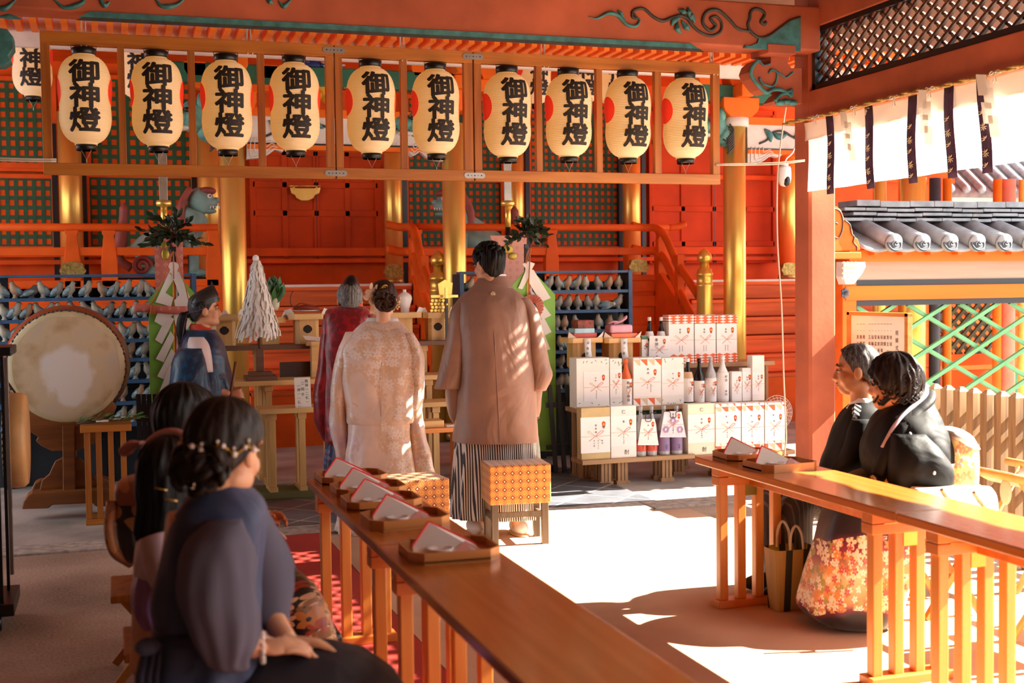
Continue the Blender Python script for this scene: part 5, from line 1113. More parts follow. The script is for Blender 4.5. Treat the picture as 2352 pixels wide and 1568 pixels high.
# written card
cy = 9.33; c = PY(698, 930, cy); cd = thing('card_stand', 'white card with bowing instructions in black ink on the low altar table', 'sign', (c.x, cy, z3))
a, b_ = PY(677, 868, cy), PY(714, 866, cy); h = a.z-z3-0.003
m_ = MB(); m_.add([V(a.x, cy, z3+0.004), V(b_.x, cy, z3+0.004), V(b_.x, cy+0.04, a.z), V(a.x, cy+0.04, a.z)], [(0, 1, 2, 3)], False); m_.build('card', PAPERO, cd, solid=0.003)
m_ = MB(); m_.bb(a.x, b_.x, cy-0.02, cy+0.05, z3, z3+0.004); m_.build('foot', WHITEC, cd)
m_ = MB(); ayv = V(0, 0.04, h).normalized(); w_ = b_.x-a.x
for fx, tx, ft in ((0.76, '再拝（二礼）', 0.13), (0.5, '二拍手', 0.2), (0.26, '一拝（一礼）', 0.28)):
    letters(m_, tx, V(a.x+w_*fx, cy+0.036-0.04*ft, a.z-h*ft), V(1, 0, 0), ayv, 0.026, 0.031 if tx != '二拍手' else 0.042)
m_.build('writing', INK, cd)
# offering stands
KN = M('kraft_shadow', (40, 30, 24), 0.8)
def sanbo(px, py, Y, wpx, label, hole=True, low=False):
    d = (PY(px, py, Y)-Vector(_O)).dot(Vector(_f)); w_ = wpx*d/F; c = PY(px, py, Y); zb = z1 if not low else c.z-0.05; zt_ = c.z
    t = thing('offering_stand', label, 'stand', (c.x, Y, zb), 'pale wooden offering stands on the high altar table')
    r_ = MB(); o, i_ = octo(w_, w_*0.92, w_*0.14), octo(w_-0.012, w_*0.92-0.012, w_*0.13); n = 8; zr = zt_-0.045
    vs = [(c.x+x, Y+y, zr) for x, y in o]+[(c.x+x, Y+y, zt_) for x, y in o]+[(c.x+x, Y+y, zt_) for x, y in i_]+[(c.x+x, Y+y, zr+0.02) for x, y in i_]
    fs = [tuple(range(7, -1, -1)), tuple(range(3*n, 4*n))]
    for k in range(n):
        j = (k+1) % n
        for q in range(3): fs.append((q*n+k, q*n+j, (q+1)*n+j, (q+1)*n+k))
    r_.add(vs, fs, False); r_.build('tray', HIN, t)
    b_ = MB(); w2 = w_*0.62; b_.prism(octo(w2, w2, w2*0.16), zr-zb, (c.x, Y, zb), (1, 0, 0), (0, 1, 0), (0, 0, 1)); b_.build('pedestal', HINV, t)
    if hole:
        h_ = MB(); pts = [(0.032*math.cos(a)*(1 if a < math.pi else 1), 0.034*math.sin(a)) for a in np.linspace(0, 2*math.pi, 20)[:-1]]; pts = [(x*(1.15 if abs(y) < 0.02 else 1), y) for x, y in pts]
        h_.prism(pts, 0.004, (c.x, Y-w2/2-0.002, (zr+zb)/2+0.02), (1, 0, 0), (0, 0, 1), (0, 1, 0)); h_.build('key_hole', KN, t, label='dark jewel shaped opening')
    p_ = MB()
    for s_ in (-1, 1): p_.add([V(c.x+s_*w_*0.5, Y-w_*0.2, zt_-0.02), V(c.x+s_*w_*0.32, Y-w_*0.44, zt_-0.02), V(c.x+s_*w_*0.44, Y-w_*0.36, zt_+0.045), V(c.x+s_*w_*0.6, Y-w_*0.16, zt_+0.03)], [(0, 1, 2, 3)], False)
    p_.build('folded_paper', PAPERO, t, solid=0.0015); return t, c
SY1 = 10.17
sanbo(512, 722, SY1, 84, 'pale offering stand with a small white bowl before the assistant')
sanbo(702, 720, SY1, 86, 'pale offering stand with a red crayfish dish beside the priest')
sanbo(912, 717, SY1, 100, 'pale offering stand with two white vases behind the bride')
sanbo(1000, 717, SY1, 70, 'pale offering stand beside the hanging gilt pendants')
sanbo(615, 728, SY1+0.05, 76, 'pale offering stand with green cabbage behind the paper streamer wand')
c = PY(733, 795, 9.75); tr_ = MB(); tr_.prism(octo(0.14, 0.12, 0.03), 0.045, (c.x, 9.78, z2), (1, 0, 0), (0, 1, 0), (0, 0, 1)); 
lt_ = thing('small_tray', 'small pale tray with white folded paper beside the priest sleeve', 'tray', (c.x, 9.80, c.z-0.02))
m_ = MB(); m_.prism(octo(0.15, 0.13, 0.03), 0.035, (c.x, 9.92, c.z-0.0), (1, 0, 0), (0, 1, 0), (0, 0, 1)); m_.bb(c.x-0.04, c.x+0.04, 9.88, 9.96, z2, c.z); m_.build('tray', HIN, lt_)
m_ = MB(); m_.add([V(c.x-0.09, 9.86, c.z+0.05), V(c.x+0.07, 9.86, c.z+0.03), V(c.x+0.07, 9.95, c.z+0.06), V(c.x-0.10, 9.93, c.z+0.08)], [(0, 1, 2, 3)], False); m_.build('folded_paper', PAPERO, lt_, solid=0.0015)
zt_ = PY(702, 720, SY1).z
m_ = MB(); m_.lathe([(0.02, 0), (0.04, 0.006), (0.055, 0.02), (0.05, 0.021), (0.01, 0.01)], (PY(516, 720, SY1).x, SY1-0.02, PY(516, 722, SY1).z-0.02), 24); bw = one('white_bowl', m_, WHITEC, 'small white lidded bowl on the offering stand before the assistant', 'bowl')
m_ = MB(); m_.lathe([(0.03, 0), (0.02, 0.02), (0.012, 0.03), (0.004, 0.034)], (PY(516, 720, SY1).x, SY1-0.02, PY(516, 722, SY1).z), 20); o = m_.build('lid', WHITEC, bw); o.location = (-bw.location.x, -bw.location.y, -bw.location.z)
cf = thing('crayfish_dish', 'white dish with a red crayfish and curled feeler', 'dish', PY(705, 716, SY1)); c = PY(705, 716, SY1)
m_ = MB(); m_.lathe([(0.05, 0), (0.085, 0.006), (0.11, 0.014), (0.105, 0.016), (0.02, 0.006)], c, 28); m_.build('plate', WHITEC, cf)
m_ = MB(); P_ = spline([c+V(-0.11, 0, 0.03), c+V(-0.06, 0, 0.03), c+V(0.0, 0, 0.035), c+V(0.08, 0, 0.025), c+V(0.1, 0, 0.02)], 5); m_.tube(P_, [0.01+0.016*math.sin(math.pi*k/(len(P_)-1)) for k in range(len(P_))], 10)
for q in ([c+V(-0.1, 0, 0.03), c+V(-0.13, 0, 0.08), c+V(-0.12, 0, 0.15), c+V(-0.10, 0, 0.17)], [c+V(-0.1, -0.01, 0.03), c+V(-0.06, -0.02, 0.07), c+V(0.02, -0.02, 0.055), c+V(0.06, -0.02, 0.05)]): m_.tube(spline(q, 5), 0.006, 6)
m_.build('crayfish', M('crayfish_red', (150, 58, 36), 0.35, var=0.2), cf)
for px, lb_ in ((930, 'white porcelain sake vase beside the bride, fully in view'), (893, "white porcelain sake vase half hidden by the bride's hair")):
    c = PY(px, 716, SY1-0.02); m_ = MB(); m_.lathe([(0.034, -0.02), (0.036, 0.0), (0.038, 0.03), (0.052, 0.075), (0.062, 0.11), (0.058, 0.135), (0.036, 0.155), (0.016, 0.163), (0.013, 0.18), (0.017, 0.187), (0.01, 0.187)], c, 32); one('sake_vase', m_, WHITEC, lb_, 'vase', 'white porcelain sake vases')
cb = thing('cabbage', 'green leafed chinese cabbage standing behind the paper streamer wand', 'cabbage', PY(632, 715, SY1)); c = PY(632, 712, SY1)
m_ = MB(); m_.lathe([(0.02, 0), (0.034, 0.03), (0.036, 0.08), (0.02, 0.14)], c, 16); m_.build('stalk', M('cabbage_white', (220, 226, 196), 0.5), cb)
m_ = MB(); rnd = random.Random(5)
for k in range(16): leaf(m_, c+V(rnd.uniform(-0.03, 0.03), rnd.uniform(-0.03, 0.03), 0.05+0.1*rnd.random()), V(rnd.uniform(-0.3, 0.4), rnd.uniform(-0.4, 0.2), 1), 0.15, 0.07, V(rnd.uniform(-1, 1), -1, 0.1))
m_.build('leaves', M('cabbage_leaf', (58, 112, 44), 0.45, var=0.25), cb)
# paper streamer wand
WYs = 9.74; wnd = thing('streamer_wand', 'big purification wand of layered white paper streamers on a brown stand', 'wand', (PY(598, 868, WYs).x, WYs, z2)); c0 = PY(598, 868, WYs); X = c0.x
m_ = MB(); a = PY(563, 868, WYs); w_ = (PY(634, 868, WYs).x-a.x); m_.bb(X-w_/2, X+w_/2, WYs-0.12, WYs+0.12, z2, z2+0.035); m_.bb(X-w_*0.36, X+w_*0.36, WYs-0.09, WYs+0.09, z2+0.035, z2+0.065); m_.build('base', BRW, wnd, bevel=0.003)
zc_ = PY(598, 800, WYs).z; m_ = MB(); m_.bb(X-0.028, X+0.028, WYs-0.03, WYs+0.03, z2+0.065, zc_); m_.build('socket', BRW, wnd, bevel=0.003)
ztp = PY(592, 592, WYs).z; MB().tube([V(X, WYs, zc_-0.05), V(X-0.015, WYs, ztp)], 0.011, 8).build('staff', BRW, wnd)
zbt = PY(592, 780, WYs).z; rnd = random.Random(11)
m_ = MB()
def strand(r0, r1, z0, z1, a):
    p = []; n = 5
    for i in range(n+1):
        f_ = i/n; r = r0+(r1-r0)*f_**0.8+0.014*math.sin(f_*9.0)*rnd.random(); p.append(V(X-0.008+r*math.cos(a), WYs+r*math.sin(a), z0+(z1-z0)*f_))
    tn = V(-math.sin(a), math.cos(a), 0)
    L = []
    for i, q in enumerate(p):
        w2 = 0.009; j = 0.011*(-1)**i*rnd.random(); L.append([q-tn*w2+tn*j, q+tn*w2+tn*j])
    m_.loft(L, closed=False, smooth=False)
H_ = ztp-zbt
for lay in range(8):
    zt2 = ztp-0.02-H_*0.09*lay; rr0 = 0.02+0.012*lay; 
    for k in range(30):
        a = 2*math.pi*(k+rnd.random())/30; e_ = min(1.0, 0.34+0.10*lay); strand(rr0, 0.05+0.115*min(1, (lay+2.0)/8)+rnd.uniform(-0.02, 0.015), zt2, max(zbt-0.02+0.05*rnd.random(), zt2-H_*0.40), a)
m_.build('paper_streamers', PAPERO, wnd)
m_ = MB(); m_.sph(V(X-0.015, WYs, ztp-0.005), (0.025, 0.025, 0.03), 10, 8); m_.build('top_knot', PAPERO, wnd)
# gilt hanging pendants (keman) and black rod beside groom
kp = thing('gilt_pendants', 'gilt hanging pendant strings with a black and gold rod between bride and groom', 'ornament', PY(1012, 785, 10.1)); KY = 10.10
m_ = MB(); a, b_ = PY(988, 684, KY), PY(1050, 680, KY); m_.bb(a.x, b_.x, KY-0.03, KY+0.03, b_.z-0.01, b_.z+0.012); m_.build('top_bar', GOLD, kp)
for k, px in enumerate((992, 1001, 1009, 1017)):
    m_ = MB(); q = PY(px, 690, KY)
    for j in range(11): m_.box((q.x+0.004*(-1)**j, KY, q.z-0.028*j), (0.022, 0.006, 0.02), rot=Matrix.Rotation(0.4*(-1)**j, 3, 'Y'))
    m_.sph((q.x, KY, q.z-0.31), 0.010, 8, 6); m_.build('pendant', GOLD, kp)
m_ = MB(); a, b_ = PY(1025, 660, KY-0.1), PY(1026, 800, KY-0.1); m_.bb(a.x-0.011, a.x+0.011, KY-0.11, KY-0.09, z1, a.z); m_.build('rod', BLACK, kp)
m_ = MB(); m_.bb(a.x-0.012, a.x+0.012, KY-0.112, KY-0.10, a.z-0.09, a.z); m_.sph((a.x, KY-0.11, a.z-0.14), (0.011, 0.005, 0.011), 10, 8); m_.build('gilt_cap', GOLD, kp)
m_ = MB(); o3 = outl([(1006, 652), (1022, 642), (1040, 650), (1036, 684), (1010, 686)], KY+0.05); m_.prism(o3, 0.02, (0, KY+0.05, 0), (1, 0, 0), (0, 0, 1), (0, 1, 0)); m_.build('mirror_plate', GOLD, kp)
m_ = MB(); q = PY(1016, 700, KY+0.06); m_.bb(q.x-0.015, q.x+0.015, KY+0.04, KY+0.07, z1, q.z); m_.build('stem', HINV, kp)
# ------------------------------------------------------------------ sakaki stands with banners
LGR = M('leaf_green_silk', (130, 186, 70), 0.55, var=0.08, scale=3, sheen=0.3); 
def brocpink(name, c0, c1):
    t = NT(name); ck = t.n('ShaderNodeTexVoronoi'); ck.feature = 'F1'; ck.distance = 'MANHATTAN'; ck.inputs['Scale'].default_value = 16; ck.inputs['Randomness'].default_value = 0.0; t.l(t.co((1, 1, 1)), ck.inputs[0])
    t.l(t.ramp(ck.outputs[0], [(0.0, c1), (0.2, c0), (0.42, c1), (0.55, c0)]), t.b.inputs['Base Color']); t.b.inputs['Roughness'].default_value = 0.55; return t.m
PBRO = brocpink('pink_brocade', (206, 112, 98), (222, 146, 128)); PBRO2 = brocpink('faded_pink_brocade', (226, 160, 142), (214, 140, 124)); GLEAF = M('gilt_embroidery', (196, 164, 64), 0.4, 0.5, var=0.1); ORC = M('orange_cord', (196, 110, 60), 0.8); PURPC = [M('silk_%s' % n, c, 0.5, var=0) for n, c in (('yellow', (232, 196, 60)), ('red', (206, 60, 50)), ('white', (238, 234, 228)), ('purple', (110, 80, 140)))]
def board(mb, pts, Y, th=0.012): mb.prism(outl(pts, Y), th, (0, Y, 0), (1, 0, 0), (0, 0, 1), (0, 1, 0)); return mb
def sakaki(cxp, cyp, Y, spread, n, seed, name, label, parent=None):
    rnd = random.Random(seed); c = PY(cxp, cyp, Y); t = parent or thing(name, label, 'branch', c); tw_ = MB(); lv = MB()
    for k in range(n):
        a = rnd.uniform(0, 6.28); el = rnd.uniform(-0.45, 1.35); L = spread*rnd.uniform(0.55, 1.0); d = V(math.cos(a)*math.cos(el), math.sin(a)*math.cos(el)*0.5, math.sin(el)*0.9)
        p1 = c+d*L*0.5+V(0, 0, 0.02); p2 = c+d*L+V(0, 0, -0.02); P_ = spline([c, p1, p2], 4); tw_.tube(P_, 0.003, 5)
        for j in range(7):
            q = P_[2+j] if 2+j < len(P_) else P_[-1]; leaf(lv, q, (d+V(rnd.uniform(-1, 1), rnd.uniform(-1, 1), rnd.uniform(-0.8, 0.8))), rnd.uniform(0.06, 0.09), 0.038, V(rnd.uniform(-0.6, 0.6), rnd.uniform(-1.6, -0.2), 0.7))
    tw_.build('twigs', TWIG, t); lv.build('leaves', LEAF, t); return t
MY = 9.75
ms = thing('sakaki_stand', 'green silk banner stand with white paper streamers and sakaki branch behind the assistant', 'banner stand', PY(400, 960, MY), 'sakaki banner stands')
board(MB(), [(341, 688), (400, 618), (456, 684), (456, 922), (372, 922), (372, 952), (353, 952), (353, 922), (345, 922)], MY).build('green_banner', LGR, ms)
a = PY(399, 566, MY); MB().bb(a.x-0.018, a.x+0.018, MY+0.02, MY+0.05, -0.02, a.z).build('pole', BLACK, ms)
MB().bb(a.x-0.2, a.x+0.2, MY-0.12, MY+0.2, -0.02, 0.05).build('foot', BLACK, ms)
for k, px in enumerate((396, 400, 404, 408)): board(MB(), [(px, 630), (px+4, 630), (px+6, 880), (px+2, 880)], MY-0.004, 0.003).build('silk_ribbon', PURPC[k], ms)
pp = MB()
Q = [[(384, 606), (399, 600), (413, 608), (407, 622), (411, 628), (388, 626), (391, 620)], [(388, 626), (400, 640), (380, 672), (398, 684), (393, 704), (357, 694)], [(392, 624), (411, 624), (440, 692), (436, 706), (402, 704), (400, 690), (412, 677)],
     [(362, 716), (398, 722), (372, 748), (355, 738)], [(384, 724), (400, 732), (372, 790), (356, 780)], [(392, 760), (401, 775), (376, 832), (358, 824)], [(394, 800), (402, 810), (379, 872), (361, 864)], [(390, 836), (400, 850), (380, 916), (364, 905)],
     [(398, 722), (420, 716), (440, 740), (430, 756), (404, 750)], [(404, 765), (414, 760), (436, 800), (420, 812)], [(404, 812), (414, 806), (440, 850), (424, 862)]]
for k, q in enumerate(Q): board(MB(), q, MY-0.012-0.004*(k % 4), 0.002).build('paper_streamer', PAPERO, ms)
sc_ = thing('brocade_sword_case', 'pink brocade wrapped sword tied across the green banner with orange cord', 'sword', PY(370, 710, MY-0.05)); m_ = MB(); P_ = spline([PY(308, 708, MY-0.04), PY(345, 708, MY-0.04), PY(390, 712, MY-0.04), PY(440, 712, MY-0.04)], 5); m_.tube(P_, 0.030, 12); m_.build('case', PBRO, sc_)
m_ = MB(); 
for q in ([(347, 700), (372, 650), (397, 578)], [(437, 704), (424, 650), (402, 578)], [(398, 576), (399, 640)]): m_.tube([PY(p[0], p[1], MY-0.045) for p in q], 0.005, 6)
for dx in (-4, 0, 5): m_.tube([PY(350+dx*0.3, 700, MY-0.075), PY(350+dx, 722, MY-0.075)], 0.007, 6)
m_.build('cord', ORC, sc_, label='orange tying cord with tassel')
sakaki(398, 545, MY+0.0, 0.27, 26, 3, 'sakaki_branch', 'dark leafed sakaki branch on top of the stand behind the assistant')
MY2 = 9.6
ms = thing('sakaki_stand', 'green silk banner stand with white paper streamers behind the groom', 'banner stand', PY(1225, 1035, MY2), 'sakaki banner stands')
board(MB(), [(1165, 668), (1214, 612), (1275, 676), (1278, 1036), (1165, 1036)], MY2).build('green_banner', LGR, ms)
a = PY(1212, 560, MY2); MB().bb(a.x-0.016, a.x+0.016, MY2+0.02, MY2+0.05, -0.02, a.z).build('pole', BLACK, ms)
MB().bb(a.x-0.2, a.x+0.2, MY2-0.1, MY2+0.2, -0.02, 0.05).build('foot', BLACK, ms)
for k, px in enumerate((1210, 1214, 1218, 1222)): board(MB(), [(px, 640), (px+4, 640), (px+4, 900), (px, 900)], MY2-0.004, 0.003).build('silk_ribbon', PURPC[k], ms)
pp = MB()
Q = [[(1200, 606), (1214, 600), (1229, 605), (1222, 618), (1222, 626), (1206, 626), (1207, 616)], [(1207, 622), (1222, 622), (1200, 664), (1190, 662)], [(1217, 618), (1226, 620), (1265, 684), (1242, 694), (1216, 650)], [(1222, 668), (1242, 690), (1266, 724), (1246, 734), (1216, 690)],
     [(1232, 720), (1250, 730), (1267, 762), (1248, 772)], [(1236, 760), (1250, 766), (1264, 802), (1246, 806)], [(1222, 905), (1238, 910), (1240, 960), (1232, 965)]]
for k, q in enumerate(Q): board(MB(), q, MY2-0.012-0.004*(k % 4), 0.002).build('paper_streamer', PAPERO, ms)
m_ = MB(); m_.tube([PY(p[0], p[1], MY2-0.03) for p in [(1218, 568), (1215, 640), (1214, 680)]], 0.005, 6); m_.tube(spline([PY(p[0], p[1], MY2-0.03) for p in [(1218, 568), (1210, 585), (1208, 605), (1214, 590), (1220, 570)]], 4), 0.004, 6); m_.build('cord', ORC, ms)
fan = thing('pleated_rosette', 'pink pleated cloth rosette hanging on the banner behind the groom', 'rosette', PY(1222, 740, MY2-0.05)); c = PY(1222, 704, MY2-0.05); R = []
for j, rr in enumerate((0.03, 0.06, 0.10)): R.append([c+V(rr*math.cos(a), 0.010*(1 if k % 2 else -1)*(0.5+j*0.5), rr*math.sin(a)) for k, a in enumerate(np.linspace(0, 2*math.pi, 49)[:-1])])
m_ = MB(); m_.loft(R, capt=False, smooth=False); m_.build('pleats', PBRO2, fan, solid=0.003); m_ = MB(); m_.lathe([(0.032, -0.02), (0.03, -0.026), (0.002, -0.028)], c, 16, axis='Y'); m_.build('centre', BLACK, fan)
sakaki(1208, 545, MY2, 0.21, 18, 8, 'sakaki_branch', 'dark leafed sakaki branch on top of the stand behind the groom')
# spears behind the banner stands
def spear(px, ptop, pring, Y, bpts, gleaf, bm_, label):
    c = PY(px, pring, Y); t = thing('ceremonial_spear', label, 'spear', (c.x, Y, -0.02), 'ceremonial spears with brocade pennants'); zt_ = PY(px, ptop, Y).z
    m_ = MB(); m_.prism([(-0.030, 0), (0.030, 0), (0.034, (zt_-c.z)*0.8), (0.0, zt_-c.z), (-0.034, (zt_-c.z)*0.8)], 0.016, (c.x, Y-0.008, c.z), (1, 0, 0), (0, 0, 1), (0, 1, 0)); m_.build('blade', STEEL, t, bevel=0.003)
    m_ = MB(); m_.lathe([(0.03, -0.024), (0.055, -0.02), (0.06, 0.0), (0.055, 0.02), (0.03, 0.024)], c, 24); m_.build('collar', GOLD, t)
    m_ = MB(); m_.tube([c, V(c.x, Y, c.z-0.2)], 0.026, 12); m_.build('ferrule', GOLD, t); m_ = MB(); m_.tube([V(c.x, Y, c.z-0.2), V(c.x, Y, -0.02)], 0.022, 10); m_.build('shaft', BLACK, t)
    board(MB(), bpts, Y-0.05, 0.01).build('pennant', bm_, t); g_ = MB()
    for q in gleaf: g_.sph(PY(q[0], q[1], Y-0.055), (q[2], 0.008, q[3]), 14, 8)
    g_.build('gilt_leaf', GLEAF, t); return t
spear(376, 330, 467, 10.05, [(354, 545), (420, 545), (422, 720), (418, 730), (408, 700), (396, 690), (378, 716), (362, 735), (358, 700)], [(376, 562, 0.03, 0.03), (380, 584, 0.03, 0.045)], PBRO, 'silver bladed ceremonial spear with pink pennant behind the assistant')
spear(1166, 330, 467, 10.05, [(1126, 541), (1210, 541), (1208, 640), (1200, 655), (1190, 640), (1180, 670), (1168, 662), (1150, 600)], [(1166, 572, 0.05, 0.04), (1178, 588, 0.04, 0.03)], PBRO2, "silver bladed ceremonial spear with pale pink pennant behind the groom's head")
# ------------------------------------------------------------------ clay pigeon shelves
SHB = M('slate_blue_shelf', (64, 98, 136), 0.5, var=0.12, scale=10); SHD = M('dark_shelf_board', (34, 36, 42), 0.7)
PY0 = 10.28
def shelf(px0, px1, rows, label, ptop, lower):
    t = thing('bird_shelf', label, 'shelf', (PY(px0, 700, PY0).x, PY0+0.1, -0.02)); a, b_ = PY(px0, 700, PY0).x, PY(px1, 700, PY0).x; zs = []
    zt_ = PY((px0+px1)/2, ptop, PY0).z
    MB().bb(a, b_, PY0, PY0+0.24, zt_-0.02, zt_).build('top_board', SHB, t)
    for r in rows:
        z = PY((px0+px1)/2, r, PY0).z; zs.append(z); MB().bb(a, b_, PY0, PY0+0.22, z-0.026, z).build('shelf_board', SHB, t)
        m_ = MB(); m_.bb(a, b_, PY0+0.225, PY0+0.24, z+0.0, z+0.075); m_.build('back_slat', SHD, t)
    for x in ((a, b_) if px0 > 500 else (b_,)): 
        m_ = MB(); m_.bb(x-0.035, x+0.0, PY0+0.0, PY0+0.24, -0.02, zt_-0.02); m_.build('end_board', SHD, t); m_ = MB(); m_.bb(x-0.035, x, PY0-0.008, PY0, -0.02, zt_); m_.build('edge_strip', SHB, t)
    for px in ((212, 20) if px0 < 500 else (1250,)):
        x = PY(px, 700, PY0+0.2).x; m_ = MB(); m_.bb(x-0.06, x+0.0, PY0+0.18, PY0+0.225, -0.02, zt_-0.02); m_.build('support', SHD, t)
    z = zs[2 if px0 < 500 else 1]; m_ = MB(); m_.bb(a, b_, PY0+0.30, PY0+0.31, -0.02, z); m_.build('back_board', SHD, t)  # dark sheet added so the gaps behind the lower rows read black
    return zs
zsl = shelf(-60, 452, [683, 732, 781, 826, 876, 926, 976], 'long blue edged shelf of clay pigeons behind the drum', 630, 0)
zsr = shelf(1066, 1452, [667, 713, 760, 806, 849, 896], 'blue edged shelf of clay pigeons behind the groom and gift boxes', 622, 0)
def birdmat(name, c0, c1):
    t = NT(name); co = t.n('ShaderNodeTexCoord'); n1 = t.n('ShaderNodeTexNoise'); n1.inputs['Scale'].default_value = 18; t.l(co.outputs['Object'], n1.inputs[0])
    sp = t.n('ShaderNodeSeparateXYZ'); t.l(co.outputs['Object'], sp.inputs[0]); f_ = t.math('ADD', n1.outputs[0], t.math('MULTIPLY', sp.outputs[0], -5.0))
    t.l(t.ramp(f_, [(0.40, c0), (0.62, c1)]), t.b.inputs['Base Color']); t.b.inputs['Roughness'].default_value = 0.35; return t.m
BM = [birdmat('clay_bird_cream', (200, 188, 164), (134, 170, 186)), birdmat('clay_bird_grey', (168, 158, 142), (120, 136, 144)), birdmat('clay_bird_rust', (198, 158, 126), (176, 150, 128)), birdmat('clay_bird_dark', (120, 116, 112), (92, 100, 108))]
def make_pigeon(label):
    t = thing('clay_pigeon', label, 'figurine', (0, 0, 0), 'clay pigeons on the blue shelves'); b_ = MB()
    P_ = [V(-0.066, 0, 0.012), V(-0.050, 0, 0.022), V(-0.032, 0, 0.038), V(-0.012, 0, 0.055), V(0.006, 0, 0.074), V(0.014, 0, 0.092), V(0.017, 0, 0.106), V(0.022, 0, 0.118), V(0.025, 0, 0.128)]
    b_.tube(P_, [0.008, 0.015, 0.029, 0.037, 0.034, 0.024, 0.018, 0.0185, 0.011], 14); b_.lathe([(0.021, 0.0), (0.023, 0.005), (0.014, 0.012), (0.018, 0.03)], (-0.004, 0, 0), 14); b_.build('body', BM[0], t)
    k_ = MB(); k_.cyl(V(0.034, 0, 0.118), V(0.050, 0, 0.113), 0.006, 0.001, 8); k_.build('beak', M('clay_beak', (150, 120, 96), 0.5), t)
    for s_ in (-1, 1): w_ = MB(); w_.sph((-0.024, s_*0.030, 0.052), (0.042, 0.010, 0.020), 12, 8, R=Matrix.Rotation(-0.75, 3, 'Y')); w_.build('wing', M('clay_wing', (142, 164, 170), 0.4, var=0.25, scale=30), t)
    return freeze(t)
L_ = [[3, 34, 98, 135, 163, 201, 235, 265, 293, 322, 340], [8, 36, 63, 88, 113, 138, 167, 196, 220, 252, 280, 310, 333], [8, 38, 252, 281, 300, 323, 341], [24, 297, 329], [19, 308, 337], [40, 278, 316, 338], [274, 300]]
R_ = [[1081, 1262, 1282, 1305, 1327, 1345, 1373, 1400, 1422], [1283, 1305, 1327, 1350, 1369, 1421], [1279, 1296, 1321, 1374, 1400, 1425], [1286, 1311], [1288, 1307], [1286, 1300]]
rows_l = ['top', 'second', 'third', 'fourth', 'fifth', 'sixth', 'lowest']; pp0 = None; rnd = random.Random(21)
nth = ['first', 'second', 'third', 'fourth', 'fifth', 'sixth', 'seventh', 'eighth', 'ninth', 'tenth', 'eleventh', 'twelfth', 'thirteenth']
for side, LL, zs in (('the shelf behind the drum', L_, zsl), ('the shelf behind the gift boxes', R_, zsr)):
    for r, xs in enumerate(LL):
        for k, px in enumerate(xs):
            c = PY(px, 700, PY0+0.09); ci = rnd.choice([0, 0, 0, 1, 1, 2]); side_r = 'behind the gift' in side
            rz = (math.radians(rnd.choice([-35, -20, -60, -150, -10, 200])) if not side_r else math.radians(-90+rnd.uniform(-60, 60)))
            lb_ = 'clay pigeon on %s, %s row, %s from the %s end' % (side, rows_l[r], nth[k], 'rack' if not side_r else 'bride')
            if pp0 is None: pp0 = make_pigeon(lb_); pp0.location = (c.x, c.y, zs[r]); pp0.rotation_euler = (0, 0, rz); continue
            dup(pp0, (c.x, c.y+rnd.uniform(-0.01, 0.01), zs[r]), rz, lb_, scale=rnd.uniform(0.98, 1.12), swap={'body': BM[ci]} if ci else None)
c = PY(74, 683, PY0+0.09); q = dup(pp0, (c.x, c.y, zsl[0]), math.radians(20), 'dark grey clay pigeon lying low on the top row of the shelf behind the drum', swap={'body': BM[3]}); q.scale = (1.35, 1.1, 0.8)
c = PY(1385, 713, PY0+0.09); q = dup(pp0, (c.x, c.y, zsr[1]+0.03), math.radians(30), 'clay pigeon toppled on its side on the second row behind the gift boxes'); q.rotation_euler = (math.radians(80), 0, 0.4)
# ------------------------------------------------------------------ offering benches, gift boxes and bottles
BEN = wood('bare_bench_wood', (150, 110, 74), (196, 156, 112), 0, 0.6, 0.8); BENV = wood('bare_bench_leg_wood', (140, 100, 66), (184, 142, 100), 2, 0.6, 0.8)
Y1, Y2, Y3 = 8.86, 9.12, 9.40
zb1, zb2, zb3 = PY(1450, 1050, Y1).z, PY(1450, 933, Y2).z, PY(1600, 834, Y3).z
def bench(px0, px1, Y, dep, z, legs, label, zf=-0.02):
    a, b_ = PY(px0, 900, Y).x, PY(px1, 900, Y).x; t = thing('offering_bench', label, 'bench', ((a+b_)/2, Y, zf), 'wooden benches stacked with offerings')
    MB().bb(a, b_, Y-0.03, Y+dep, z-0.035, z).build('plank', BEN, t, bevel=0.003)
    for px in legs:
        x = PY(px, 1000, Y).x
        for yy in (Y+0.02, Y+dep-0.06):
            for dx in (-0.03, 0.0, 0.03): MB().bb(x+dx-0.012, x+dx+0.012, yy-0.02, yy+0.02, zf+0.03, z-0.035).build('leg', BENV, t)
            MB().bb(x-0.055, x+0.055, yy-0.03, yy+0.03, zf, zf+0.03).build('foot', BENV, t)
    return t
bench(1333, 1592, Y1, 0.22, zb1, [1392, 1430, 1532], 'low bare wood bench under the lower row of gifts')
zb1b = PY(1700, 1040, Y1-0.02).z
bench(1594, 1822, Y1, 0.22, zb1b, [1665, 1800], 'low bare wood bench under the orange patterned packs near the pillar')
t2 = bench(1322, 1760, Y2, 0.24, zb2, [1345, 1560, 1745], 'wooden bench carrying the middle row of boxes and bottles')
t3 = bench(1340, 1776, Y3, 0.30, zb3, [1355, 1570, 1755], 'tall wooden bench carrying the three orange patterned packs')
m_ = MB(); a, b_ = PY(1570, 850, Y3+0.05).x, PY(1755, 850, Y3+0.05).x; m_.bb(a, b_, Y3+0.1, Y3+0.12, zb3-0.22, zb3-0.035); m_.build('back_panel', M('brown_panel', (116, 72, 44), 0.6), t3)
LABP = M('white_label_paper', (246, 242, 240), 0.8, var=0.02); BOXW = M('white_gift_box', (240, 236, 230), 0.7, var=0.03); BOXB = M('beige_gift_box', (204, 178, 128), 0.7, var=0.08); BOXC = M('cream_gift_box', (240, 230, 206), 0.7, var=0.03)
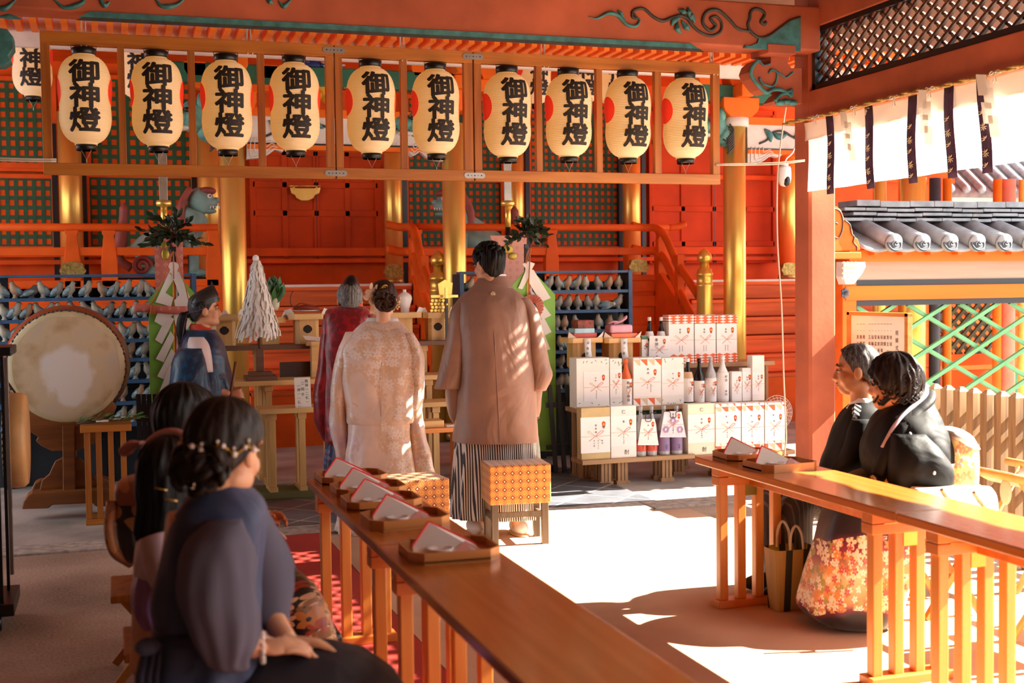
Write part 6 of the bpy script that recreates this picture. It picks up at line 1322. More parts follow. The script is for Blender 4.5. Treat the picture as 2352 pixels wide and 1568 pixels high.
RIB = M('coral_cord', (236, 130, 116), 0.6, var=0); RIBG = M('pale_gold_cord', (222, 204, 176), 0.6, var=0); NOS1 = M('noshi_red', (226, 70, 40), 0.6, var=0); NOS2 = M('noshi_gold', (226, 178, 70), 0.6, var=0); NOS3 = M('noshi_green', (70, 96, 76), 0.6, var=0)
def tri_pat(name, mode):
    t = NT(name); co = t.n('ShaderNodeTexCoord'); sp = t.n('ShaderNodeSeparateXYZ'); t.l(co.outputs['Object'], sp.inputs[0])
    S_ = 16.0 if mode != 'zig' else 14.0
    u = t.math('MULTIPLY', sp.outputs[0], S_); v = t.math('MULTIPLY', sp.outputs[2], S_ if mode != 'zig' else 45.0); fu, fv = t.math('FRACT', u), t.math('FRACT', v)
    if mode == 'zig':
        d = t.math('ADD', t.math('ABSOLUTE', t.math('SUBTRACT', fu, 0.5)), t.math('ABSOLUTE', t.math('SUBTRACT', fv, 0.5))); m_ = t.math('GREATER_THAN', d, 0.42)
        t.l(t.mix(m_, lin((246, 240, 236)), lin((232, 104, 58))), t.b.inputs['Base Color'])
    else:
        a = t.math('GREATER_THAN', t.math('ADD', fu, fv), 1.0); par = t.math('MODULO', t.math('ADD', t.math('FLOOR', u), t.math('FLOOR', v)), 2.0); par = t.math('ABSOLUTE', par)
        c1 = t.mix(par, lin((232, 110, 70)), lin((214, 196, 166))); t.l(t.mix(a, lin((246, 240, 234)), c1), t.b.inputs['Base Color'])
    t.b.inputs['Roughness'].default_value = 0.7; return t.m
TRI, ZIG = tri_pat('orange_triangle_paper', 'tri'), tri_pat('orange_diamond_paper', 'zig'); LFD = M('green_leaf_print', (86, 128, 96), 0.7, var=0)
def noshi(t, x, z, Y, w_, h, bow=True, nos=True, fx=0.5):
    """bow of cord and small folded ornament on a label of width w_ height h centred x, z"""
    Yf = Y-0.0035
    if bow:
        m_ = MB(); c = V(x, Yf, z-0.04*h)
        m_.tube([V(x-w_/2, Yf, c.z), V(x, Yf, c.z)], 0.0011, 5); m_.tube(spline([c, c+V(-0.14*w_, 0, 0.06*h), c+V(-0.26*w_, 0, 0.13*h), c+V(-0.2*w_, 0, 0.15*h), c+V(-0.06*w_, 0, 0.05*h), c], 4), 0.0016, 5); m_.tube([c, c+V(0.2*w_, 0, -0.13*h)], 0.0016, 5); m_.build('cord_bow', RIBG, t)
        m_ = MB(); m_.tube([V(x+w_/2, Yf, c.z), V(x, Yf, c.z)], 0.0011, 5); m_.tube(spline([c, c+V(0.06*w_, 0, 0.06*h), c+V(0.2*w_, 0, 0.15*h), c+V(0.27*w_, 0, 0.13*h), c+V(0.14*w_, 0, 0.05*h), c], 4), 0.0018, 5); m_.tube([c, c+V(-0.22*w_, 0, -0.13*h)], 0.0018, 5); m_.build('cord_bow', RIB, t)
    if nos:
        cx, cz = x+w_*0.28, z+0.27*h; s_ = h*0.11
        MB().prism([(0, -s_), (0.35*s_, -0.6*s_), (0.5*s_, 0.6*s_), (0, s_), (-0.5*s_, 0.6*s_), (-0.35*s_, -0.6*s_)], 0.001, (cx, Yf, cz), (1, 0, 0), (0, 0, 1), (0, 1, 0)).build('noshi', NOS1, t)
        MB().prism([(0, -0.5*s_), (0.22*s_, 0), (0.15*s_, 0.45*s_), (-0.15*s_, 0.45*s_), (-0.22*s_, 0)], 0.001, (cx, Yf-0.0008, cz), (1, 0, 0), (0, 0, 1), (0, 1, 0)).build('noshi', NOS2, t)
        MB().bb(cx-0.28*s_, cx+0.28*s_, Yf-0.0014, Yf-0.0008, cz-0.55*s_, cz-0.2*s_).build('noshi', NOS3, t)
def gift(px0, py0, px1, py1, Y, zb, dep, label, body, lab=(0.0, 0.12, 1.0, 0.85), writing=(), bands=None, leafs=False, ctr=None, rim=None, bow=True):
    a, b_ = PY(px0, (py0+py1)/2, Y), PY(px1, (py0+py1)/2, Y); x0, x1 = a.x, b_.x; z1 = PY((px0+px1)/2, py0, Y).z
    t = thing('gift_box', label, 'gift box', ((x0+x1)/2, Y+dep/2, zb), 'wrapped offering boxes with cord bows'); w_, h = x1-x0-0.003, z1-zb; xc = (x0+x1)/2
    b = MB(); b.bb(x0+0.001, x1-0.001, Y, Y+dep, zb, z1); b.build('box', body, t, bevel=0.003)
    if bands:
        for f0, f1, mt in bands: MB().bb(x0, x1, Y-0.0012, Y+dep*0.98, zb+h*f0, zb+h*f1).build('printed_band', mt, t)
    lx0, lz0, lx1, lz1 = lab; lw_, lh = w_*(lx1-lx0), h*(lz1-lz0); lx, lz = x0+w_*(lx0+lx1)/2, zb+h*(lz0+lz1)/2
    MB().bb(lx-lw_/2, lx+lw_/2, Y-0.0028, Y-0.0010, lz-lh/2, lz+lh/2).build('label_paper', LABP, t)
    if bow: noshi(t, lx, lz, Y-0.001, lw_, lh)
    else: noshi(t, lx, lz, Y-0.001, lw_, lh, bow=False)
    m_ = MB()
    for tx, u, v, sz, pt in writing: letters(m_, tx, V(x0+w_*u, Y-0.0042, zb+h*v), V(1, 0, 0), V(0, 0, 1), sz, pt)
    if m_.v: m_.build('writing', INK, t)
    if leafs:
        l_ = MB(); rnd = random.Random(int(px0))
        for k in range(10):
            fx, fz = rnd.random(), rnd.choice([rnd.uniform(0.86, 0.97), rnd.uniform(0.02, 0.11)]); p = V(x0+w_*fx, Y-0.0015, zb+h*fz); d = V(rnd.uniform(-1, 1), 0, rnd.uniform(-1, 1)).normalized(); n_ = V(-d.z, 0, d.x)
            l_.add([p-d*0.012, p+n_*0.003, p+d*0.012, p-n_*0.003], [(0, 1, 2, 3)], False)
        l_.build('leaf_print', LFD, t)
    return t
W1 = lambda a, b='', sz=0.017: [(a, 0.45, 0.70, sz, sz*1.5)] + ([(b, 0.52, 0.36, sz*0.55, sz*0.7)] if b else [])
gift(1335, 936, 1402, 1052, Y1, zb1, 0.10, 'beige ended gift box with white label, first in the lowest row', BOXB, (-0.02, 0.13, 1.0, 0.82), [('御奉納', 0.5, 0.66, 0.018, 0.026), ('葛城', 0.72, 0.36, 0.014, 0.019), ('花ゆづき', 0.58, 0.36, 0.014, 0.019), ('琴の庭', 0.44, 0.36, 0.014, 0.019)])
gift(1403, 932, 1462, 1051, Y1, zb1, 0.10, 'white gift box with large brushed characters, second in the lowest row', BOXW, (0.0, 0.22, 1.0, 0.82), [('仁', 0.5, 0.89, 0.034, 0.03), ('奉', 0.5, 0.70, 0.022, 0.03), ('湯之町大神輿', 0.5, 0.46, 0.011, 0.014), ('酎', 0.62, 0.11, 0.04, 0.04)])
gift(1580, 927, 1643, 1043, Y1, zb1b, 0.10, 'cream gift box with large brushed characters, between purple bottles and orange packs', BOXC, (0.0, 0.24, 1.0, 0.80), [('仁', 0.5, 0.89, 0.034, 0.03), ('奉献', 0.5, 0.70, 0.018, 0.028), ('道後湯月', 0.5, 0.46, 0.012, 0.016), ('酎', 0.6, 0.11, 0.04, 0.04)])
for k, (x0, x1, y0, tx, nm) in enumerate(((1644, 1702, 926, '小野正志', 'first of three in the lowest row'), (1704, 1755, 925, '佐伯広樹', 'second of three in the lowest row'), (1757, 1803, 924, '白石英寛', 'third of three in the lowest row, nearest the pillar'))):
    gift(x0, y0, x1, 1040, Y1-0.01, zb1b, 0.10, 'orange triangle patterned gift pack, %s' % nm, BOXW, (0.0, 0.22, 1.0, 0.84), [('奉', 0.42, 0.74, 0.016, 0.02), ('献', 0.46, 0.62, 0.016, 0.02), (tx, 0.45, 0.46, 0.013, 0.017)], [(0.84, 0.995, TRI), (0.005, 0.21, TRI)])
gift(1324, 822, 1400, 936, Y2, zb2, 0.16, 'white leaf printed gift box, largest in the middle row at the fence end', BOXW, (0.22, 0.14, 0.99, 0.74), [('奉納', 0.58, 0.60, 0.014, 0.02), ('湯月同好会', 0.6, 0.34, 0.010, 0.014)], leafs=True)
gift(1401, 823, 1429, 933, Y2, zb2, 0.12, 'narrow white leaf printed gift box beside the orange wrapped bottle', BOXW, (0.0, 0.2, 1.0, 0.78), [('奉納', 0.5, 0.66, 0.012, 0.017), ('朝日会', 0.5, 0.36, 0.010, 0.013)], leafs=True)
gift(1455, 821, 1519, 935, Y2-0.01, zb2, 0.14, 'white gift box with orange triangle bands in the middle row', BOXW, (0.0, 0.19, 1.0, 0.84), [('奉納', 0.52, 0.76, 0.022, 0.03), ('道後町内会', 0.62, 0.44, 0.011, 0.014), ('湯之町', 0.5, 0.44, 0.011, 0.014)], [(0.84, 0.995, TRI), (0.005, 0.18, TRI)])
gift(1520, 821, 1571, 933, Y2, zb2, 0.12, 'white leaf printed gift box beside the brown bottles', BOXW, (0.0, 0.2, 1.0, 0.76), [('奉', 0.5, 0.66, 0.014, 0.02), ('納', 0.5, 0.56, 0.014, 0.02), ('松山市', 0.5, 0.40, 0.011, 0.014)], leafs=True)
gift(1681, 853, 1704, 926, Y2, zb2, 0.06, 'short slim white gift box after the paper wrapped bottles', BOXW, (0.0, 0.05, 1.0, 0.96), [('御礼', 0.5, 0.70, 0.013, 0.017), ('松月', 0.5, 0.34, 0.011, 0.014)])
gift(1705, 845, 1727, 926, Y2+0.02, zb2, 0.06, 'slim white gift box between the short one and the tall one', BOXW, (0.0, 0.1, 1.0, 0.9), [('奉納', 0.5, 0.72, 0.016, 0.02), ('大和', 0.5, 0.34, 0.011, 0.014)])
gift(1728, 816, 1756, 926, Y2, zb2, 0.09, 'tall white gift box at the pillar end of the middle row', BOXW, (0.0, 0.14, 1.0, 0.64), [('奉献', 0.5, 0.54, 0.016, 0.02), ('伊予青渓', 0.5, 0.34, 0.010, 0.014)])
for k, (x0, x1, nm) in enumerate(((1536, 1594, 'first of three on the tall bench'), (1596, 1644, 'second of three on the tall bench'), (1646, 1693, 'third of three on the tall bench, before the gold pillar'))):
    gift(x0, 723, x1, 834, Y3-0.02, zb3, 0.12, 'orange diamond patterned gift pack, %s' % nm, BOXW, (0.0, 0.2, 1.0, 0.82), [('奉献', 0.45, 0.70, 0.018, 0.022), ('道後温泉', 0.42, 0.36, 0.010, 0.013), ('旅館組合', 0.54, 0.36, 0.010, 0.013)], [(0.82, 0.995, ZIG), (0.005, 0.2, ZIG)])
# bottles
GLB = M('dark_brown_glass', (34, 22, 16), 0.12, var=0); GREYW = M('grey_wrapped_paper', (178, 180, 184), 0.45, var=0.1, stretch=(8, 8, 0.6)); CORKW = M('white_cap', (230, 226, 218), 0.5, var=0); ORW = M('orange_cloth_wrap', (236, 110, 58), 0.5, var=0.1)
def bottle(px, ptop, pw, Y, zb, label, body, lab=None, writing=(), cap=CORKW, wrap=False, group='sake bottles among the offerings', bow=True, neckl=False):
    c = PY(px, ptop, Y); d = (c-Vector(_O)).dot(Vector(_f)); r = pw*d/F/2; h = c.z-zb; x = c.x; y = Y+r
    t = thing('sake_bottle', label, 'bottle', (x, y, zb), group)
    MB().lathe([(r*0.96, zb), (r, zb+0.01), (r, zb+h*0.56), (r*0.9, zb+h*0.64), (r*0.5, zb+h*0.76), (r*0.34, zb+h*0.84), (r*0.32, zb+h*0.93)], (x, y, 0), 24).build('glass', body, t)
    MB().lathe([(r*0.36, zb+h*0.92), (r*0.38, zb+h*0.93), (r*0.38, zb+h*0.99), (r*0.3, zb+h)], (x, y, 0), 16).build('cap', cap, t)
    if neckl: MB().lathe([(r*1.005, zb+h*0.555), (r*0.915, zb+h*0.64), (r*0.72, zb+h*0.70)], (x, y, 0), 24, capb=False, capt=False).build('shoulder_label', neckl, t)
    if lab:
        z0, z1 = zb+h*lab[0], zb+h*lab[1]; m_ = MB(); m_.lathe([(r*1.03, z0), (r*1.03, z1)], (x, y, 0), 24, capb=False, capt=False); m_.build('label_paper', lab[2] if len(lab) > 2 else LABP, t)
        if bow: noshi(t, x, (z0+z1)/2, y-r*1.03+0.001, r*1.6, z1-z0)
    m_ = MB()
    for tx, dx, v, sz, pt in writing: letters(m_, tx, V(x+dx, y-r*1.03-0.004, zb+h*v), V(1, 0, 0), V(0, 0, 1), sz, pt)
    if m_.v: m_.build('writing', INK, t)
    return t
bottle(1585, 823, 25, Y2, zb2, 'brown sake bottle with round shoulder label, first of the four bottles', GLB, (0.04, 0.56), [('奉', 0, 0.48, 0.014, 0.02), ('納', 0, 0.36, 0.014, 0.02)], neckl=M('cream_label', (232, 190, 150), 0.5))
bottle(1611, 823, 24, Y2, zb2, 'nearly black sake bottle with silver crest, second of the four bottles', M('black_glass', (18, 16, 16), 0.12, var=0), (0.02, 0.5), [('奉献', 0, 0.42, 0.012, 0.016), ('三津浜', 0, 0.2, 0.010, 0.014)], cap=BLACK)
bottle(1638, 820, 26, Y2, zb2, 'grey paper wrapped sake bottle, third of the four bottles', GREYW, (0.02, 0.54), [('奉納', 0, 0.44, 0.013, 0.017), ('朝日', 0, 0.2, 0.011, 0.014)], cap=GREYW)
bottle(1666, 818, 28, Y2, zb2, 'white paper wrapped sake bottle with bold writing, last of the four bottles', M('white_wrapped_paper', (238, 234, 230), 0.6, var=0.05, stretch=(8, 8, 0.6)), (0.06, 0.64), [('献酒', 0.004, 0.56, 0.024, 0.03), ('森岡', 0.004, 0.24, 0.02, 0.026)], bow=False)
bottle(1443, 824, 26, Y2-0.015, zb2, 'sake bottle wrapped in gathered orange cloth with bold label', ORW, (0.02, 0.58), [('奉納', -0.004, 0.50, 0.03, 0.036), ('遠藤', -0.002, 0.22, 0.026, 0.03)], cap=ORW)
pa = bottle(1496, 728, 22, Y3-0.0, zb3-0.0, 'brown sake bottle of the tied pair on the tall bench, next to the pink bundle', GLB, (0.0, 0.5), neckl=LABP, bow=False)
pb_ = bottle(1523, 728, 22, Y3-0.0, zb3-0.0, 'brown sake bottle of the tied pair on the tall bench, next to the orange packs', GLB, (0.0, 0.5), neckl=LABP, bow=False)
def sleeve(px0, px1, pt0, pt1, py0, py1, Y, label, mat, writing, extra=None):
    m_ = MB(); o3 = outl([(pt0, py0), (pt1, py0), (px1, py1), (px0, py1)], Y); t = thing('bottle_sleeve', label, 'paper sleeve', PY((px0+px1)/2, py1, Y), 'white paper sleeves round bottle pairs'); m_.prism(o3, 0.004, (0, Y, 0), (1, 0, 0), (0, 0, 1), (0, 1, 0)); m_.build('paper', mat, t)
    x0, x1 = PY(px0, py1, Y).x, PY(px1, py1, Y).x; zz0, zz1 = PY(px0, py1, Y).z, PY(px0, py0, Y).z; noshi(t, (x0+x1)/2, (zz0+zz1)/2, Y, (x1-x0)*0.8, zz1-zz0)
    m_ = MB()
    for tx, fx, fz, sz, pt in writing: letters(m_, tx, V(x0+(x1-x0)*fx, Y-0.003, zz0+(zz1-zz0)*fz), V(1, 0, 0), V(0, 0, 1), sz, pt)
    m_.build('writing', INK, t); return t
sleeve(1490, 1540, 1492, 1538, 771, 832, Y3-0.045, 'white paper sleeve with bold writing round the bottle pair on the tall bench', LABP, [('奉納', 0.36, 0.84, 0.03, 0.034), ('吉', 0.36, 0.2, 0.026, 0.03)])
gift(1474, 771, 1489, 834, Y3-0.02, zb3, 0.05, 'slim green topped white gift box beside the bottle pair on the tall bench', BOXW, (0.0, 0.03, 1.0, 0.86), [('献酒', 0.5, 0.66, 0.015, 0.022), ('玉', 0.5, 0.2, 0.012, 0.02)], [(0.88, 0.99, LFD)], bow=False)
REDL = M('red_bottle_label', (222, 92, 72), 0.5, var=0.04); PURL = M('purple_bottle_label', (142, 116, 158), 0.5, var=0.04)
bottle(1476, 933, 24, Y1, zb1, 'grey capped bottle with red label, next to the brushed white box', GREYW, (0.1, 0.34, REDL), [('小富士', 0, 0.25, 0.018, 0.018)], cap=GREYW, bow=False)
bottle(1501, 933, 24, Y1, zb1, 'grey capped bottle with red label, next to the purple pair', GREYW, (0.1, 0.34, REDL), [('小富士', 0, 0.25, 0.018, 0.018)], cap=GREYW, bow=False)
bottle(1530, 932, 27, Y1, zb1, 'grey capped bottle with purple label, next to the red pair', GREYW, (0.08, 0.5, PURL), [('加屋', 0, 0.2, 0.018, 0.02)], cap=GREYW, bow=False)
bottle(1559, 932, 27, Y1, zb1, 'grey capped bottle with purple label, next to the cream box', GREYW, (0.08, 0.5, PURL), [('加屋', 0, 0.2, 0.018, 0.02)], cap=GREYW, bow=False)
s1 = sleeve(1465, 1513, 1474, 1504, 962, 1022, Y1-0.006, 'plain white paper sleeve with black cord round the red labelled bottles', LABP, [('献', 0.5, 0.74, 0.014, 0.02), ('小倉大神輿', 0.5, 0.42, 0.009, 0.011)])
s2 = sleeve(1516, 1576, 1526, 1565, 944, 1004, Y1-0.006, 'purple hexagon printed sleeve round the purple labelled bottles', M('lilac_paper', (236, 228, 240), 0.7), [('奉献', 0.5, 0.86, 0.018, 0.022), ('北永有人', 0.5, 0.42, 0.016, 0.018)])
m_ = MB()
for px, py in ((1530, 986), (1546, 966), (1562, 986)):
    q = PY(px, py, Y1-0.008)
    for r in (0.026, 0.016): m_.tube([q+V(r*math.cos(a), 0, r*math.sin(a)) for a in np.linspace(0, 2*math.pi, 7)[:-1]], 0.003, 5, closed=True)
m_.build('hexagon_print', M('lilac_ink', (190, 150, 200), 0.6, var=0), s2)
for t_, pxa, pxb, py, lo in ((s1, 1470, 1508, 947, 966), (s2, 1524, 1568, 944, 958)):
    m_ = MB(); m_.tube(spline([PY(pxa, py, Y1-0.01), PY((pxa*2+pxb)/3, py+2, Y1-0.02), PY((pxa+pxb)/2-6, lo, Y1-0.02), PY((pxa+pxb)/2+6, lo, Y1-0.02), PY((pxa+pxb*2)/3, py+2, Y1-0.02), PY(pxb, py, Y1-0.01)], 5), 0.003, 6); m_.build('cord', BLACK, t_)
# two offering stands with small parcels on the tall bench
def sanbo2(px0, px1, label, strip, tx):
    cx = (PY(px0, 780, Y3-0.1).x+PY(px1, 780, Y3-0.1).x)/2; w_ = PY(px1, 780, Y3-0.1).x-PY(px0, 780, Y3-0.1).x; Y = Y3+0.05; zt_ = PY((px0+px1)/2, 776, Y-0.15).z
    t = thing('offering_stand', label, 'stand', (cx, Y, zb3), 'pale wooden offering stands on the tall bench'); o = octo(w_, w_*0.9, 0.03)
    MB().prism(o, 0.04, (cx, Y, zt_-0.04), (1, 0, 0), (0, 1, 0), (0, 0, 1)).build('tray', HIN, t, bevel=0.002)
    MB().prism(octo(w_*0.66, w_*0.66, 0.03), zt_-0.04-zb3, (cx, Y, zb3), (1, 0, 0), (0, 1, 0), (0, 0, 1)).build('pedestal', HINV, t)
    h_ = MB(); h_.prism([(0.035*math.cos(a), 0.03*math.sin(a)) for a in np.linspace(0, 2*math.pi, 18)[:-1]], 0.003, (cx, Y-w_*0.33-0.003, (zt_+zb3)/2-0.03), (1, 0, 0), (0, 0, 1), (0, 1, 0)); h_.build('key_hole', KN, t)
    s_ = MB(); xs = PY(strip, 800, Y-0.2).x; ys = Y-w_*0.45-0.012; s_.loft([[V(xs-0.028, ys, zt_-0.005), V(xs+0.028, ys, zt_-0.005)], [V(xs-0.026, ys-0.004, zt_-0.1), V(xs+0.03, ys-0.004, zt_-0.1)], [V(xs-0.015, ys-0.01, zt_-0.2), V(xs+0.042, ys-0.01, zt_-0.2)]], closed=False); s_.build('paper_strip', LABP, t, solid=0.0015)
    m_ = MB(); letters(m_, tx, V(xs+0.001, ys-0.012, zt_-0.04), V(1, 0, 0), V(0.08, 0, 1), 0.024, 0.042); m_.build('writing', INK, t)
    p_ = MB()
    for s2_ in (-1, 1): p_.add([V(cx+s2_*w_*0.5, Y-w_*0.3, zt_-0.0), V(cx+s2_*w_*0.3, Y-w_*0.44, zt_-0.0), V(cx+s2_*w_*0.5, Y-w_*0.4, zt_+0.05)], [(0, 1, 2)], False)
    p_.build('folded_paper', PAPERO, t, solid=0.0015)
    return cx, Y, zt_, w_
cx, Y, zt_, w_ = sanbo2(1310, 1390, 'pale offering stand with a stack of three parcels on the tall bench', 1355, '奉亀井製')
for k, (pw_, ph, col, lb_, dx) in enumerate(((0.2, 0.038, (196, 84, 76), 'red wrapped parcel, lowest of the stack of three', 0), (0.17, 0.038, (164, 206, 222), 'light blue wrapped parcel in the middle of the stack', -0.005), (0.14, 0.066, (120, 52, 38), 'brown patterned parcel on top of the stack', 0.005))):
    m_ = MB(); z0 = zt_+[0, 0.038, 0.076][k]; m_.bb(cx+dx-pw_/2, cx+dx+pw_/2, Y-0.10, Y+0.05, z0, z0+ph); one('parcel', m_, M('parcel_%d' % k, col, 0.5, var=0.15 if k < 2 else 0.6, scale=8 if k < 2 else 30), lb_, 'parcel', 'parcels on the offering stands', bevel=0.003)
cx, Y, zt_, w_ = sanbo2(1392, 1476, 'pale offering stand with a pink cloth bundle on the tall bench', 1438, '奉八幡')
m_ = MB(); m_.bb(cx-0.10, cx+0.13, Y-0.12, Y+0.05, zt_, zt_+0.036); one('parcel', m_, M('parcel_orange', (238, 130, 92), 0.5, var=0.08), 'flat orange parcel under the pink cloth bundle', 'parcel', 'parcels on the offering stands', bevel=0.003)
fu = thing('cloth_bundle', 'pink cloth wrapped bundle with knotted ears on the offering stand', 'bundle', (cx, Y, zt_+0.036)); PKC = M('pink_furoshiki', (228, 170, 184), 0.5, var=0.1)
m_ = MB(); m_.box((cx, Y-0.03, zt_+0.036+0.035), (0.20, 0.14, 0.07)); m_.build('wrap', PKC, fu, bevel=0.018)
m_ = MB(); P_ = spline([V(cx-0.05, Y-0.03, zt_+0.11), V(cx, Y-0.03, zt_+0.125), V(cx+0.05, Y-0.03, zt_+0.15), V(cx+0.075, Y-0.03, zt_+0.18)], 4); m_.tube(P_, [0.02, 0.02, 0.02, 0.022]+[0.022]*4+[0.024]*3+[0.015, 0.004], 8, squash=0.5); m_.tube(spline([V(cx, Y-0.03, zt_+0.125), V(cx-0.05, Y-0.035, zt_+0.13), V(cx-0.1, Y-0.03, zt_+0.115)], 4), [0.02]*6+[0.014, 0.01, 0.003], 8, squash=0.5); m_.build('knot', PKC, fu)
# electric fan behind the packs
fn = thing('electric_fan', 'white electric fan half hidden behind the gift packs', 'fan', PY(1788, 1040, 9.35)); c = PY(1784, 948, 9.35); fw = M('fan_white', (236, 232, 224), 0.4, var=0)
m_ = MB()
for r in np.linspace(0.03, 0.15, 7): m_.tube([c+V(r*math.cos(a), -0.05*(1-(r/0.15)**2), r*1.0*math.sin(a)) for a in np.linspace(0, 2*math.pi, 33)[:-1]], 0.0025, 5, closed=True)
for k in range(24): a = k*math.pi/12; m_.tube([c+V(0.03*math.cos(a), -0.05, 0.03*math.sin(a)), c+V(0.15*math.cos(a), 0, 0.15*math.sin(a))], 0.002, 5)
m_.build('guard', fw, fn); m_ = MB()
for k in range(3): a = k*2.09; m_.sph(c+V(0.06*math.cos(a), 0.01, 0.06*math.sin(a)), (0.06, 0.006, 0.045), 12, 8, R=Matrix.Rotation(-a, 3, 'Y'))
m_.build('blade', M('fan_blade', (236, 150, 110), 0.4, var=0), fn)
m_ = MB(); m_.lathe([(0.11, -0.02), (0.11, 0.0), (0.02, 0.02), (0.015, c.z-0.05)], (c.x, 9.4, 0), 20); m_.sph(c+V(0, 0.06, 0), (0.05, 0.06, 0.05)); m_.build('stand', fw, fn)
# ------------------------------------------------------------------ people
def PD(px, py, d): return Vector(_O + _ray(px, py)*d)
RV, FV = Vector(_R0), Vector(_fw0)
def ringpx(py, xl, xr, ry, d, foff=0.0, n=44, p=2.4, folds=None, tilt=0.0):
    a, b_ = PD(xl, py+tilt, d), PD(xr, py-tilt, d); c = (a+b_)/2+FV*foff; rx = (b_-a).length/2; up = (b_-a)/2; out = []
    for k in range(n):
        t = 2*math.pi*k/n; cs, sn = math.cos(t), math.sin(t); x = abs(cs)**(2/p)*(1 if cs >= 0 else -1); y = abs(sn)**(2/p)*(1 if sn >= 0 else -1); m = 1.0
        if folds: m += folds[0]*math.sin(folds[1]*t+folds[2])
        out.append(c+up*x*m+FV*y*ry*m)
    return out
def rows_loft(mb, rows, d, sub=4, wr=0.0, seed=0, **kw):
    """smooth loft through pixel rows (py, xl, xr, ry[, foff[, foldamp]])"""
    R = [list(r)+[0.0]*(6-len(r)) for r in rows]; A = np.array(R, float); N = len(A); out = []
    fk = kw.pop('fold', (9, 0.5))
    for i in range(N-1):
        for s in range(sub):
            t = s/sub; p0, p1, p2, p3 = A[max(i-1, 0)], A[i], A[i+1], A[min(i+2, N-1)]
            out.append(0.5*(2*p1+(p2-p0)*t+(2*p0-5*p1+4*p2-p3)*t*t+(3*p1-p0-3*p2+p3)*t**3))
    out.append(A[-1]); rings = []
    for q in out:
        g = ringpx(q[0], q[1], q[2], max(q[3], 0.004), d, q[4], folds=(q[5], fk[0], fk[1]+q[0]*0.004) if q[5] else None, **kw)
        if wr:
            c = sum(g, Vector())/len(g)
            g = [v+(v-c).normalized()*wr*(mnoise.noise(v*9+Vector((seed, 0, 0)))+0.6*mnoise.noise(Vector((v.x*22+seed, v.y*22, v.z*7)))) for v in g]
        rings.append(g)
    caps = kw.get('caps', True); mb.loft(rings); return mb
def fuse(mb, name, mat, parent, voxel=0.0055, it=6):
    tmp = mb.build('tmp', mat); md = tmp.modifiers.new('r', 'REMESH'); md.mode = 'VOXEL'; md.voxel_size = voxel; sm = tmp.modifiers.new('s', 'SMOOTH'); sm.factor = 0.5; sm.iterations = it
    dg = bpy.context.evaluated_depsgraph_get(); me = bpy.data.meshes.new_from_object(tmp.evaluated_get(dg)); bpy.data.objects.remove(tmp)
    o = ORIG[parent.name]; me.transform(Matrix.Translation(-o)); me.materials.clear(); me.materials.append(mat)
    for p in me.polygons: p.use_smooth = True
    me.name = name; ob = bpy.data.objects.new(name, me); C.objects.link(ob); ob.parent = parent; ORIG[ob.name] = o; return ob
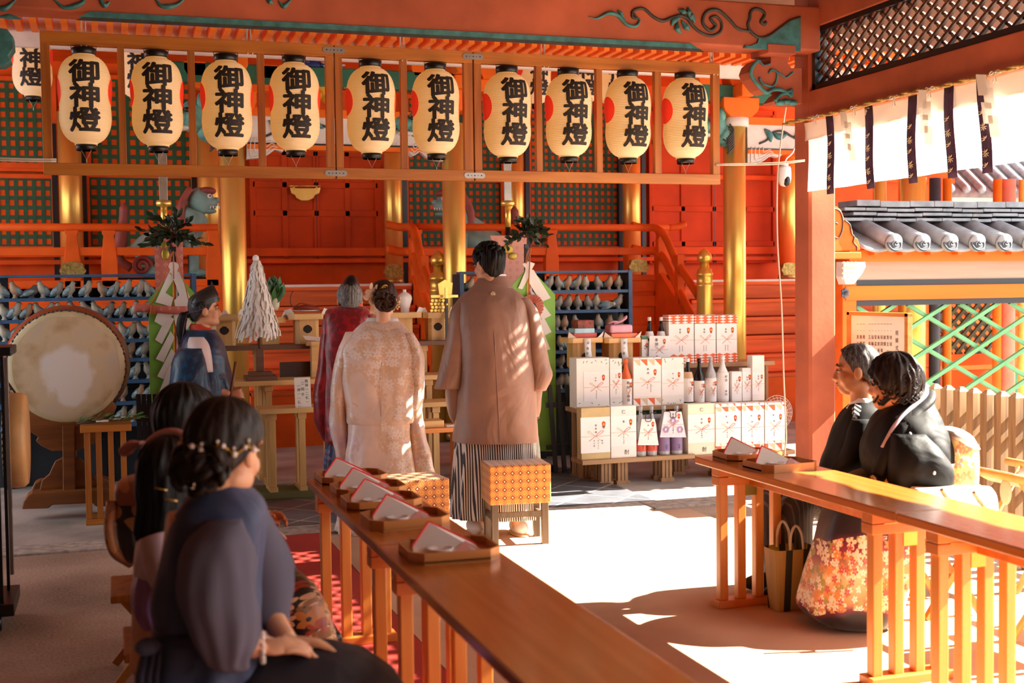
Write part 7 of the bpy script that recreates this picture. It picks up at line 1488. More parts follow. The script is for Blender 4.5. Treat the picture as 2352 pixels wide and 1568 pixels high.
class Head:
    def __init__(s, c, az, pitch=0.0, roll=0.0, k=1.0):
        s.c = Vector(c); s.k = k; a = math.radians(az); s.R = Matrix.Rotation(-a, 3, 'Z') @ Matrix.Rotation(math.radians(pitch), 3, 'X') @ Matrix.Rotation(math.radians(roll), 3, 'Y')
    def P(s, x, y, z): return s.c+s.R @ (Vector((x, y, z))*s.k)
    def S(s, mb, c, r, n=16, m=12): r = r if isinstance(r, tuple) else (r,)*3; return mb.sph(s.P(*c), tuple(q*s.k for q in r), n, m, R=s.R)
    def flesh(s, mb, jaw=1.0):
        s.S(mb, (0, -0.012, 0.035), (0.073, 0.092, 0.083), 24, 16); s.S(mb, (0, 0.024, -0.035), (0.060*jaw, 0.064, 0.074), 20, 14); s.S(mb, (0, 0.046, -0.082), (0.036*jaw, 0.042, 0.034)); s.S(mb, (0, 0.0, -0.07), (0.050*jaw, 0.062, 0.045))
        for sx in (-1, 1):
            s.S(mb, (sx*0.036*jaw, 0.048, -0.036), (0.027, 0.030, 0.032)); s.S(mb, (sx*0.078, -0.010, -0.008), (0.012, 0.022, 0.034)); s.S(mb, (sx*0.011, 0.092, -0.036), (0.010, 0.012, 0.008)); s.S(mb, (sx*0.034*jaw, 0.012, -0.070), (0.028, 0.050, 0.032))
            s.S(mb, (sx*0.034, 0.074, 0.022), (0.026, 0.014, 0.009))
        mb.tube([s.P(0, 0.080, 0.012), s.P(0, 0.096, -0.018), s.P(0, 0.106, -0.036), s.P(0, 0.094, -0.042)], [q*s.k for q in (0.009, 0.011, 0.012, 0.010)], 10)
        s.S(mb, (0, 0.084, -0.058), (0.021, 0.012, 0.008)); s.S(mb, (0, 0.082, -0.070), (0.019, 0.012, 0.008))
    def neck(s, mb, base, r=0.05): mb.tube([s.P(0, -0.015, -0.05), s.P(0, -0.02, -0.1)*0.7+Vector(base)*0.3, Vector(base)], [r*s.k, r*s.k, r*1.2*s.k], 16)
    def face(s, t, lip=(168, 84, 76), brow=(40, 34, 32), lid=True):
        for sx in (-1, 1):
            m = MB(); s.S(m, (sx*0.032, 0.077, 0.001), (0.015, 0.009, 0.006), 12, 8); e = m.build('eye', M('eye_white', (226, 220, 214), 0.3, var=0), t)
            m = MB(); s.S(m, (sx*0.032, 0.0855, 0.0), (0.006, 0.003, 0.0055), 10, 8); m.build('iris', M('eye_dark', (30, 22, 20), 0.2, var=0), e)
            m = MB(); m.tube([s.P(sx*0.016, 0.087, 0.004), s.P(sx*0.032, 0.0885, 0.008), s.P(sx*0.049, 0.078, 0.003)], 0.0022*s.k, 6); m.build('eyelid', M('lash_dark', (52, 38, 34), 0.6, var=0), t)
            m = MB(); m.tube([s.P(sx*0.014, 0.090, 0.026), s.P(sx*0.034, 0.087, 0.031), s.P(sx*0.056, 0.070, 0.024)], [0.003*s.k, 0.0042*s.k, 0.002*s.k], 6); m.build('eyebrow', M('brow_%d' % brow[0], brow, 0.8, var=0), t)
        m = MB(); s.S(m, (0, 0.0915, -0.059), (0.019, 0.006, 0.0045), 12, 8); s.S(m, (0, 0.089, -0.069), (0.016, 0.006, 0.005), 12, 8); m.build('lips', M('lips_%d' % lip[0], lip, 0.4, var=0), t)
    def hair(s, t, mat, low, thick=0.012, wave=0.006, k=26, seed=0, name='hair', nrow=22, n=96, bulge=None, taper=0.0):
        """cap of hair from the crown down to low(phi) (phi 0 = face, pi = nape)"""
        R = []
        for j in range(nrow+1):
            v = j/nrow; ring = []
            for i in range(n):
                ph = 2*math.pi*i/n; z0 = low(abs(ph if ph <= math.pi else 2*math.pi-ph)); zt = 0.118+thick; z = zt+(z0-zt)*(1-math.cos(v*math.pi*0.5))**(0.9) if True else 0
                zz = (z-0.035)/(0.083+thick); 
                if z >= 0.035: q = math.sqrt(max(0.0, 1-zz*zz)); ax, ay = (0.073+thick)*q, (0.092+thick)*q
                else: u = min(1.0, (0.035-z)/0.12); tk = thick*(1-0.55*u*taper); ax, ay = (0.073+tk)*(1-0.16*u*u), (0.092+tk)*(1-0.22*u*u)
                b_ = bulge(ph, z) if bulge else 0.0; w_ = wave*(mnoise.noise(Vector((math.sin(ph)*k*0.62, math.cos(ph)*k*0.62, v*2.0+seed)))*1.0+mnoise.noise(Vector((math.sin(ph)*5+2*v, math.cos(ph)*5, v*4+seed)))*1.2)*min(1, v*3)
                if v > 0.97: w_ -= thick*0.8
                ring.append(s.P((ax+b_+w_)*math.sin(ph), (ay+b_+w_)*math.cos(ph)-0.012, z+0.3*w_))
            R.append(ring)
        m = MB(); m.loft(R[1:], capb=True, capt=False); return m.build(name, mat, t)
def hairmat(name, c0, c1, rough=0.55):
    t = NT(name); nz = t.n('ShaderNodeTexNoise'); nz.inputs['Scale'].default_value = 5; nz.inputs['Detail'].default_value = 6; nz.inputs['Distortion'].default_value = 1.0; t.l(t.co((26, 26, 5)), nz.inputs[0])
    t.l(t.ramp(nz.outputs[0], [(0.35, c0), (0.7, c1)]), t.b.inputs['Base Color']); t.b.inputs['Roughness'].default_value = rough; t.b.inputs['Specular IOR Level'].default_value = 0.28; t.bump(nz.outputs[0], 0.5, 0.004); return t.m
HBLACK = hairmat('black_hair', (7, 6, 6), (20, 15, 13)); HBROWN = hairmat('dark_brown_hair', (16, 10, 8), (44, 27, 19)); HGREY = hairmat('grey_hair', (72, 68, 66), (150, 146, 142)); HSALT = hairmat('dark_greying_hair', (16, 15, 15), (70, 68, 68)); HMAN = hairmat('thinning_grey_hair', (34, 32, 32), (124, 120, 118)); HBRIDE = hairmat('chestnut_hair', (30, 15, 10), (76, 44, 28))
SKIN = M('skin_warm', (222, 164, 126), 0.5, var=0.06, scale=12); SKIN2 = M('skin_tanned', (204, 140, 98), 0.5, var=0.07, scale=12); SKIN3 = M('skin_light', (232, 180, 146), 0.5, var=0.05, scale=12)
for m_ in (SKIN, SKIN2, SKIN3): m_.node_tree.nodes['Principled BSDF'].inputs['Subsurface Weight'].default_value = 0.08
def hand(mb, w, d, nrm, L=0.175, curl=0.5, side=1, spread=1.0):
    """palm from wrist w along d; nrm = back-of-hand normal; thumb leaves on side*(d x nrm)"""
    w, d, nrm = Vector(w), Vector(d).normalized(), Vector(nrm).normalized(); sd = d.cross(nrm).normalized(); nrm = sd.cross(d); R = Matrix((sd, d, nrm)).transposed(); k = L/0.18
    mb.sph(w+d*0.045*k, (0.039*k, 0.052*k, 0.015*k), 14, 10, R=R); mb.sph(w+d*0.02*k+sd*side*0.022*k-nrm*0.006, (0.018*k, 0.03*k, 0.015*k), 12, 8, R=R)
    for i, (o, ln) in enumerate(((0.030, 0.070), (0.010, 0.078), (-0.011, 0.073), (-0.031, 0.058))):
        p = w+d*0.085*k+sd*side*o*k; pts = [p-d*0.02*k, p]; a = 0.15; dd = d
        for f_ in (0.45, 0.32, 0.23):
            a += curl*(0.8+0.1*i); dd = d*math.cos(a)-nrm*math.sin(a)+sd*side*o*1.5*spread; dd.normalize(); pts.append(pts[-1]+dd*ln*f_*k)
        mb.tube(pts, [0.0095*k, 0.0095*k, 0.009*k, 0.008*k, 0.0062*k], 10)
    p = w+d*0.02*k+sd*side*0.03*k; mb.tube([p, p+(d*0.5+sd*side*0.75-nrm*0.2)*0.035*k, p+(d*0.9+sd*side*0.75-nrm*0.45)*0.058*k, p+(d*1.1+sd*side*0.55-nrm*0.6)*0.074*k], [0.013*k, 0.0115*k, 0.010*k, 0.0075*k], 10)
def person(label, c, group=None): return thing('person', label, 'person', c, group)
def blossom(t, scale, r0, pet=5, keep=0.5, axes=(0, 2), seed=0.0, region=None):
    """mask of scattered petalled flowers printed on the cloth"""
    sp = t.n('ShaderNodeSeparateXYZ'); t.l(t.co(), sp.inputs[0]); cb = t.n('ShaderNodeCombineXYZ')
    src = t.math('SUBTRACT', sp.outputs[0], sp.outputs[1]) if axes[0] == 'd' else sp.outputs[axes[0]]; u = t.math('MULTIPLY_ADD', src, scale, seed); v = t.math('MULTIPLY_ADD', sp.outputs[axes[1]], scale, seed*1.7); t.l(u, cb.inputs[0]); t.l(v, cb.inputs[1])
    vo = t.n('ShaderNodeTexVoronoi', voronoi_dimensions='2D'); vo.inputs['Scale'].default_value = 1.0; vo.inputs['Randomness'].default_value = 0.75; t.l(cb.outputs[0], vo.inputs['Vector'])
    ps = t.n('ShaderNodeSeparateXYZ'); t.l(vo.outputs['Position'], ps.inputs[0]); cs = t.n('ShaderNodeSeparateColor'); t.l(vo.outputs['Color'], cs.inputs[0])
    du, dv = t.math('SUBTRACT', u, ps.outputs[0]), t.math('SUBTRACT', v, ps.outputs[1]); th = t.math('ARCTAN2', dv, du); r = t.math('SQRT', t.math('ADD', t.math('MULTIPLY', du, du), t.math('MULTIPLY', dv, dv)))
    pr = t.math('ABSOLUTE', t.math('COSINE', t.math('MULTIPLY_ADD', th, pet/2.0, t.math('MULTIPLY', cs.outputs[0], 6.0)))); lim = t.math('MULTIPLY_ADD', pr, r0*0.62, r0*0.38)
    m_ = t.math('MULTIPLY', t.math('LESS_THAN', r, lim), t.math('GREATER_THAN', r, r0*0.16)); m_ = t.math('MULTIPLY', m_, t.math('LESS_THAN', cs.outputs[1], keep))
    if region:
        n2 = t.n('ShaderNodeTexNoise'); n2.inputs['Scale'].default_value = region[0]; t.l(t.co((1, 1, 1), (seed, 0, 0)), n2.inputs[0]); m_ = t.math('MULTIPLY', m_, t.math('GREATER_THAN', n2.outputs[0], region[1]))
    return m_
def silk(name, base, spots=(), rough=0.4, sheen=0.25, bscale=40, bump=0.1, zlim=None, axes=(0, 2)):
    """spots: (colour, scale, flower radius, petals, share kept, strength[, region noise scale, region threshold])"""
    t = NT(name); b = t.b; nz = t.n('ShaderNodeTexNoise'); nz.inputs['Scale'].default_value = 4; nz.inputs['Detail'].default_value = 4; t.l(t.co(), nz.inputs[0])
    c = t.ramp(nz.outputs[0], [(0.3, tuple(v*0.9 for v in base)), (0.7, tuple(min(255, v*1.05) for v in base))])
    for i, q in enumerate(spots):
        f_ = blossom(t, q[1], q[2], q[3], q[4], axes, 3.1*i+0.7, q[6:8] if len(q) > 6 else None)
        if zlim:
            sp = t.n('ShaderNodeSeparateXYZ'); t.l(t.co(), sp.inputs[0]); f_ = t.math('MULTIPLY', f_, t.math('LESS_THAN', sp.outputs[2], zlim))
        c = t.mix(t.math('MULTIPLY', f_, q[5]), c, lin(q[0]))
    t.l(c, b.inputs['Base Color']); b.inputs['Roughness'].default_value = rough; b.inputs['Sheen Weight'].default_value = sheen
    n4 = t.n('ShaderNodeTexNoise'); n4.inputs['Scale'].default_value = bscale; t.l(t.co(), n4.inputs[0]); n5 = t.n('ShaderNodeTexNoise'); n5.inputs['Scale'].default_value = 3.2; n5.inputs['Detail'].default_value = 2.5; n5.inputs['Distortion'].default_value = 1.4; t.l(t.co((1.5, 1.5, 1.1), (0.3, 0.4, 0)), n5.inputs[0])
    t.bump(t.math('ADD', t.math('MULTIPLY', n4.outputs[0], bump*0.25), n5.outputs[0]), 0.32, 0.05); return t.m
WCOL = M('white_under_collar', (236, 228, 224), 0.7, var=0.03)
def ringband(mb, rows, d, th=0.004, **kw): rows_loft(mb, rows, d, **kw)
# ---- groom
d = 7.58; g = person('man seen from behind in a brown kimono jacket and striped trousers, wearing glasses', PD(1142, 1225, d))
hd_ = Head(PD(1121, 607, d), -22, -4); bd = MB(); hd_.flesh(bd); nb_ = PD(1132, 668, d); hd_.neck(bd, nb_, 0.054)
bd.tube([PD(1140, 690, d), PD(1142, 900, d), PD(1142, 1000, d)], [0.10, 0.13, 0.12], 16); 
for x0, x1 in ((1110, 1098), (1175, 1192)): bd.tube([PD(x0, 1000, d), PD(x0, 1110, d), PD(x1, 1212, d)], [0.085, 0.06, 0.04], 12)
for sx, xs in ((-1, (1070, 1050, 1095)), (1, (1205, 1225, 1180))): bd.tube([PD(xs[0], 700, d), PD(xs[1], 830, d)+FV*0.05, PD(xs[2], 880, d)+FV*0.24], [0.055, 0.045, 0.035], 12); hand(bd, PD(xs[2], 882, d)+FV*0.25, (-sx*0.6, 0.8, -0.2), (0, 0, 1), side=-sx)
fuse(bd, 'body', SKIN, g); hd_.face(g)
hd_.hair(g, HBLACK, lambda p: np.interp(p, [0, 0.5, 0.9, 1.25, 1.55, 1.9, 2.4, 3.15], [0.085, 0.07, 0.03, -0.01, 0.012, -0.045, -0.075, -0.085]), 0.017, 0.013, 30, 1, taper=1.6)
m_ = MB(); rnd = random.Random(2)
for k in range(40):
    a = rnd.uniform(0, 6.28); q = rnd.uniform(0.2, 1.0); z = 0.035+0.097*math.sqrt(1-q*q*0.8); c = hd_.P(0.088*q*math.sin(a), 0.105*q*math.cos(a)-0.012, z); tn = hd_.R @ V(math.sin(a+1.2), math.cos(a+1.2), -0.3)
    m_.tube(spline([c-tn*0.03, c+V(0, 0, 0.006), c+tn*0.025], 4), [0.002]+[0.007]*6+[0.002]*2, 6)
m_.build('hair_tuft', HBLACK, g)
m_ = MB()
for sx in (-1, 1):
    m_.tube([hd_.P(sx*0.034+0.022*math.cos(a), 0.100-0.25*abs(0.022*math.cos(a)+sx*0.034)*abs(sx*0.03), -0.004+0.017*math.sin(a)) for a in np.linspace(0, 6.28, 17)[:-1]], 0.0018, 6, closed=True); m_.tube([hd_.P(sx*0.056, 0.098, 0.002), hd_.P(sx*0.080, 0.05, 0.004), hd_.P(sx*0.082, -0.005, 0.002), hd_.P(sx*0.080, -0.018, -0.014)], 0.002, 6)
m_.tube([hd_.P(-0.012, 0.100, 0), hd_.P(0.012, 0.100, 0)], 0.0018, 6); m_.build('glasses', M('glasses_frame', (70, 34, 34), 0.3, var=0), g)
BRN = silk('brown_silk', (154, 116, 98), (), 0.5, 0.15, 60, 0.06); BRN2 = M('brown_collar', (140, 104, 88), 0.5, var=0.05)
m_ = MB(); rows_loft(m_, [(640, 1096, 1164, .052), (660, 1082, 1178, .08), (676, 1062, 1200, .12), (700, 1046, 1218, .16, 0, .006), (740, 1044, 1224, .19, 0, .008), (800, 1050, 1228, .20, 0, .008), (870, 1052, 1232, .20, 0, .01), (950, 1048, 1234, .195, 0, .012), (1000, 1041, 1238, .19, 0, .012), (1012, 1039, 1239, .19, 0, .012)], d, wr=0.006, seed=2, n=72, p=2.0); m_.build('jacket', BRN, g)
for nm, R_ in (('sleeve', [(684, 1056, 1092, .07), (715, 1036, 1082, .09), (770, 1026, 1076, .10), (830, 1014, 1072, .10), (872, 1004, 1068, .09), (892, 999, 1064, .07)]), ('sleeve', [(800, 1028, 1072, .07, .05), (880, 1024, 1068, .10, .06), (930, 1024, 1068, .10, .06), (962, 1030, 1068, .09, .06), (977, 1044, 1066, .05, .06)]), ('sleeve', [(684, 1186, 1214, .07), (715, 1200, 1236, .09), (770, 1208, 1249, .10), (830, 1212, 1262, .10), (862, 1216, 1269, .09), (896, 1214, 1254, .08)]), ('sleeve', [(800, 1204, 1244, .07, .05), (880, 1208, 1248, .10, .06), (930, 1214, 1244, .09, .06), (958, 1222, 1238, .05, .06)])):
    m_ = MB(); rows_loft(m_, R_, d, wr=0.008, seed=R_[0][1], p=2.2); m_.build(nm, BRN, g)
m_ = MB(); rows_loft(m_, [(634, 1101, 1165, .058, .0), (646, 1095, 1172, .066, .0), (662, 1088, 1180, .078, .0)], d, p=2.0); m_.build('collar', BRN2, g)
m_ = MB(); rows_loft(m_, [(629, 1106, 1161, .056, .0), (640, 1101, 1167, .060, .0)], d, p=2.0); m_.build('under_collar', WCOL, g)
m_ = MB(); q = PD(1133, 675, d)-FV*0.126; m_.prism([(0.017*math.cos(a), 0.017*math.sin(a)) for a in np.linspace(0, 6.28, 25)[:-1]], 0.004, q, RV, (0, 0, 1), FV); cr = m_.build('family_crest', GOLD, g)
m_ = MB(); m_.tube([q-FV*0.001+RV*0.011*math.cos(a)+V(0, 0, 0.011*math.sin(a)) for a in np.linspace(0, 6.28, 17)[:-1]], 0.002, 5, closed=True); m_.tube([q-FV*0.001-RV*0.008, q-FV*0.001+RV*0.008], 0.002, 5); m_.tube([q-FV*0.001-V(0, 0, 0.008), q-FV*0.001+V(0, 0, 0.008)], 0.002, 5); m_.build('crest_mark', WCOL, cr)
m_ = MB(); m_.tube(spline([PD(1133, 690, d)-FV*0.148, PD(1136, 760, d)-FV*0.194, PD(1142, 870, d)-FV*0.202, PD(1149, 1008, d)-FV*0.190], 6), 0.0025, 5); m_.build('back_seam', BRN2, g)
def stripes(name, per, c0, c1, duty=0.5):
    t = NT(name); sp = t.n('ShaderNodeSeparateXYZ'); t.l(t.co(), sp.inputs[0]); a = t.math('ADD', t.math('MULTIPLY', sp.outputs[0], 1.0), t.math('MULTIPLY', sp.outputs[1], 0.35)); f_ = t.math('FRACT', t.math('MULTIPLY', a, 1/per)); t.l(t.mix(t.math('GREATER_THAN', f_, duty), lin(c0), lin(c1)), t.b.inputs['Base Color']); t.b.inputs['Roughness'].default_value = 0.6; return t.m
m_ = MB(); rows_loft(m_, [(1000, 1047, 1236, .14, .02, .02), (1050, 1043, 1241, .15, .03, .03), (1110, 1040, 1245, .155, .04, .04), (1160, 1037, 1248, .16, .05, .045), (1190, 1036, 1249, .16, .05, .045)], d, fold=(15, 0.4), n=90); m_.build('striped_trousers', stripes('grey_white_stripes', 0.0115, (44, 42, 46), (224, 218, 210), 0.52), g)
for px in (1096, 1196):
    m_ = MB(); q = PD(px, 1222, d); m_.sph(q+V(0.0, 0.04, 0.03), (0.05, 0.12, 0.05), 14, 10); m_.build('tabi_sock', WCOL, g); m_ = MB(); m_.sph(q+V(0, 0.04, -0.012), (0.055, 0.135, 0.016), 16, 8); m_.build('sandal', M('straw_sandal', (214, 180, 130), 0.7), g)
# ---- bride
d = 7.80; g = person('woman seen from behind in a cream pink silk kimono with flowers in her hair', PD(880, 1210, d))
hd_ = Head(PD(880, 690, d), 6, -14, 0, 0.97); bd = MB(); hd_.flesh(bd); hd_.neck(bd, PD(876, 752, d), 0.046); bd.tube([PD(876, 770, d), PD(872, 900, d), PD(872, 1000, d)], [0.10, 0.12, 0.13], 16)
for x in (845, 905): bd.tube([PD(x, 990, d), PD(x, 1100, d), PD(x, 1200, d)], [0.09, 0.06, 0.04], 12)
for sx, xs in ((-1, (815, 790, 850)), (1, (935, 955, 900))): bd.tube([PD(xs[0], 780, d), PD(xs[1], 870, d)+FV*0.04, PD(xs[2], 880, d)+FV*0.22], [0.045, 0.038, 0.028], 12); hand(bd, PD(xs[2], 880, d)+FV*0.23, (-sx*0.5, 0.8, 0.1), (0, 0, 1), 0.165, side=-sx)
fuse(bd, 'body', SKIN3, g); hd_.face(g, (190, 60, 60))
hd_.hair(g, HBRIDE, lambda p: np.interp(p, [0, 0.6, 1.0, 1.4, 1.8, 2.3, 3.15], [0.09, 0.07, 0.04, 0.02, 0.0, -0.05, -0.07]), 0.016, 0.004, 30, 3)
m_ = MB(); rnd = random.Random(4)
for k in range(20):
    a = rnd.uniform(0, 6.28); c = hd_.P(0.035*math.cos(a), -0.115-0.012*rnd.random(), -0.03+0.042*math.sin(a)); r = 0.024; b0 = rnd.uniform(0, 6.28)
    m_.tube([c+hd_.R @ V(r*math.cos(b0+u)*1.2, -0.012*math.sin(u), r*math.sin(b0+u)) for u in np.linspace(0, 4.2, 10)], [0.006, 0.010, 0.012, 0.013, 0.013, 0.013, 0.012, 0.011, 0.009, 0.005], 8)
for k in range(9): c = hd_.P(-0.06+0.015*k, -0.108-0.006*math.sin(k), 0.022-0.004*k); m_.sph(c, (0.013, 0.012, 0.010), 10, 8)
m_.build('braided_bun', HBRIDE, g)
PET = clothmat('cream_petal', (240, 216, 188), 0.25); 
m_ = MB(); c0 = hd_.P(-0.075, -0.06, 0.03); rnd = random.Random(6)
for k in range(12):
    a = k*0.9; rr = 0.018+0.016*(k % 3); R = Matrix.Rotation(a, 3, 'Y') @ Matrix.Rotation(rnd.uniform(-0.7, 0.7), 3, 'X'); m_.sph(c0+V(rr*math.cos(a), -0.022-0.008*rnd.random(), rr*math.sin(a)), (0.022, 0.004, 0.018), 10, 6, R=R)
for k in range(26): m_.sph(c0+V(rnd.uniform(-0.02, 0.03), -0.035, rnd.uniform(-0.05, 0.0)), (0.006, 0.004, 0.006), 6, 5)
m_.loft([[c0+V(-0.012, -0.02, -0.04), c0+V(0.006, -0.02, -0.04)], [c0+V(-0.022, -0.02, -0.12), c0+V(0.008, -0.015, -0.125)]], closed=False); m_.build('hair_flower', PET, g)
m_ = MB()
for a in (0.2, 0.75): m_.tube(spline([c0+V(0.03, -0.04, 0.01), c0+V(0.06, -0.05, 0.035+0.02*a), c0+V(0.085, -0.045, 0.03+0.025*a), c0+V(0.07, -0.045, 0.0+0.02*a), c0+V(0.03, -0.04, 0.005)], 5), 0.0045, 6)
m_.build('gold_loop', M('gold_cord_loop', (206, 160, 60), 0.5, 0.3), g)
m_ = MB(); c1 = hd_.P(0.072, -0.05, -0.03)
for k in range(34): m_.sph(c1+V(rnd.uniform(-0.02, 0.022), -0.03+rnd.uniform(-0.01, 0.01), rnd.uniform(-0.045, 0.035)), rnd.uniform(0.004, 0.008), 6, 5)
m_.build('small_flowers', M('tiny_cream_flower', (238, 206, 160), 0.6, var=0.15, scale=60), g)
KIM = silk('cream_pink_brocade', (246, 222, 208), [((230, 198, 166), 12, 0.6, 7, 0.9, 0.7, 2.2, 0.50), ((228, 192, 154), 20, 0.6, 5, 0.8, 0.65, 2.6, 0.50), ((252, 244, 240), 18, 0.55, 6, 0.7, 0.75, 2.0, 0.53), ((220, 198, 210), 10, 0.6, 8, 0.8, 0.6, 1.8, 0.56)], 0.34, 0.3, 30, 0.12)
m_ = MB(); rows_loft(m_, [(748, 838, 914, .062), (758, 814, 934, .09), (776, 792, 950, .12), (805, 781, 958, .15, 0, .012), (850, 779, 957, .165, 0, .02), (900, 788, 952, .165, 0, .025), (940, 792, 951, .165, 0, .02), (962, 793, 951, .165, 0, .012), (970, 795, 949, .16)], d, wr=0.012, seed=5, n=80); m_.build('kimono_upper', KIM, g)
m_ = MB(); rows_loft(m_, [(950, 800, 944, .15), (1000, 798, 944, .16, 0, .012), (1060, 794, 952, .17, 0, .02), (1110, 788, 964, .19, 0, .025), (1160, 780, 984, .22, 0, .03), (1216, 772, 1000, .24, 0, .03)], d, wr=0.008, seed=8, n=80); m_.build('kimono_skirt', KIM, g)
for R_ in ([(762, 796, 832, .07), (800, 778, 815, .10), (850, 764, 806, .12, .03), (910, 759, 802, .12, .04), (960, 755, 800, .11, .05), (990, 757, 800, .09, .05), (1050, 770, 806, .07, .05), (1105, 781, 806, .05, .05)], [(764, 922, 952, .07), (800, 938, 968, .10), (850, 944, 974, .12, .03), (905, 944, 973, .11, .04), (940, 940, 968, .10, .05), (1000, 938, 976, .08, .05), (1060, 944, 992, .07, .05), (1112, 956, 1005, .06, .05), (1142, 986, 1008, .04, .05)]):
    m_ = MB(); rows_loft(m_, R_, d, wr=0.012, seed=R_[0][1], p=2.2); m_.build('sleeve', KIM, g)
m_ = MB(); rows_loft(m_, [(738, 836, 918, .075, .02), (748, 822, 930, .092, .02), (766, 806, 946, .105, .02), (780, 800, 950, .105, .02)], d, p=2.1, wr=0.004); m_.build('collar', KIM, g)
m_ = MB(); rows_loft(m_, [(730, 842, 912, .070, .03), (744, 834, 920, .080, .03)], d, p=2.0); m_.build('under_collar', WCOL, g)
m_ = MB(); m_.tube(spline([PD(878, 785, d)-FV*0.10, PD(884, 850, d)-FV*0.168, PD(882, 960, d)-FV*0.17], 6), 0.002, 5); m_.build('back_seam', M('pale_seam', (206, 176, 150), 0.6), g)
# ---- priest
d = 8.62; g = person('shrine priest from behind in crimson robe and tall black hat, head bowed', PD(800, 1150, d))
hd_ = Head(PD(803, 690, d), 6, -12, 0, 1.0); bd = MB(); hd_.flesh(bd); hd_.neck(bd, PD(805, 735, d)); bd.tube([PD(800, 750, d), PD(795, 900, d), PD(795, 1000, d)], [0.12, 0.13, 0.12], 14); bd.tube([PD(780, 1000, d), PD(780, 1140, d)], [0.08, 0.05], 10); bd.tube([PD(815, 1000, d), PD(815, 1140, d)], [0.08, 0.05], 10)
for sx, xs in ((-1, (765, 750, 785)), (1, (835, 850, 815))): bd.tube([PD(xs[0], 760, d), PD(xs[1], 860, d), PD(xs[2], 860, d)+FV*0.2], [0.05, 0.045, 0.03], 10); hand(bd, PD(xs[2], 860, d)+FV*0.21, (-sx*0.4, 0.9, 0), (0, 0, 1), side=-sx)
fuse(bd, 'body', SKIN2, g); hd_.face(g)
hd_.hair(g, HGREY, lambda p: np.interp(p, [0, 0.7, 1.2, 1.55, 1.9, 2.4, 3.15], [0.09, 0.06, 0.02, 0.01, -0.03, -0.06, -0.066]), 0.014, 0.006, 26, 2)
RED2 = silk('crimson_brocade', (164, 14, 28), [((118, 6, 20), 9, 0.6, 4, 1.0, 0.8)], 0.4, 0.2, 26, 0.2); m_ = MB(); rows_loft(m_, [(703, 770, 836, .07), (712, 750, 850, .11), (735, 744, 856, .14), (790, 742, 852, .16, 0, .012), (870, 740, 846, .16, 0, .02), (950, 744, 840, .17, 0, .02), (1015, 748, 838, .17)], d, wr=0.008, seed=3, n=64); m_.build('robe', RED2, g)
m_ = MB(); rows_loft(m_, [(722, 744, 775, .08), (790, 736, 772, .11), (860, 727, 768, .13), (905, 720, 768, .13), (950, 722, 770, .12), (985, 729, 768, .09), (1012, 742, 764, .04)], d, foff=0) if False else rows_loft(m_, [(722, 744, 775, .08), (790, 736, 772, .11), (860, 727, 768, .13), (905, 720, 768, .13), (950, 722, 770, .12), (985, 729, 768, .09), (1012, 742, 764, .04)], d, wr=0.010, seed=4, p=2.2); m_.build('sleeve', RED2, g)
m_ = MB(); rows_loft(m_, [(722, 836, 858, .08), (800, 840, 866, .11), (880, 838, 868, .12), (950, 836, 862, .10), (990, 840, 856, .04)], d, wr=0.010, seed=6, p=2.2); m_.build('sleeve', RED2, g)
m_ = MB(); rows_loft(m_, [(697, 779, 831, .065, .01), (709, 770, 838, .078, .01)], d, p=2.0); m_.build('orange_collar', M('orange_collar', (232, 92, 36), 0.6), g)
m_ = MB(); rows_loft(m_, [(990, 752, 836, .14, 0, .03), (1060, 747, 840, .17, 0, .05), (1150, 742, 846, .19, 0, .06)], d, fold=(12, 0), n=64); m_.build('purple_trousers', silk('purple_crest_silk', (58, 46, 84), [((120, 112, 150), 6, 0.45, 8, 0.6, 0.8)], 0.5), g)
m_ = MB(); rows_loft(m_, [(673, 779, 831, .095), (662, 782, 828, .093), (648, 788, 824, .08), (637, 795, 819, .05), (631, 801, 813, .02)], d, p=2.0); m_.build('black_hat', M('lacquered_hat', (20, 20, 24), 0.3, var=0.1, scale=40, bump=0.2), g)
# ---- assistant in blue
d = 8.80; g = person('shrine assistant in blue robe and black cap standing in profile with a stick', PD(462, 1165, d))
hd_ = Head(PD(471, 712, d), 88, 2, 0, 1.02); bd = MB(); hd_.flesh(bd, 1.12); hd_.S(bd, (0, 0.045, -0.085), (0.05, 0.05, 0.03)); hd_.neck(bd, PD(458, 768, d), 0.056); bd.tube([PD(458, 780, d), PD(455, 950, d), PD(455, 1020, d)], [0.12, 0.15, 0.14], 14)
for fo in (-0.09, 0.09): bd.tube([PD(455, 1000, d)+FV*fo, PD(458, 1080, d)+FV*fo, PD(455, 1158, d)+FV*fo], [0.09, 0.06, 0.04], 12)
bd.tube([PD(460, 810, d)-FV*0.12, PD(480, 880, d)-FV*0.13, PD(533, 905, d)-FV*0.10], [0.06, 0.05, 0.032], 12); hand(bd, PD(533, 906, d)-FV*0.10, (0.9, 0.0, 0.15), (0, -1, 0.3), 0.17, 0.95, 1)
bd.tube([PD(455, 800, d)+FV*0.17, PD(480, 890, d)+FV*0.18, PD(520, 905, d)+FV*0.06], [0.06, 0.05, 0.032], 12); hand(bd, PD(520, 905, d)+FV*0.06, (0.9, 0.0, 0.1), (0, 1, 0.3), 0.17, 0.9, -1)
fuse(bd, 'body', SKIN, g); hd_.face(g, (176, 72, 70))
hd_.hair(g, HSALT, lambda p: np.interp(p, [0, 0.5, 0.95, 1.3, 1.6, 1.9, 2.4, 3.15], [0.085, 0.075, 0.045, 0.0, 0.018, -0.03, -0.07, -0.075]), 0.012, 0.004, 34, 5)
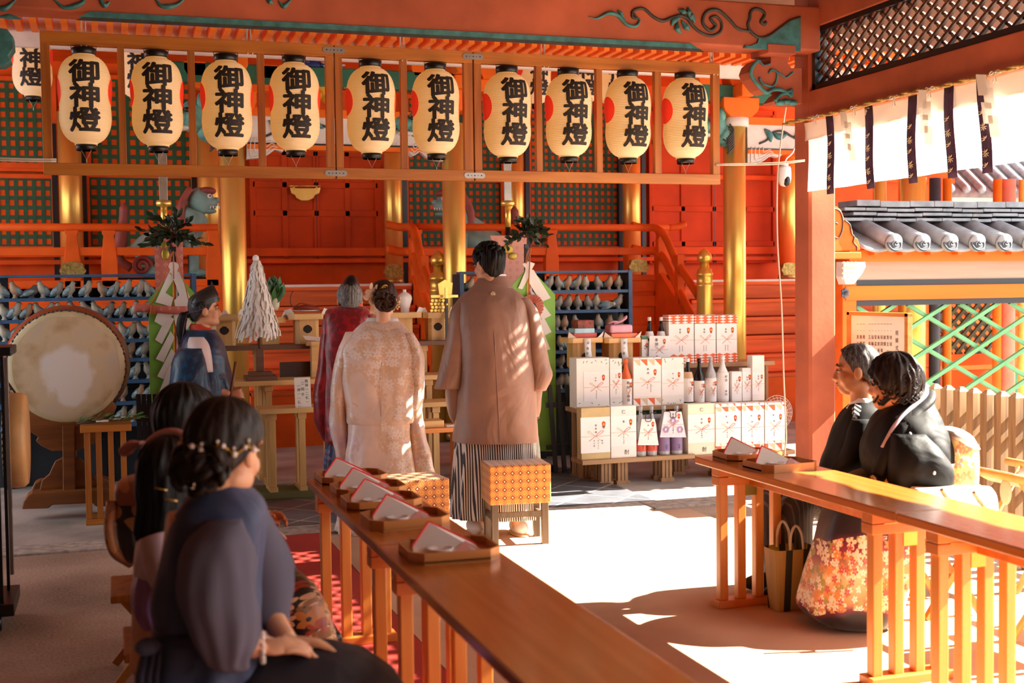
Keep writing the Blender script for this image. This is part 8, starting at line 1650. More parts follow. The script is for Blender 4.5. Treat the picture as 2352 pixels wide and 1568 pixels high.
m_ = MB(); m_.tube(spline([hd_.P(0, -0.10, -0.02), hd_.P(0, -0.15, -0.04), hd_.P(0, -0.17, -0.12), hd_.P(0, -0.165, -0.21), hd_.P(0.0, -0.18, -0.26)], 5), [0.024]*4+[0.034]*9+[0.03]*4+[0.02, 0.014, 0.008, 0.003], 12); m_.build('ponytail', HBLACK, g)
m_ = MB(); m_.tube(spline([hd_.P(0.078, 0.03, 0.045), hd_.P(0.085, -0.05, 0.0), hd_.P(0.03, -0.115, -0.015), hd_.P(0.01, -0.14, -0.03)], 4), 0.004, 6); m_.tube(spline([hd_.P(0.03, -0.13, -0.03), hd_.P(0.05, -0.15, -0.1), hd_.P(0.055, -0.18, -0.22), hd_.P(0.06, -0.23, -0.36)], 5), 0.004, 6); m_.build('hair_cord', M('purple_cord', (86, 46, 76), 0.7), g)
m_ = MB(); R = []
for j, (z, rx, ry, yo) in enumerate(((0.045, 0.086, 0.105, 0.0), (0.075, 0.086, 0.104, 0.0), (0.105, 0.072, 0.090, 0.0), (0.135, 0.045, 0.068, 0.002), (0.150, 0.016, 0.045, 0.006))): R.append([hd_.P(rx*math.cos(a), ry*math.sin(a)+yo-0.006, z+0.02*math.sin(a)) for a in np.linspace(0, 6.283, 33)[:-1]])
m_.loft(R); m_.loft([[hd_.P(-0.035, 0.05, 0.12), hd_.P(0.035, 0.05, 0.12), hd_.P(0.035, 0.095, 0.10), hd_.P(-0.035, 0.095, 0.10)], [hd_.P(-0.004, 0.052, 0.20), hd_.P(0.004, 0.052, 0.20), hd_.P(0.004, 0.06, 0.195), hd_.P(-0.004, 0.06, 0.195)]], smooth=False); m_.build('folded_cap', M('lacquered_cap', (44, 40, 40), 0.4, var=0.15), g)
m_ = MB(); R = []
for z, s2 in ((0.038, 1.0), (0.062, 1.01)): R.append([hd_.P(0.088*s2*math.cos(a), 0.108*s2*math.sin(a)-0.006, z+0.02*math.sin(a)) for a in np.linspace(0, 6.283, 33)[:-1]])
m_.loft(R, capb=False, capt=False); m_.build('cap_band', BLACK, g)
BLU = silk('deep_blue_brocade', (14, 62, 98), [((8, 40, 70), 8, 0.62, 4, 1.0, 0.9)], 0.36, 0.2, 30, 0.2)
m_ = MB(); rows_loft(m_, [(757, 432, 494, .075), (768, 424, 502, .11), (790, 416, 512, .16), (830, 402, 522, .20, 0, .015), (880, 391, 532, .22, 0, .02), (930, 386, 536, .22, 0, .025), (980, 388, 536, .21, 0, .02), (1040, 396, 530, .2)], d, wr=0.010, seed=7, n=72); m_.build('robe', BLU, g)
m_ = MB(); rows_loft(m_, [(796, 430, 484, .07, -.20), (830, 416, 492, .09, -.22), (880, 410, 500, .10, -.23), (930, 412, 514, .09, -.22), (985, 430, 520, .05, -.2)], d, wr=0.012, seed=9, p=2.2); m_.build('sleeve', BLU, g)
m_ = MB(); rows_loft(m_, [(772, 446, 478, .05, -.13), (790, 444, 492, .08, -.15), (820, 450, 500, .08, -.165), (850, 470, 504, .05, -.18)], d, p=2.0); m_.build('white_inner_sleeve', M('white_inner_silk', (232, 214, 210), 0.5, var=0.04), g)
m_ = MB(); rows_loft(m_, [(744, 438, 474, .07), (756, 436, 486, .078), (770, 446, 500, .06)], d, p=2.0); m_.build('red_collar', M('red_collar', (214, 66, 36), 0.6), g)
m_ = MB(); rows_loft(m_, [(1030, 400, 526, .19, 0, .03), (1100, 398, 528, .2, 0, .05), (1162, 396, 530, .2, 0, .05)], d, fold=(11, 0), n=64); m_.build('dark_trousers', M('dark_blue_hakama', (34, 40, 62), 0.7), g)
m_ = MB(); m_.tube([PD(549, 828, d)-FV*0.10, PD(532, 935, d)-FV*0.10], 0.0105, 8); tag(one('drum_stick', m_, wood('stick_wood', (120, 74, 46), (160, 104, 70), 2), 'plain wooden drum stick held upright by the assistant in blue', 'stick'))
# ---- older man in black suit
BLKS = M('black_suit_wool', (9, 9, 10), 0.7, var=0.15, scale=8, spec=0.25)
def folding_stool(x, y, h, az, label, w_=0.2, mat=None):
    t = thing('folding_stool', label, 'stool', (x, y, 0.0), 'low wooden folding stools'); a = math.radians(az); r = V(math.cos(a), -math.sin(a), 0); f_ = V(math.sin(a), math.cos(a), 0); c = V(x, y, 0); mt = mat or HONEYV
    m_ = MB(); m_.box((x, y, h-0.015), (w_*1.8, w_*1.6, 0.03), rz=-a); m_.build('seat', mt, t, bevel=0.005)
    for sr in (-1, 1):
        for sf in (-1, 1): m_ = MB(); m_.bar(c+r*sr*w_*0.8+f_*sf*w_*0.75+V(0, 0, 0.012), c+r*sr*w_*0.7-f_*sf*w_*0.55+V(0, 0, h-0.03), 0.03, 0.025, up=r); m_.build('leg', mt, t)
    return t
d = 6.10; g = person('older man in black suit and striped tie sitting in profile beside the red pillar', V(3.5, 5.3, 0.0))
hd_ = Head(PD(1966, 850, d), -56, -3, 0, 1.03); bd = MB(); hd_.flesh(bd, 1.0); hd_.neck(bd, PD(1985, 935, d), 0.056)
hip = V(3.58, 5.28, 0.50); bd.tube([PD(1985, 965, d), PD(1985, 1040, d), hip], [0.09, 0.12, 0.12], 14)
for dy in (-0.10, 0.10): bd.tube([hip+V(0, dy, -0.02), V(3.16, 5.30+dy, 0.48), V(3.12, 5.30+dy, 0.25), V(3.15, 5.3+dy, 0.07)], [0.085, 0.065, 0.055, 0.04], 12)
bd.tube([PD(1965, 975, d)-FV*0.1, PD(1950, 1050, d)-FV*0.1, PD(1965, 1115, d)], [0.06, 0.05, 0.035], 12); hand(bd, PD(1962, 1116, d), (-0.9, 0.1, -0.1), (0, 0, 1), 0.185, 0.4, 1)
bd.tube([PD(1980, 975, d)+FV*0.1, PD(1960, 1050, d)+FV*0.12, PD(1965, 1112, d)+FV*0.12], [0.06, 0.05, 0.035], 12); hand(bd, PD(1962, 1114, d)+FV*0.12, (-0.9, -0.1, -0.1), (0, 0, 1), 0.185, 0.4, -1)
fuse(bd, 'body', SKIN2, g); hd_.face(g, (160, 96, 84), (60, 54, 50))
hd_.hair(g, HMAN, lambda p: np.interp(p, [0, 0.5, 0.85, 1.15, 1.35, 1.6, 1.85, 2.4, 3.15], [0.10, 0.09, 0.06, 0.03, -0.015, 0.016, -0.03, -0.075, -0.085]), 0.012, 0.004, 30, 8)
m_ = MB(); rows_loft(m_, [(918, 1964, 2008, .06), (932, 1950, 2016, .10), (950, 1936, 2022, .15), (985, 1918, 2030, .19, 0, .01), (1030, 1902, 2036, .2, 0, .015), (1075, 1886, 2040, .2, 0, .02), (1130, 1880, 2044, .2)], d, wr=0.008, seed=11, n=64); m_.build('suit_jacket', BLKS, g)
m_ = MB(); rows_loft(m_, [(955, 1938, 1985, .06, -.14), (1000, 1920, 1978, .075, -.17), (1050, 1902, 1966, .075, -.17), (1090, 1880, 1950, .06, -.1)], d, wr=0.008, seed=12, p=2.1); m_.build('sleeve', BLKS, g)
m_ = MB(); rows_loft(m_, [(912, 1957, 2001, .062, .0), (928, 1952, 2012, .078, .0), (938, 1945, 2016, .09, .0)], d, p=2.0); m_.build('shirt_collar', WCOL, g)
TIE = stripes('black_white_tie', 0.018, (30, 30, 34), (216, 212, 208), 0.6); m_ = MB(); m_.loft([[PD(1954, 924, d)-FV*0.07, PD(1966, 928, d)-FV*0.09, PD(1962, 940, d)-FV*0.09, PD(1948, 934, d)-FV*0.07], [PD(1946, 946, d)-FV*0.12, PD(1962, 950, d)-FV*0.14, PD(1956, 966, d)-FV*0.14, PD(1942, 960, d)-FV*0.12], [PD(1938, 975, d)-FV*0.15, PD(1950, 978, d)-FV*0.17, PD(1946, 990, d)-FV*0.17, PD(1934, 986, d)-FV*0.15]], smooth=False); m_.build('necktie', TIE, g)
TRS = stripes('dark_pinstripe', 0.02, (52, 50, 54), (92, 90, 92), 0.75)
for dy in (-0.10, 0.10):
    m_ = MB(); m_.tube(spline([hip+V(0.02, dy, 0.0), V(3.32, 5.3+dy, 0.50), V(3.13, 5.30+dy, 0.47), V(3.10, 5.30+dy, 0.28), V(3.13, 5.3+dy, 0.09)], 6), [0.11]*10+[0.088]*10+[0.075]*5, 14); m_.build('trouser_leg', TRS, g)
    m_ = MB(); m_.sph(V(3.06, 5.3+dy, 0.055), (0.13, 0.048, 0.045), 14, 10); m_.build('shoe', BLACK, g)
folding_stool(3.60, 5.28, 0.40, -90, 'wooden folding stool under the older man in black')
# ---- older woman in black kimono
d = 5.66; g = person('older woman with short brown hair in black kimono with flowered hem, seated', V(3.45, 4.85, 0.0))
hd_ = Head(PD(2052, 880, d), -44, -4, 0, 1.04); bd = MB(); hd_.flesh(bd, 1.14); hd_.S(bd, (0, 0.05, -0.08), (0.052, 0.045, 0.036)); hd_.neck(bd, PD(2072, 975, d), 0.058)
hip = V(3.55, 4.82, 0.50); bd.tube([PD(2075, 985, d), PD(2085, 1060, d), hip], [0.14, 0.16, 0.16], 14)
for dy in (-0.08, 0.08): bd.tube([hip+V(0, dy, -0.06), V(3.16, 4.88+dy, 0.40), V(3.14, 4.88+dy, 0.25), V(3.16, 4.87+dy, 0.06)], [0.07, 0.05, 0.045, 0.035], 12)
bd.tube([PD(2070, 1000, d)-FV*0.14, PD(2070, 1080, d)-FV*0.15, PD(2078, 1125, d)-FV*0.08], [0.06, 0.05, 0.034], 12); hand(bd, PD(2074, 1126, d)-FV*0.08, (-0.9, 0.2, -0.1), (0, 0, 1), 0.165, 0.4, 1)
bd.tube([PD(2055, 1000, d)+FV*0.14, PD(2040, 1080, d)+FV*0.15, PD(2070, 1125, d)+FV*0.06], [0.06, 0.05, 0.034], 12); hand(bd, PD(2066, 1126, d)+FV*0.06, (-0.9, -0.2, -0.1), (0, 0, 1), 0.165, 0.4, -1)
fuse(bd, 'body', SKIN, g); hd_.face(g, (188, 84, 80))
hd_.hair(g, HBROWN, lambda p: np.interp(p, [0, 0.4, 0.8, 1.2, 1.6, 2.0, 2.5, 3.15], [0.07, 0.045, 0.0, -0.03, -0.035, -0.065, -0.085, -0.085]), 0.024, 0.013, 13, 4)
m_ = MB(); rnd = random.Random(9)
for k in range(90):
    a = rnd.uniform(0.7, 5.6); z = rnd.uniform(-0.085, 0.07); rr = 0.103 if z < 0.04 else 0.091; c = hd_.P(rr*0.88*math.sin(a), rr*1.02*math.cos(a)-0.014, z); tn = hd_.R @ V(math.cos(a), -math.sin(a), 0)
    m_.tube(spline([c-tn*0.022+V(0, 0, 0.022), c+V(0, 0, 0.004), c+tn*0.02+V(0, 0, -0.012), c+tn*0.035+V(0, 0, 0.0)], 4), [0.002]+[0.0052]*7+[0.004]*3+[0.001]*2, 7)
m_.build('curls', HBROWN, g)
BKIM = silk('black_silk', (8, 8, 9), (), 0.62, 0.0, 40, 0.06); BKIM.node_tree.nodes['Principled BSDF'].inputs['Specular IOR Level'].default_value = 0.3
m_ = MB(); rows_loft(m_, [(915, 2062, 2140, .08), (930, 2036, 2146, .11), (955, 2012, 2154, .16), (985, 1996, 2166, .20), (1020, 1984, 2180, .215, 0, .01), (1055, 1978, 2184, .215, 0, .02), (1090, 1988, 2176, .21, 0, .02), (1130, 1990, 2170, .2)], d, wr=0.010, seed=14, n=72); m_.build('kimono_upper', BKIM, g)
m_ = MB(); rows_loft(m_, [(985, 2020, 2100, .07, -.17), (1020, 2010, 2125, .10, -.2), (1060, 2008, 2148, .11, -.21), (1095, 2014, 2154, .10, -.2), (1118, 2040, 2146, .06, -.2)], d, wr=0.012, seed=15, p=2.2); m_.build('sleeve', BKIM, g)
m_ = MB(); P_ = [PD(2138, 902, d)+FV*0.02, PD(2120, 918, d)-FV*0.07, PD(2080, 945, d)-FV*0.12, PD(2040, 980, d)-FV*0.16, PD(2010, 1030, d)-FV*0.17, PD(1994, 1080, d)-FV*0.14]; m_.tube(spline(P_, 6), [0.03]*12+[0.034]*19, 10, squash=0.6); P2 = [PD(2138, 902, d)+FV*0.02, PD(2110, 910, d)+FV*0.08, PD(2060, 950, d)+FV*0.1, PD(2022, 1000, d)+FV*0.06]; m_.tube(spline(P2, 6), 0.03, 10, squash=0.6); m_.build('collar', BKIM, g)
m_ = MB(); m_.tube(spline([p+V(0, 0, 0.024)+FV*0.012-RV*0.012 for p in P_[:5]], 6), 0.012, 8); m_.build('under_collar', M('lilac_collar', (208, 184, 200), 0.6), g)
for px, py, fo in ((2058, 985, -.20), (2092, 1062, -.315)): m_ = MB(); m_.sph(PD(px, py, d)+FV*fo, (0.008, 0.006, 0.010), 10, 8); m_.build('family_crest', WCOL, g)
def hemflower():
    t = NT('flowered_hem_silk'); b = t.b; sp = t.n('ShaderNodeSeparateXYZ'); t.l(t.co(), sp.inputs[0]); n0 = t.n('ShaderNodeTexNoise'); n0.inputs['Scale'].default_value = 3.2; t.l(t.co(), n0.inputs[0])
    z = t.math('ADD', sp.outputs[2], t.math('MULTIPLY', t.math('SUBTRACT', n0.outputs[0], 0.5), 0.22)); c = t.ramp(z, [(0.07, (34, 24, 28)), (0.11, (122, 34, 60)), (0.16, (226, 150, 96)), (0.26, (240, 196, 140)), (0.36, (150, 50, 70)), (0.44, (40, 26, 34)), (0.52, (22, 21, 23))])
    rg = t.math('MULTIPLY', t.math('GREATER_THAN', z, 0.10), t.math('LESS_THAN', z, 0.42))
    for i, (col, sc, rr, pt, kp) in enumerate((((176, 160, 92), 15, 0.55, 3, 0.55), ((250, 226, 184), 15, 0.5, 5, 0.5), ((232, 150, 80), 18, 0.5, 6, 0.4), ((246, 232, 206), 26, 0.45, 5, 0.5), ((206, 96, 92), 22, 0.4, 5, 0.3))): c = t.mix(t.math('MULTIPLY', blossom(t, sc, rr, pt, kp, ('d', 2), 2.3*i), rg), c, lin(col))
    t.l(c, b.inputs['Base Color']); b.inputs['Roughness'].default_value = 0.45; b.inputs['Sheen Weight'].default_value = 0.2; return t.m
HEM = hemflower(); m_ = MB(); R = []
def vring(c, ax1, ax2, n=40, p=2.3): return [Vector(c)+Vector(ax1)*(abs(math.cos(a))**(2/p)*(1 if math.cos(a) >= 0 else -1))+Vector(ax2)*(abs(math.sin(a))**(2/p)*(1 if math.sin(a) >= 0 else -1)) for a in np.linspace(0, 2*math.pi, n+1)[:-1]]
m_.tube(spline([V(3.66, 4.83, 0.50), V(3.45, 4.86, 0.53), V(3.25, 4.88, 0.50), V(3.14, 4.90, 0.42)], 5), [0.17]*5+[0.165]*5+[0.16]*5+[0.13], 20)
rows_loft(m_, [(1110, 1935, 2100, .12, .03), (1150, 1905, 2098, .16), (1200, 1884, 2092, .18, 0, .01), (1270, 1864, 2088, .19, 0, .02), (1335, 1846, 2082, .19, 0, .025), (1390, 1838, 2068, .19, 0, .03), (1418, 1868, 2050, .17, 0, .02), (1430, 1896, 2034, .14)], 5.50, wr=0.006, seed=31, n=72); m_.build('kimono_skirt', HEM, g)
GOB = silk('gold_obi_brocade', (226, 190, 122), [((244, 236, 224), 11, 0.6, 6, 0.8, 0.8), ((206, 126, 90), 15, 0.5, 5, 0.5, 0.8), ((250, 214, 120), 18, 0.5, 8, 0.6, 0.8)], 0.4, 0.1, axes=('d', 2))
m_ = MB(); rows_loft(m_, [(1055, 1990, 2182, .22), (1100, 1988, 2180, .222), (1135, 1990, 2178, .22)], d, p=2.4); m_.build('obi_band', GOB, g)
m_ = MB(); rows_loft(m_, [(988, 2166, 2208, .10), (1003, 2158, 2226, .13), (1040, 2160, 2236, .14), (1090, 2158, 2236, .14), (1140, 2160, 2230, .14), (1152, 2166, 2222, .12)], d, wr=0.004, p=3.0); m_.build('obi_drum', GOB, g)
m_ = MB(); rows_loft(m_, [(984, 2168, 2204, .10), (996, 2160, 2222, .134), (1012, 2170, 2232, .136), (1024, 2190, 2238, .135)], d, p=2.6); m_.build('obi_fold', M('white_gold_fold', (248, 238, 226), 0.5), g)
m_ = MB(); m_.tube(spline([PD(2150, 1118, d)-FV*0.15, PD(2190, 1114, d)-FV*0.155, PD(2226, 1106, d)-FV*0.14], 5), 0.009, 8); m_.build('obi_cord', WCOL, g)
for px in (1935, 1975): m_ = MB(); q = PZ(px, 1428, 0.03); m_.sph((q.x+0.02, q.y, 0.032), (0.11, 0.042, 0.03), 14, 8); m_.build('zori_sandal', M('pale_zori', (226, 206, 176), 0.5), g)
folding_stool(3.60, 4.82, 0.38, -90, 'wooden folding stool under the older woman in black kimono')
# ---- left row: father, mother, girl, young woman
d = 4.92; g = person('seated man in dark suit, hidden except clasped hands and grey striped knee', V(0.16, 5.1, 0.0))
DKS = M('dark_formal_suit', (10, 10, 12), 0.7, var=0.1); hd_ = Head(PD(450, 962, d), 40, 0, 0, 1.0); bd = MB(); hd_.flesh(bd); hd_.neck(bd, PD(440, 1035, d)); hip = V(0.17, 5.1, 0.46); bd.tube([PD(438, 1050, d), PD(432, 1130, d), hip], [0.13, 0.15, 0.14], 14)
for dy in (-0.10, 0.10): bd.tube([hip+V(0, dy, 0), V(0.56, 5.1+dy, 0.47), V(0.60, 5.1+dy, 0.25), V(0.56, 5.1+dy, 0.07)], [0.085, 0.065, 0.055, 0.04], 12)
wr_ = PD(582, 1212, d); bd.tube([PD(450, 1080, d)-FV*0.16, PD(500, 1190, d)-FV*0.12, wr_], [0.06, 0.05, 0.034], 12); hand(bd, wr_, (0.72, 0.35, 0.35), (0.2, -0.5, 0.8), 0.175, 0.55, -1)
w2 = PD(586, 1206, d)+FV*0.07; bd.tube([PD(450, 1080, d)+FV*0.16, PD(510, 1180, d)+FV*0.16, w2], [0.06, 0.05, 0.034], 12); hand(bd, w2, (0.75, -0.3, 0.3), (0.2, 0.5, 0.8), 0.175, 0.6, 1)
fuse(bd, 'body', SKIN, g, 0.0045); hd_.face(g); hd_.hair(g, HBLACK, lambda p: np.interp(p, [0, 0.5, 0.9, 1.25, 1.55, 1.9, 2.4, 3.15], [0.085, 0.07, 0.03, -0.01, 0.012, -0.045, -0.075, -0.08]), 0.012, 0.006, 23, 6)
m_ = MB(); rows_loft(m_, [(1030, 415, 470, .08), (1050, 395, 490, .14), (1090, 385, 500, .19), (1150, 378, 505, .2), (1230, 375, 520, .2)], d, wr=0.006, seed=3); m_.build('suit_jacket', DKS, g)
for a, b_ in ((PD(452, 1090, d)-FV*0.16, -0.12), (PD(452, 1090, d)+FV*0.16, 0.16)): m_ = MB(); e_ = wr_ if b_ < 0 else w2; m_.tube(spline([a, PD(505, 1190, d)+FV*b_, e_*0.85+PD(505, 1190, d)*0.15+FV*b_*0.15], 6), [0.075]*7+[0.06]*6, 12); m_.build('sleeve', DKS, g); m_ = MB(); q0 = PD(505, 1190, d)+FV*b_*1.0; m_.tube([e_*0.86+PD(505, 1190, d)*0.14+FV*b_*0.14, e_*0.97+PD(505, 1190, d)*0.03], 0.043, 12); m_.build('shirt_cuff', WCOL, g)
for dy in (-0.10, 0.10): m_ = MB(); m_.tube(spline([hip+V(0, dy, 0), V(0.35, 5.1+dy, 0.485), V(0.57, 5.1+dy, 0.47), V(0.62, 5.1+dy, 0.28), V(0.58, 5.1+dy, 0.08)], 6), [0.105]*10+[0.088]*10+[0.07]*5, 14); m_.build('trouser_leg', TRS, g); m_ = MB(); m_.sph(V(0.63, 5.1+dy, 0.05), (0.13, 0.048, 0.045), 14, 10); m_.build('shoe', BLACK, g)
folding_stool(0.14, 5.1, 0.37, 90, 'wooden folding stool under the hidden man in dark suit')
d = 4.22; g = person('seated woman with black bobbed hair in black kimono with golden knee pattern', V(0.2, 4.36, 0.0))
hd_ = Head(PD(424, 968, d), 38, -3, 0, 0.98); bd = MB(); hd_.flesh(bd); hd_.neck(bd, PD(438, 1035, d), 0.048); hip = V(0.2, 4.36, 0.46); bd.tube([PD(430, 1055, d), PD(420, 1140, d), hip], [0.12, 0.14, 0.14], 14)
for dy in (-0.07, 0.07): bd.tube([hip+V(0, dy, 0), V(0.58, 4.36+dy, 0.45), V(0.62, 4.36+dy, 0.25), V(0.58, 4.36+dy, 0.06)], [0.085, 0.065, 0.055, 0.04], 12)
for b_ in (-0.15, 0.15): w_ = PD(560, 1225, d)+FV*b_*0.4; bd.tube([PD(430, 1085, d)+FV*b_, PD(480, 1190, d)+FV*b_*1.2, w_], [0.05, 0.042, 0.03], 12); hand(bd, w_, (0.9, 0, 0.0), (0, 0, 1), 0.165, 0.35, -1 if b_ < 0 else 1)
fuse(bd, 'body', SKIN, g); hd_.face(g); hd_.hair(g, HBLACK, lambda p: np.interp(p, [0, 0.5, 0.9, 1.3, 1.7, 2.2, 3.15], [0.07, 0.05, 0.0, -0.04, -0.06, -0.08, -0.085]), 0.022, 0.006, 26, 9)
m_ = MB(); rows_loft(m_, [(1022, 412, 462, .07), (1040, 385, 490, .12), (1075, 355, 512, .18), (1130, 345, 525, .2), (1200, 340, 530, .2), (1260, 345, 520, .2)], d, wr=0.008, seed=4); m_.build('kimono_upper', BKIM, g)
for b_ in (-0.16, 0.18): m_ = MB(); m_.tube(spline([PD(432, 1085, d)+FV*b_, PD(482, 1180, d)+FV*b_*1.15, PD(540, 1220, d)+FV*b_*0.6], 6), [0.085]*7+[0.075]*6, 12); m_.build('sleeve', BKIM, g)
KNE = silk('black_silk_gold_flowers', (8, 7, 8), [((206, 140, 56), 10, 0.5, 5, 0.5, 0.95), ((240, 210, 160), 14, 0.45, 6, 0.35, 0.9), ((176, 70, 40), 12, 0.45, 7, 0.3, 0.9), ((150, 110, 50), 18, 0.4, 3, 0.5, 0.9)], 0.4, 0.2, axes=('d', 2))
m_ = MB(); R = []
for c, a1, a2 in (((0.10, 4.36, 0.46), (0, 0.2, 0), (0.03, 0, 0.13)), ((0.32, 4.36, 0.49), (0, 0.2, 0), (0.03, 0, 0.12)), ((0.50, 4.36, 0.47), (0, 0.19, 0), (0.05, 0, 0.11)), ((0.60, 4.36, 0.42), (0, 0.19, 0), (0.09, 0, 0.08)), ((0.63, 4.36, 0.3), (0, 0.19, 0), (0.11, 0, 0.02)), ((0.65, 4.36, 0.16), (0, 0.2, 0), (0.12, 0, 0)), ((0.66, 4.36, 0.04), (0, 0.21, 0), (0.125, 0, 0))): R.append(vring(c, a1, a2))
m_.loft(R); m_.build('kimono_skirt', KNE, g, subdiv=1)
OBI = silk('copper_obi_brocade', (150, 92, 60), [((206, 140, 84), 9, 0.6, 6, 0.9, 0.8), ((60, 34, 26), 6, 0.4, 7, 0.5, 0.8)], 0.4, 0.1); OBF = silk('black_obi_gold_lines', (34, 24, 22), [((196, 138, 76), 9, 0.6, 4, 0.7, 0.8)], 0.4)
m_ = MB(); rows_loft(m_, [(1096, 285, 345, .10), (1108, 278, 352, .13), (1130, 276, 352, .135), (1146, 282, 350, .13)], d, p=2.6); m_.build('obi_drum', OBI, g)
m_ = MB(); rows_loft(m_, [(1140, 282, 350, .12), (1180, 278, 350, .13), (1230, 284, 352, .13), (1270, 298, 354, .11), (1284, 310, 350, .08)], d, p=2.8); m_.build('obi_flap', OBF, g)
m_ = MB(); m_.tube(spline([PD(278, 1140, d)-FV*0.10, PD(280, 1200, d)-FV*0.13, PD(290, 1250, d)-FV*0.12, PD(312, 1284, d)-FV*0.06], 6), 0.018, 8); m_.build('obi_edge', OBI, g)
folding_stool(0.18, 4.36, 0.35, 90, 'wooden folding stool under the woman in black kimono with golden pattern')
m_ = MB(); m_.box((0.74, 4.75, 0.125), (0.14, 0.30, 0.22)); o = one('handbag', m_, BLACK, 'black handbag standing on the red carpet under the table edge', 'bag', bevel=0.02); o.location.z = 0.0125; mh = MB(); mh.tube(spline([V(0, -0.08, 0.22), V(0, -0.06, 0.30), V(0, 0.06, 0.30), V(0, 0.08, 0.22)], 5), 0.008, 8); mh.build('handle', BLACK, o)
d = 3.56; g = person('girl with long black hair and pink hair bow in a pale lilac blouse, seated', V(0.14, 3.68, 0.0))
hd_ = Head(PD(392, 1100, d), 36, -6, 0, 0.95); bd = MB(); hd_.flesh(bd); hd_.neck(bd, PD(392, 1180, d), 0.042); hip = V(0.14, 3.68, 0.44); bd.tube([PD(392, 1200, d), PD(388, 1290, d), hip], [0.09, 0.10, 0.11], 14)
for dy in (-0.06, 0.06): bd.tube([hip+V(0, dy, 0), V(0.48, 3.68+dy, 0.43), V(0.50, 3.68+dy, 0.22), V(0.47, 3.68+dy, 0.055)], [0.07, 0.055, 0.045, 0.032], 12); bd.sph(V(0.51, 3.68+dy, 0.045), (0.1, 0.038, 0.034))
for b_ in (-0.12, 0.12): w_ = PD(520, 1350, d)+FV*b_*0.5; bd.tube([PD(392, 1215, d)+FV*b_, PD(430, 1320, d)+FV*b_*1.2, w_], [0.04, 0.034, 0.024], 12); hand(bd, w_, (0.9, 0, -0.1), (0, 0, 1), 0.15, 0.35, -1 if b_ < 0 else 1)
fuse(bd, 'body', SKIN3, g); hd_.face(g)
hd_.hair(g, HBLACK, lambda p: np.interp(p, [0, 0.5, 0.85, 1.15, 1.4, 3.15], [0.06, 0.03, -0.05, -0.14, -0.17, -0.19]), 0.016, 0.006, 30, 7, bulge=lambda ph, z: 0.012*max(0, -z*8))
m_ = MB(); P_ = [hd_.P(0.094*math.sin(a), 0.10*math.cos(a)*0.15-0.02, 0.045+0.098*math.cos(a)) for a in np.linspace(-1.35, 1.35, 15)]; m_.tube(P_, [0.006]+[0.012]*13+[0.006], 8); m_.tube(spline([hd_.P(-0.05, -0.08, 0.11), hd_.P(-0.11, -0.05, 0.10), hd_.P(-0.15, -0.03, 0.065)], 5), [0.012]*4+[0.024]*5+[0.016, 0.004], 10, squash=0.5); m_.build('hair_bow', M('dusty_pink_satin', (206, 140, 130), 0.5), g)
m_ = MB()
for q in ((-0.02, 0.02), (-0.05, 0.055)): m_.tube([hd_.P(q[1], -0.112, q[0]), hd_.P(q[1]+0.035, -0.10, q[0]-0.006)], 0.003, 6)
m_.build('hair_pin', GOLD, g)
LIL = silk('pale_lilac_cloth', (226, 202, 212), (), 0.6, 0.2); m_ = MB(); rows_loft(m_, [(1172, 362, 424, .05), (1186, 346, 440, .085), (1210, 334, 450, .11), (1250, 326, 456, .125, 0, .02), (1300, 318, 458, .13, 0, .03), (1308, 320, 456, .128, 0, .03)], d, wr=0.005, seed=5); m_.build('blouse', LIL, g)
PUR = silk('violet_satin', (166, 124, 186), (), 0.35, 0.3); m_ = MB(); rows_loft(m_, [(1298, 322, 454, .12, 0, .03), (1340, 316, 462, .15, 0, .04), (1385, 320, 470, .16, 0, .05), (1420, 340, 480, .15, 0, .05)], d, fold=(13, 0), n=60); m_.build('peplum', PUR, g)
m_ = MB(); R = [vring(c, a1, a2) for c, a1, a2 in (((0.08, 3.68, 0.43), (0, 0.16, 0), (0.03, 0, 0.10)), ((0.28, 3.68, 0.45), (0, 0.16, 0), (0.02, 0, 0.09)), ((0.44, 3.68, 0.43), (0, 0.155, 0), (0.05, 0, 0.08)), ((0.51, 3.68, 0.34), (0, 0.155, 0), (0.08, 0, 0.03)), ((0.52, 3.68, 0.2), (0, 0.165, 0), (0.09, 0, 0)))]; m_.loft(R); m_.build('skirt', PUR, g, subdiv=1)
for b_ in (-0.13, 0.13): m_ = MB(); m_.tube(spline([PD(392, 1212, d)+FV*b_, PD(420, 1290, d)+FV*b_*1.2, PD(470, 1335, d)+FV*b_*0.9], 6), [0.055]*7+[0.05]*6, 12); m_.build('sleeve', LIL, g)
folding_stool(0.12, 3.68, 0.345, 90, 'wooden folding stool under the girl with long black hair', 0.16)
d = 3.00; g = person('young woman with braided updo and jewelled hairband in a blue grey dress, nearest', V(0.27, 3.05, 0.0))
hd_ = Head(PD(518, 1034, d), 40, -6, 0, 0.98); bd = MB(); hd_.flesh(bd, 1.02); hd_.neck(bd, PD(505, 1150, d), 0.046); hip = V(0.24, 3.05, 0.47); bd.tube([PD(490, 1185, d), PD(475, 1330, d), PD(470, 1430, d), hip], [0.11, 0.115, 0.11, 0.13], 16)
for dy in (-0.08, 0.08): bd.tube([hip+V(0, dy, 0), V(0.62, 3.05+dy, 0.47), V(0.66, 3.05+dy, 0.25), V(0.62, 3.05+dy, 0.055)], [0.085, 0.065, 0.05, 0.035], 12); bd.sph(V(0.67, 3.05+dy, 0.045), (0.11, 0.04, 0.035))
wr_ = PD(607, 1467, d)-FV*0.08; bd.tube([PD(520, 1200, d)-FV*0.14, PD(540, 1400, d)-FV*0.16, wr_], [0.045, 0.038, 0.027], 14); hand(bd, wr_, (0.94, 0.22, -0.04), (0.0, -0.25, 0.97), 0.165, 0.16, -1, 0.25)
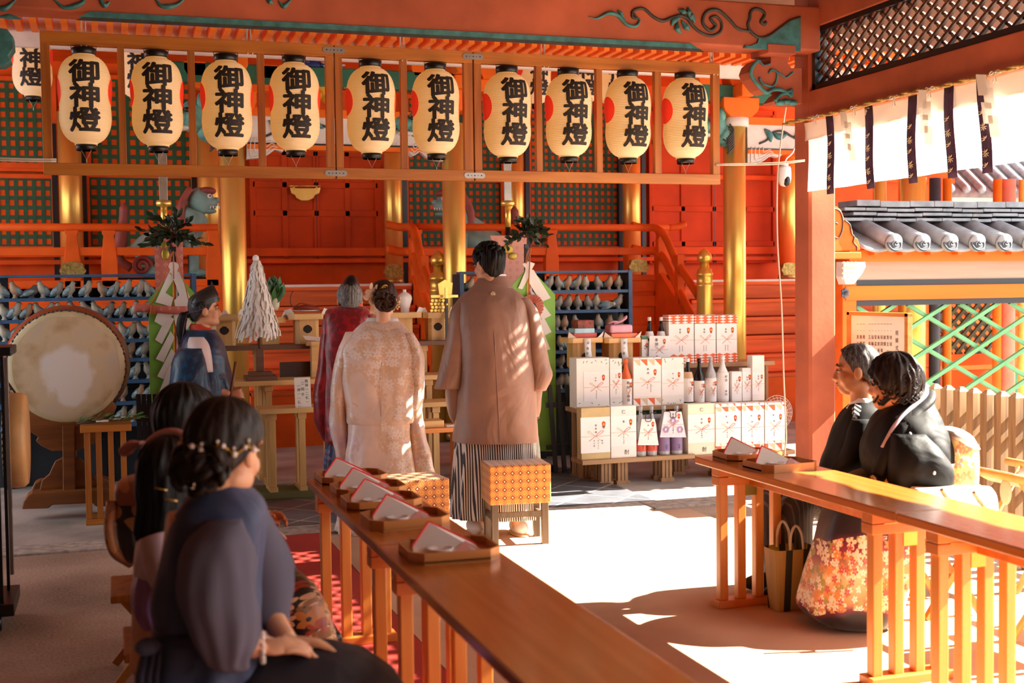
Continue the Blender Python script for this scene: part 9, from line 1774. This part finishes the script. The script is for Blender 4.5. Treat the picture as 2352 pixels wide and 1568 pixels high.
w2 = PD(650, 1486, d)+FV*0.05; bd.tube([PD(500, 1200, d)+FV*0.14, PD(540, 1380, d)+FV*0.18, w2], [0.045, 0.038, 0.027], 14); hand(bd, w2, (0.95, -0.1, -0.12), (0, 0.1, 1), 0.165, 0.25, 1, 0.25)
fuse(bd, 'body', SKIN, g, 0.0038, 5); hd_.face(g)
hd_.hair(g, HBROWN, lambda p: np.interp(p, [0, 0.5, 0.9, 1.2, 1.5, 1.8, 2.3, 3.15], [0.085, 0.06, 0.03, 0.012, 0.016, -0.02, -0.06, -0.075]), 0.018, 0.004, 30, 11)
m_ = MB(); rnd = random.Random(14)
for k in range(34):
    a = rnd.uniform(0, 6.28); q = rnd.random()**0.5; c = hd_.P(0.062*q*math.cos(a), -0.100-0.03*(1-q*q), -0.045+0.052*q*math.sin(a)); r = rnd.uniform(0.016, 0.026); b0 = rnd.uniform(0, 6.28)
    m_.tube([c+hd_.R @ V(r*math.cos(b0+u)*1.1, -0.010*math.sin(u*1.3), r*math.sin(b0+u)) for u in np.linspace(0, 4.0, 10)], [0.005, 0.008, 0.0105, 0.0115, 0.012, 0.012, 0.011, 0.009, 0.007, 0.003], 8)
m_.build('curled_bun', HBROWN, g)
hb_ = MB(); pr = MB(); N = 26; prev = None
for i in range(N):
    a = math.radians(95)+i*math.radians(185)/(N-1); rr = (0.093, 0.112); z = 0.005+0.010*math.sin(i*1.25); p = hd_.P(rr[0]*math.sin(a), rr[1]*math.cos(a)-0.012, z)
    if prev is not None: hb_.tube([prev, p], 0.0024, 6)
    if i % 2 == 0: pr.sph(p+(p-hd_.c).normalized()*0.004, 0.006 if i % 4 else 0.0075, 8, 6)
    if i % 3 == 1: q = p+V(0, 0, 0.014); pr.sph(q, 0.004, 8, 6); hb_.tube([p, q], 0.0014, 5)
    prev = p
hbo = hb_.build('hairband', M('gold_wire', (196, 152, 64), 0.3, 0.8, var=0), g); pr.build('pearl', M('pearl', (226, 216, 206), 0.2, var=0), hbo)
NVY = silk('blue_grey_dress_cloth', (58, 70, 102), (), 0.7, 0.1, 50, 0.05); SHE = clothmat('sheer_grey_chiffon', (118, 116, 132), 0.35, 0.7); NV2 = silk('dark_navy_skirt_cloth', (30, 32, 44), (), 0.65, 0.0)
m_ = MB(); rows_loft(m_, [(1110, 478, 560, .055), (1126, 448, 580, .075), (1150, 424, 602, .10), (1185, 404, 612, .125), (1240, 386, 605, .14), (1310, 370, 595, .145, 0, .012), (1380, 360, 590, .145, 0, .015), (1430, 362, 590, .14, 0, .012), (1480, 352, 600, .155, 0, .02), (1540, 346, 610, .175, 0, .03), (1610, 344, 620, .19, 0, .03)], d, wr=0.007, seed=21, n=64); m_.build('dress_bodice', NVY, g)
m_ = MB(); rows_loft(m_, [(1425, 360, 592, .142), (1436, 359, 593, .147), (1448, 361, 592, .143)], d); m_.build('belt', M('navy_belt', (34, 44, 72), 0.6), g)
m_ = MB(); 
for k in range(3): x0 = 366+14*k; m_.loft([[PD(x0, 1440, d)-FV*0.12, PD(x0+14, 1440, d)-FV*0.13], [PD(x0-8+4*k, 1500, d)-FV*0.16, PD(x0+12+2*k, 1500, d)-FV*0.17], [PD(x0-12+6*k, 1600, d)-FV*0.18, PD(x0+8+4*k, 1600, d)-FV*0.19]], closed=False)
m_.sph(PD(378, 1446, d)-FV*0.14, (0.028, 0.02, 0.02), 10, 8); m_.build('sash_bow', NVY, g, solid=0.003)
m_ = MB(); rows_loft(m_, [(1172, 505, 580, .05, -.12), (1205, 472, 602, .075, -.15), (1255, 452, 616, .10, -.16, .02), (1320, 455, 624, .11, -.17, .03), (1380, 474, 630, .11, -.17, .04), (1430, 490, 624, .10, -.17, .04), (1470, 512, 606, .075, -.16, .04), (1492, 552, 604, .04, -.14)], d, wr=0.012, seed=23, p=2.1, fold=(11, 0)); m_.build('puff_sleeve', SHE, g)
m_ = MB(); rows_loft(m_, [(1190, 480, 590, .06, .12), (1260, 480, 622, .09, .15), (1340, 500, 640, .10, .17), (1420, 530, 650, .09, .16), (1468, 590, 640, .04, .10)], d, wr=0.01, seed=25, p=2.1); m_.build('puff_sleeve', SHE, g)
m_ = MB(); q = wr_+V(0.012, 0.004, 0)
for k in range(12): a = k*0.5236; m_.sph(q+V(0.004*math.cos(a), 0.036*math.cos(a), 0.032*math.sin(a)), 0.0075, 8, 6)
m_.build('pearl_bracelet', MATS['pearl'], g)
m_ = MB(); R = [vring(c, a1, a2) for c, a1, a2 in (((0.12, 3.05, 0.51), (0, 0.2, 0), (0.02, 0, 0.14)), ((0.32, 3.05, 0.54), (0, 0.2, 0), (0.02, 0, 0.125)), ((0.50, 3.05, 0.535), (0, 0.19, 0), (0.03, 0, 0.115)), ((0.62, 3.05, 0.49), (0, 0.18, 0), (0.06, 0, 0.10)), ((0.67, 3.05, 0.34), (0, 0.18, 0), (0.09, 0, 0.03)), ((0.68, 3.05, 0.18), (0, 0.19, 0), (0.10, 0, 0)))]; m_.loft(R); m_.build('skirt', NV2, g, subdiv=1)
folding_stool(0.22, 3.05, 0.40, 90, 'wooden folding stool under the young woman nearest the camera')
# ------------------------------------------------------------------ things round the older couple
pb = thing('paper_bag', 'brown paper carrier bag with dark stripes and rope handles under the table', 'bag', (3.02, 5.10, 0.012))
m_ = MB(); m_.loft([vring((3.00, 5.06, 0.014), (0.10, 0, 0), (0, 0.055, 0), 16, 6), vring((3.00, 5.06, 0.30), (0.115, 0, 0), (0, 0.07, 0), 16, 6)], capt=False, smooth=False); m_.build('bag', stripes('gold_black_bag', 0.09, (182, 146, 78), (46, 46, 34), 0.62), pb, solid=0.002)
for yy in (5.0, 5.12): m_ = MB(); m_.tube(spline([V(2.96, yy, 0.29), V(2.965, yy, 0.37), V(2.99, yy, 0.41), V(3.02, yy, 0.37), V(3.03, yy, 0.29)], 5), 0.006, 6); m_.build('handle', MATS['white_cord'], pb)
m_ = MB(); m_.box((3.02, 4.70+0.33, 0.075), (0.12, 0.10, 0.12), rz=0.3); q = PZ(1865, 1402, 0.012); 
m_ = MB(); m_.box((q.x+0.06, q.y, 0.0725), (0.17, 0.07, 0.12), rz=0.2); one('white_box', m_, BOXW, 'small white box standing beside the paper bag under the table', 'box', bevel=0.003)
hb = thing('handbag', 'white handbag with metallic straps lying beside the older woman', 'bag', PX(2190, 1200, 3.72)); c = PX(2180, 1165, 3.72)
m_ = MB(); rows_loft(m_, [(1118, 2095, 2275, .05), (1135, 2090, 2284, .09), (1175, 2096, 2286, .11), (1230, 2104, 2280, .10)], 5.35, p=3.0); m_.build('bag', M('white_leather', (246, 240, 234), 0.35, var=0.03), hb)
m_ = MB(); 
for xs in ([(2140, 1112), (2152, 1130), (2172, 1150), (2185, 1172)], [(2212, 1118), (2224, 1136), (2244, 1160), (2258, 1180)]): m_.tube(spline([PD(p[0], p[1], 5.35)-FV*0.12 for p in xs], 5), 0.010, 8)
m_.build('strap', M('silver_gold_strap', (196, 176, 140), 0.25, 0.8, var=0.3, scale=60), hb)
BAM = M('bamboo', (222, 172, 96), 0.4, var=0.12, scale=8); CAN = M('beige_canvas', (222, 202, 176), 0.8, var=0.05)
def camp_chair(x, y, label, h=0.5):
    t = thing('bamboo_chair', label, 'chair', (x, y, 0.0), 'bamboo folding chairs with canvas seats')
    for dy in (-0.2, 0.2):
        for sx in (-1, 1): m_ = MB(); m_.tube([V(x+sx*0.2, y+dy, 0.0), V(x-sx*0.18, y+dy, h)], 0.016, 10); m_.build('leg', BAM, t)
    for sx in (-1, 1): m_ = MB(); m_.tube([V(x+sx*0.18, y-0.32, h), V(x+sx*0.18, y+0.32, h)], 0.021, 10); m_.build('rail', BAM, t)
    m_ = MB(); R = [[V(x-0.195+0.39*u, y+v, h+0.024-0.10*math.sin(math.pi*u)) for u in np.linspace(0, 1, 13)] for v in (-0.17, 0.17)]; m_.loft(R, closed=False); m_.build('canvas_seat', CAN, t, solid=0.004)
    return t
camp_chair(4.38, 5.15, 'bamboo folding chair with canvas seat next to the white handbag', 0.56)
camp_chair(4.40, 4.20, 'bamboo folding chair with canvas seat seen between the near table legs', 0.5)
camp_chair(3.75, 4.05, 'bamboo folding chair with canvas seat behind the near table legs, half hidden', 0.45)
m_ = MB(); c = PX(2305, 1130, 4.18); m_.lathe([(0.002, 0.0), (0.04, 0.004), (0.052, 0.012), (0.05, 0.016), (0.03, 0.008)], (0, 0, 0), 24, axis='X'); m_.v = [(x*1+c.x, y*0.8+c.y, z*1.25+c.z) for x, y, z in m_.v]
one('round_fan', m_, CAN, 'round beige hand fan leaning on the bamboo chair', 'fan')
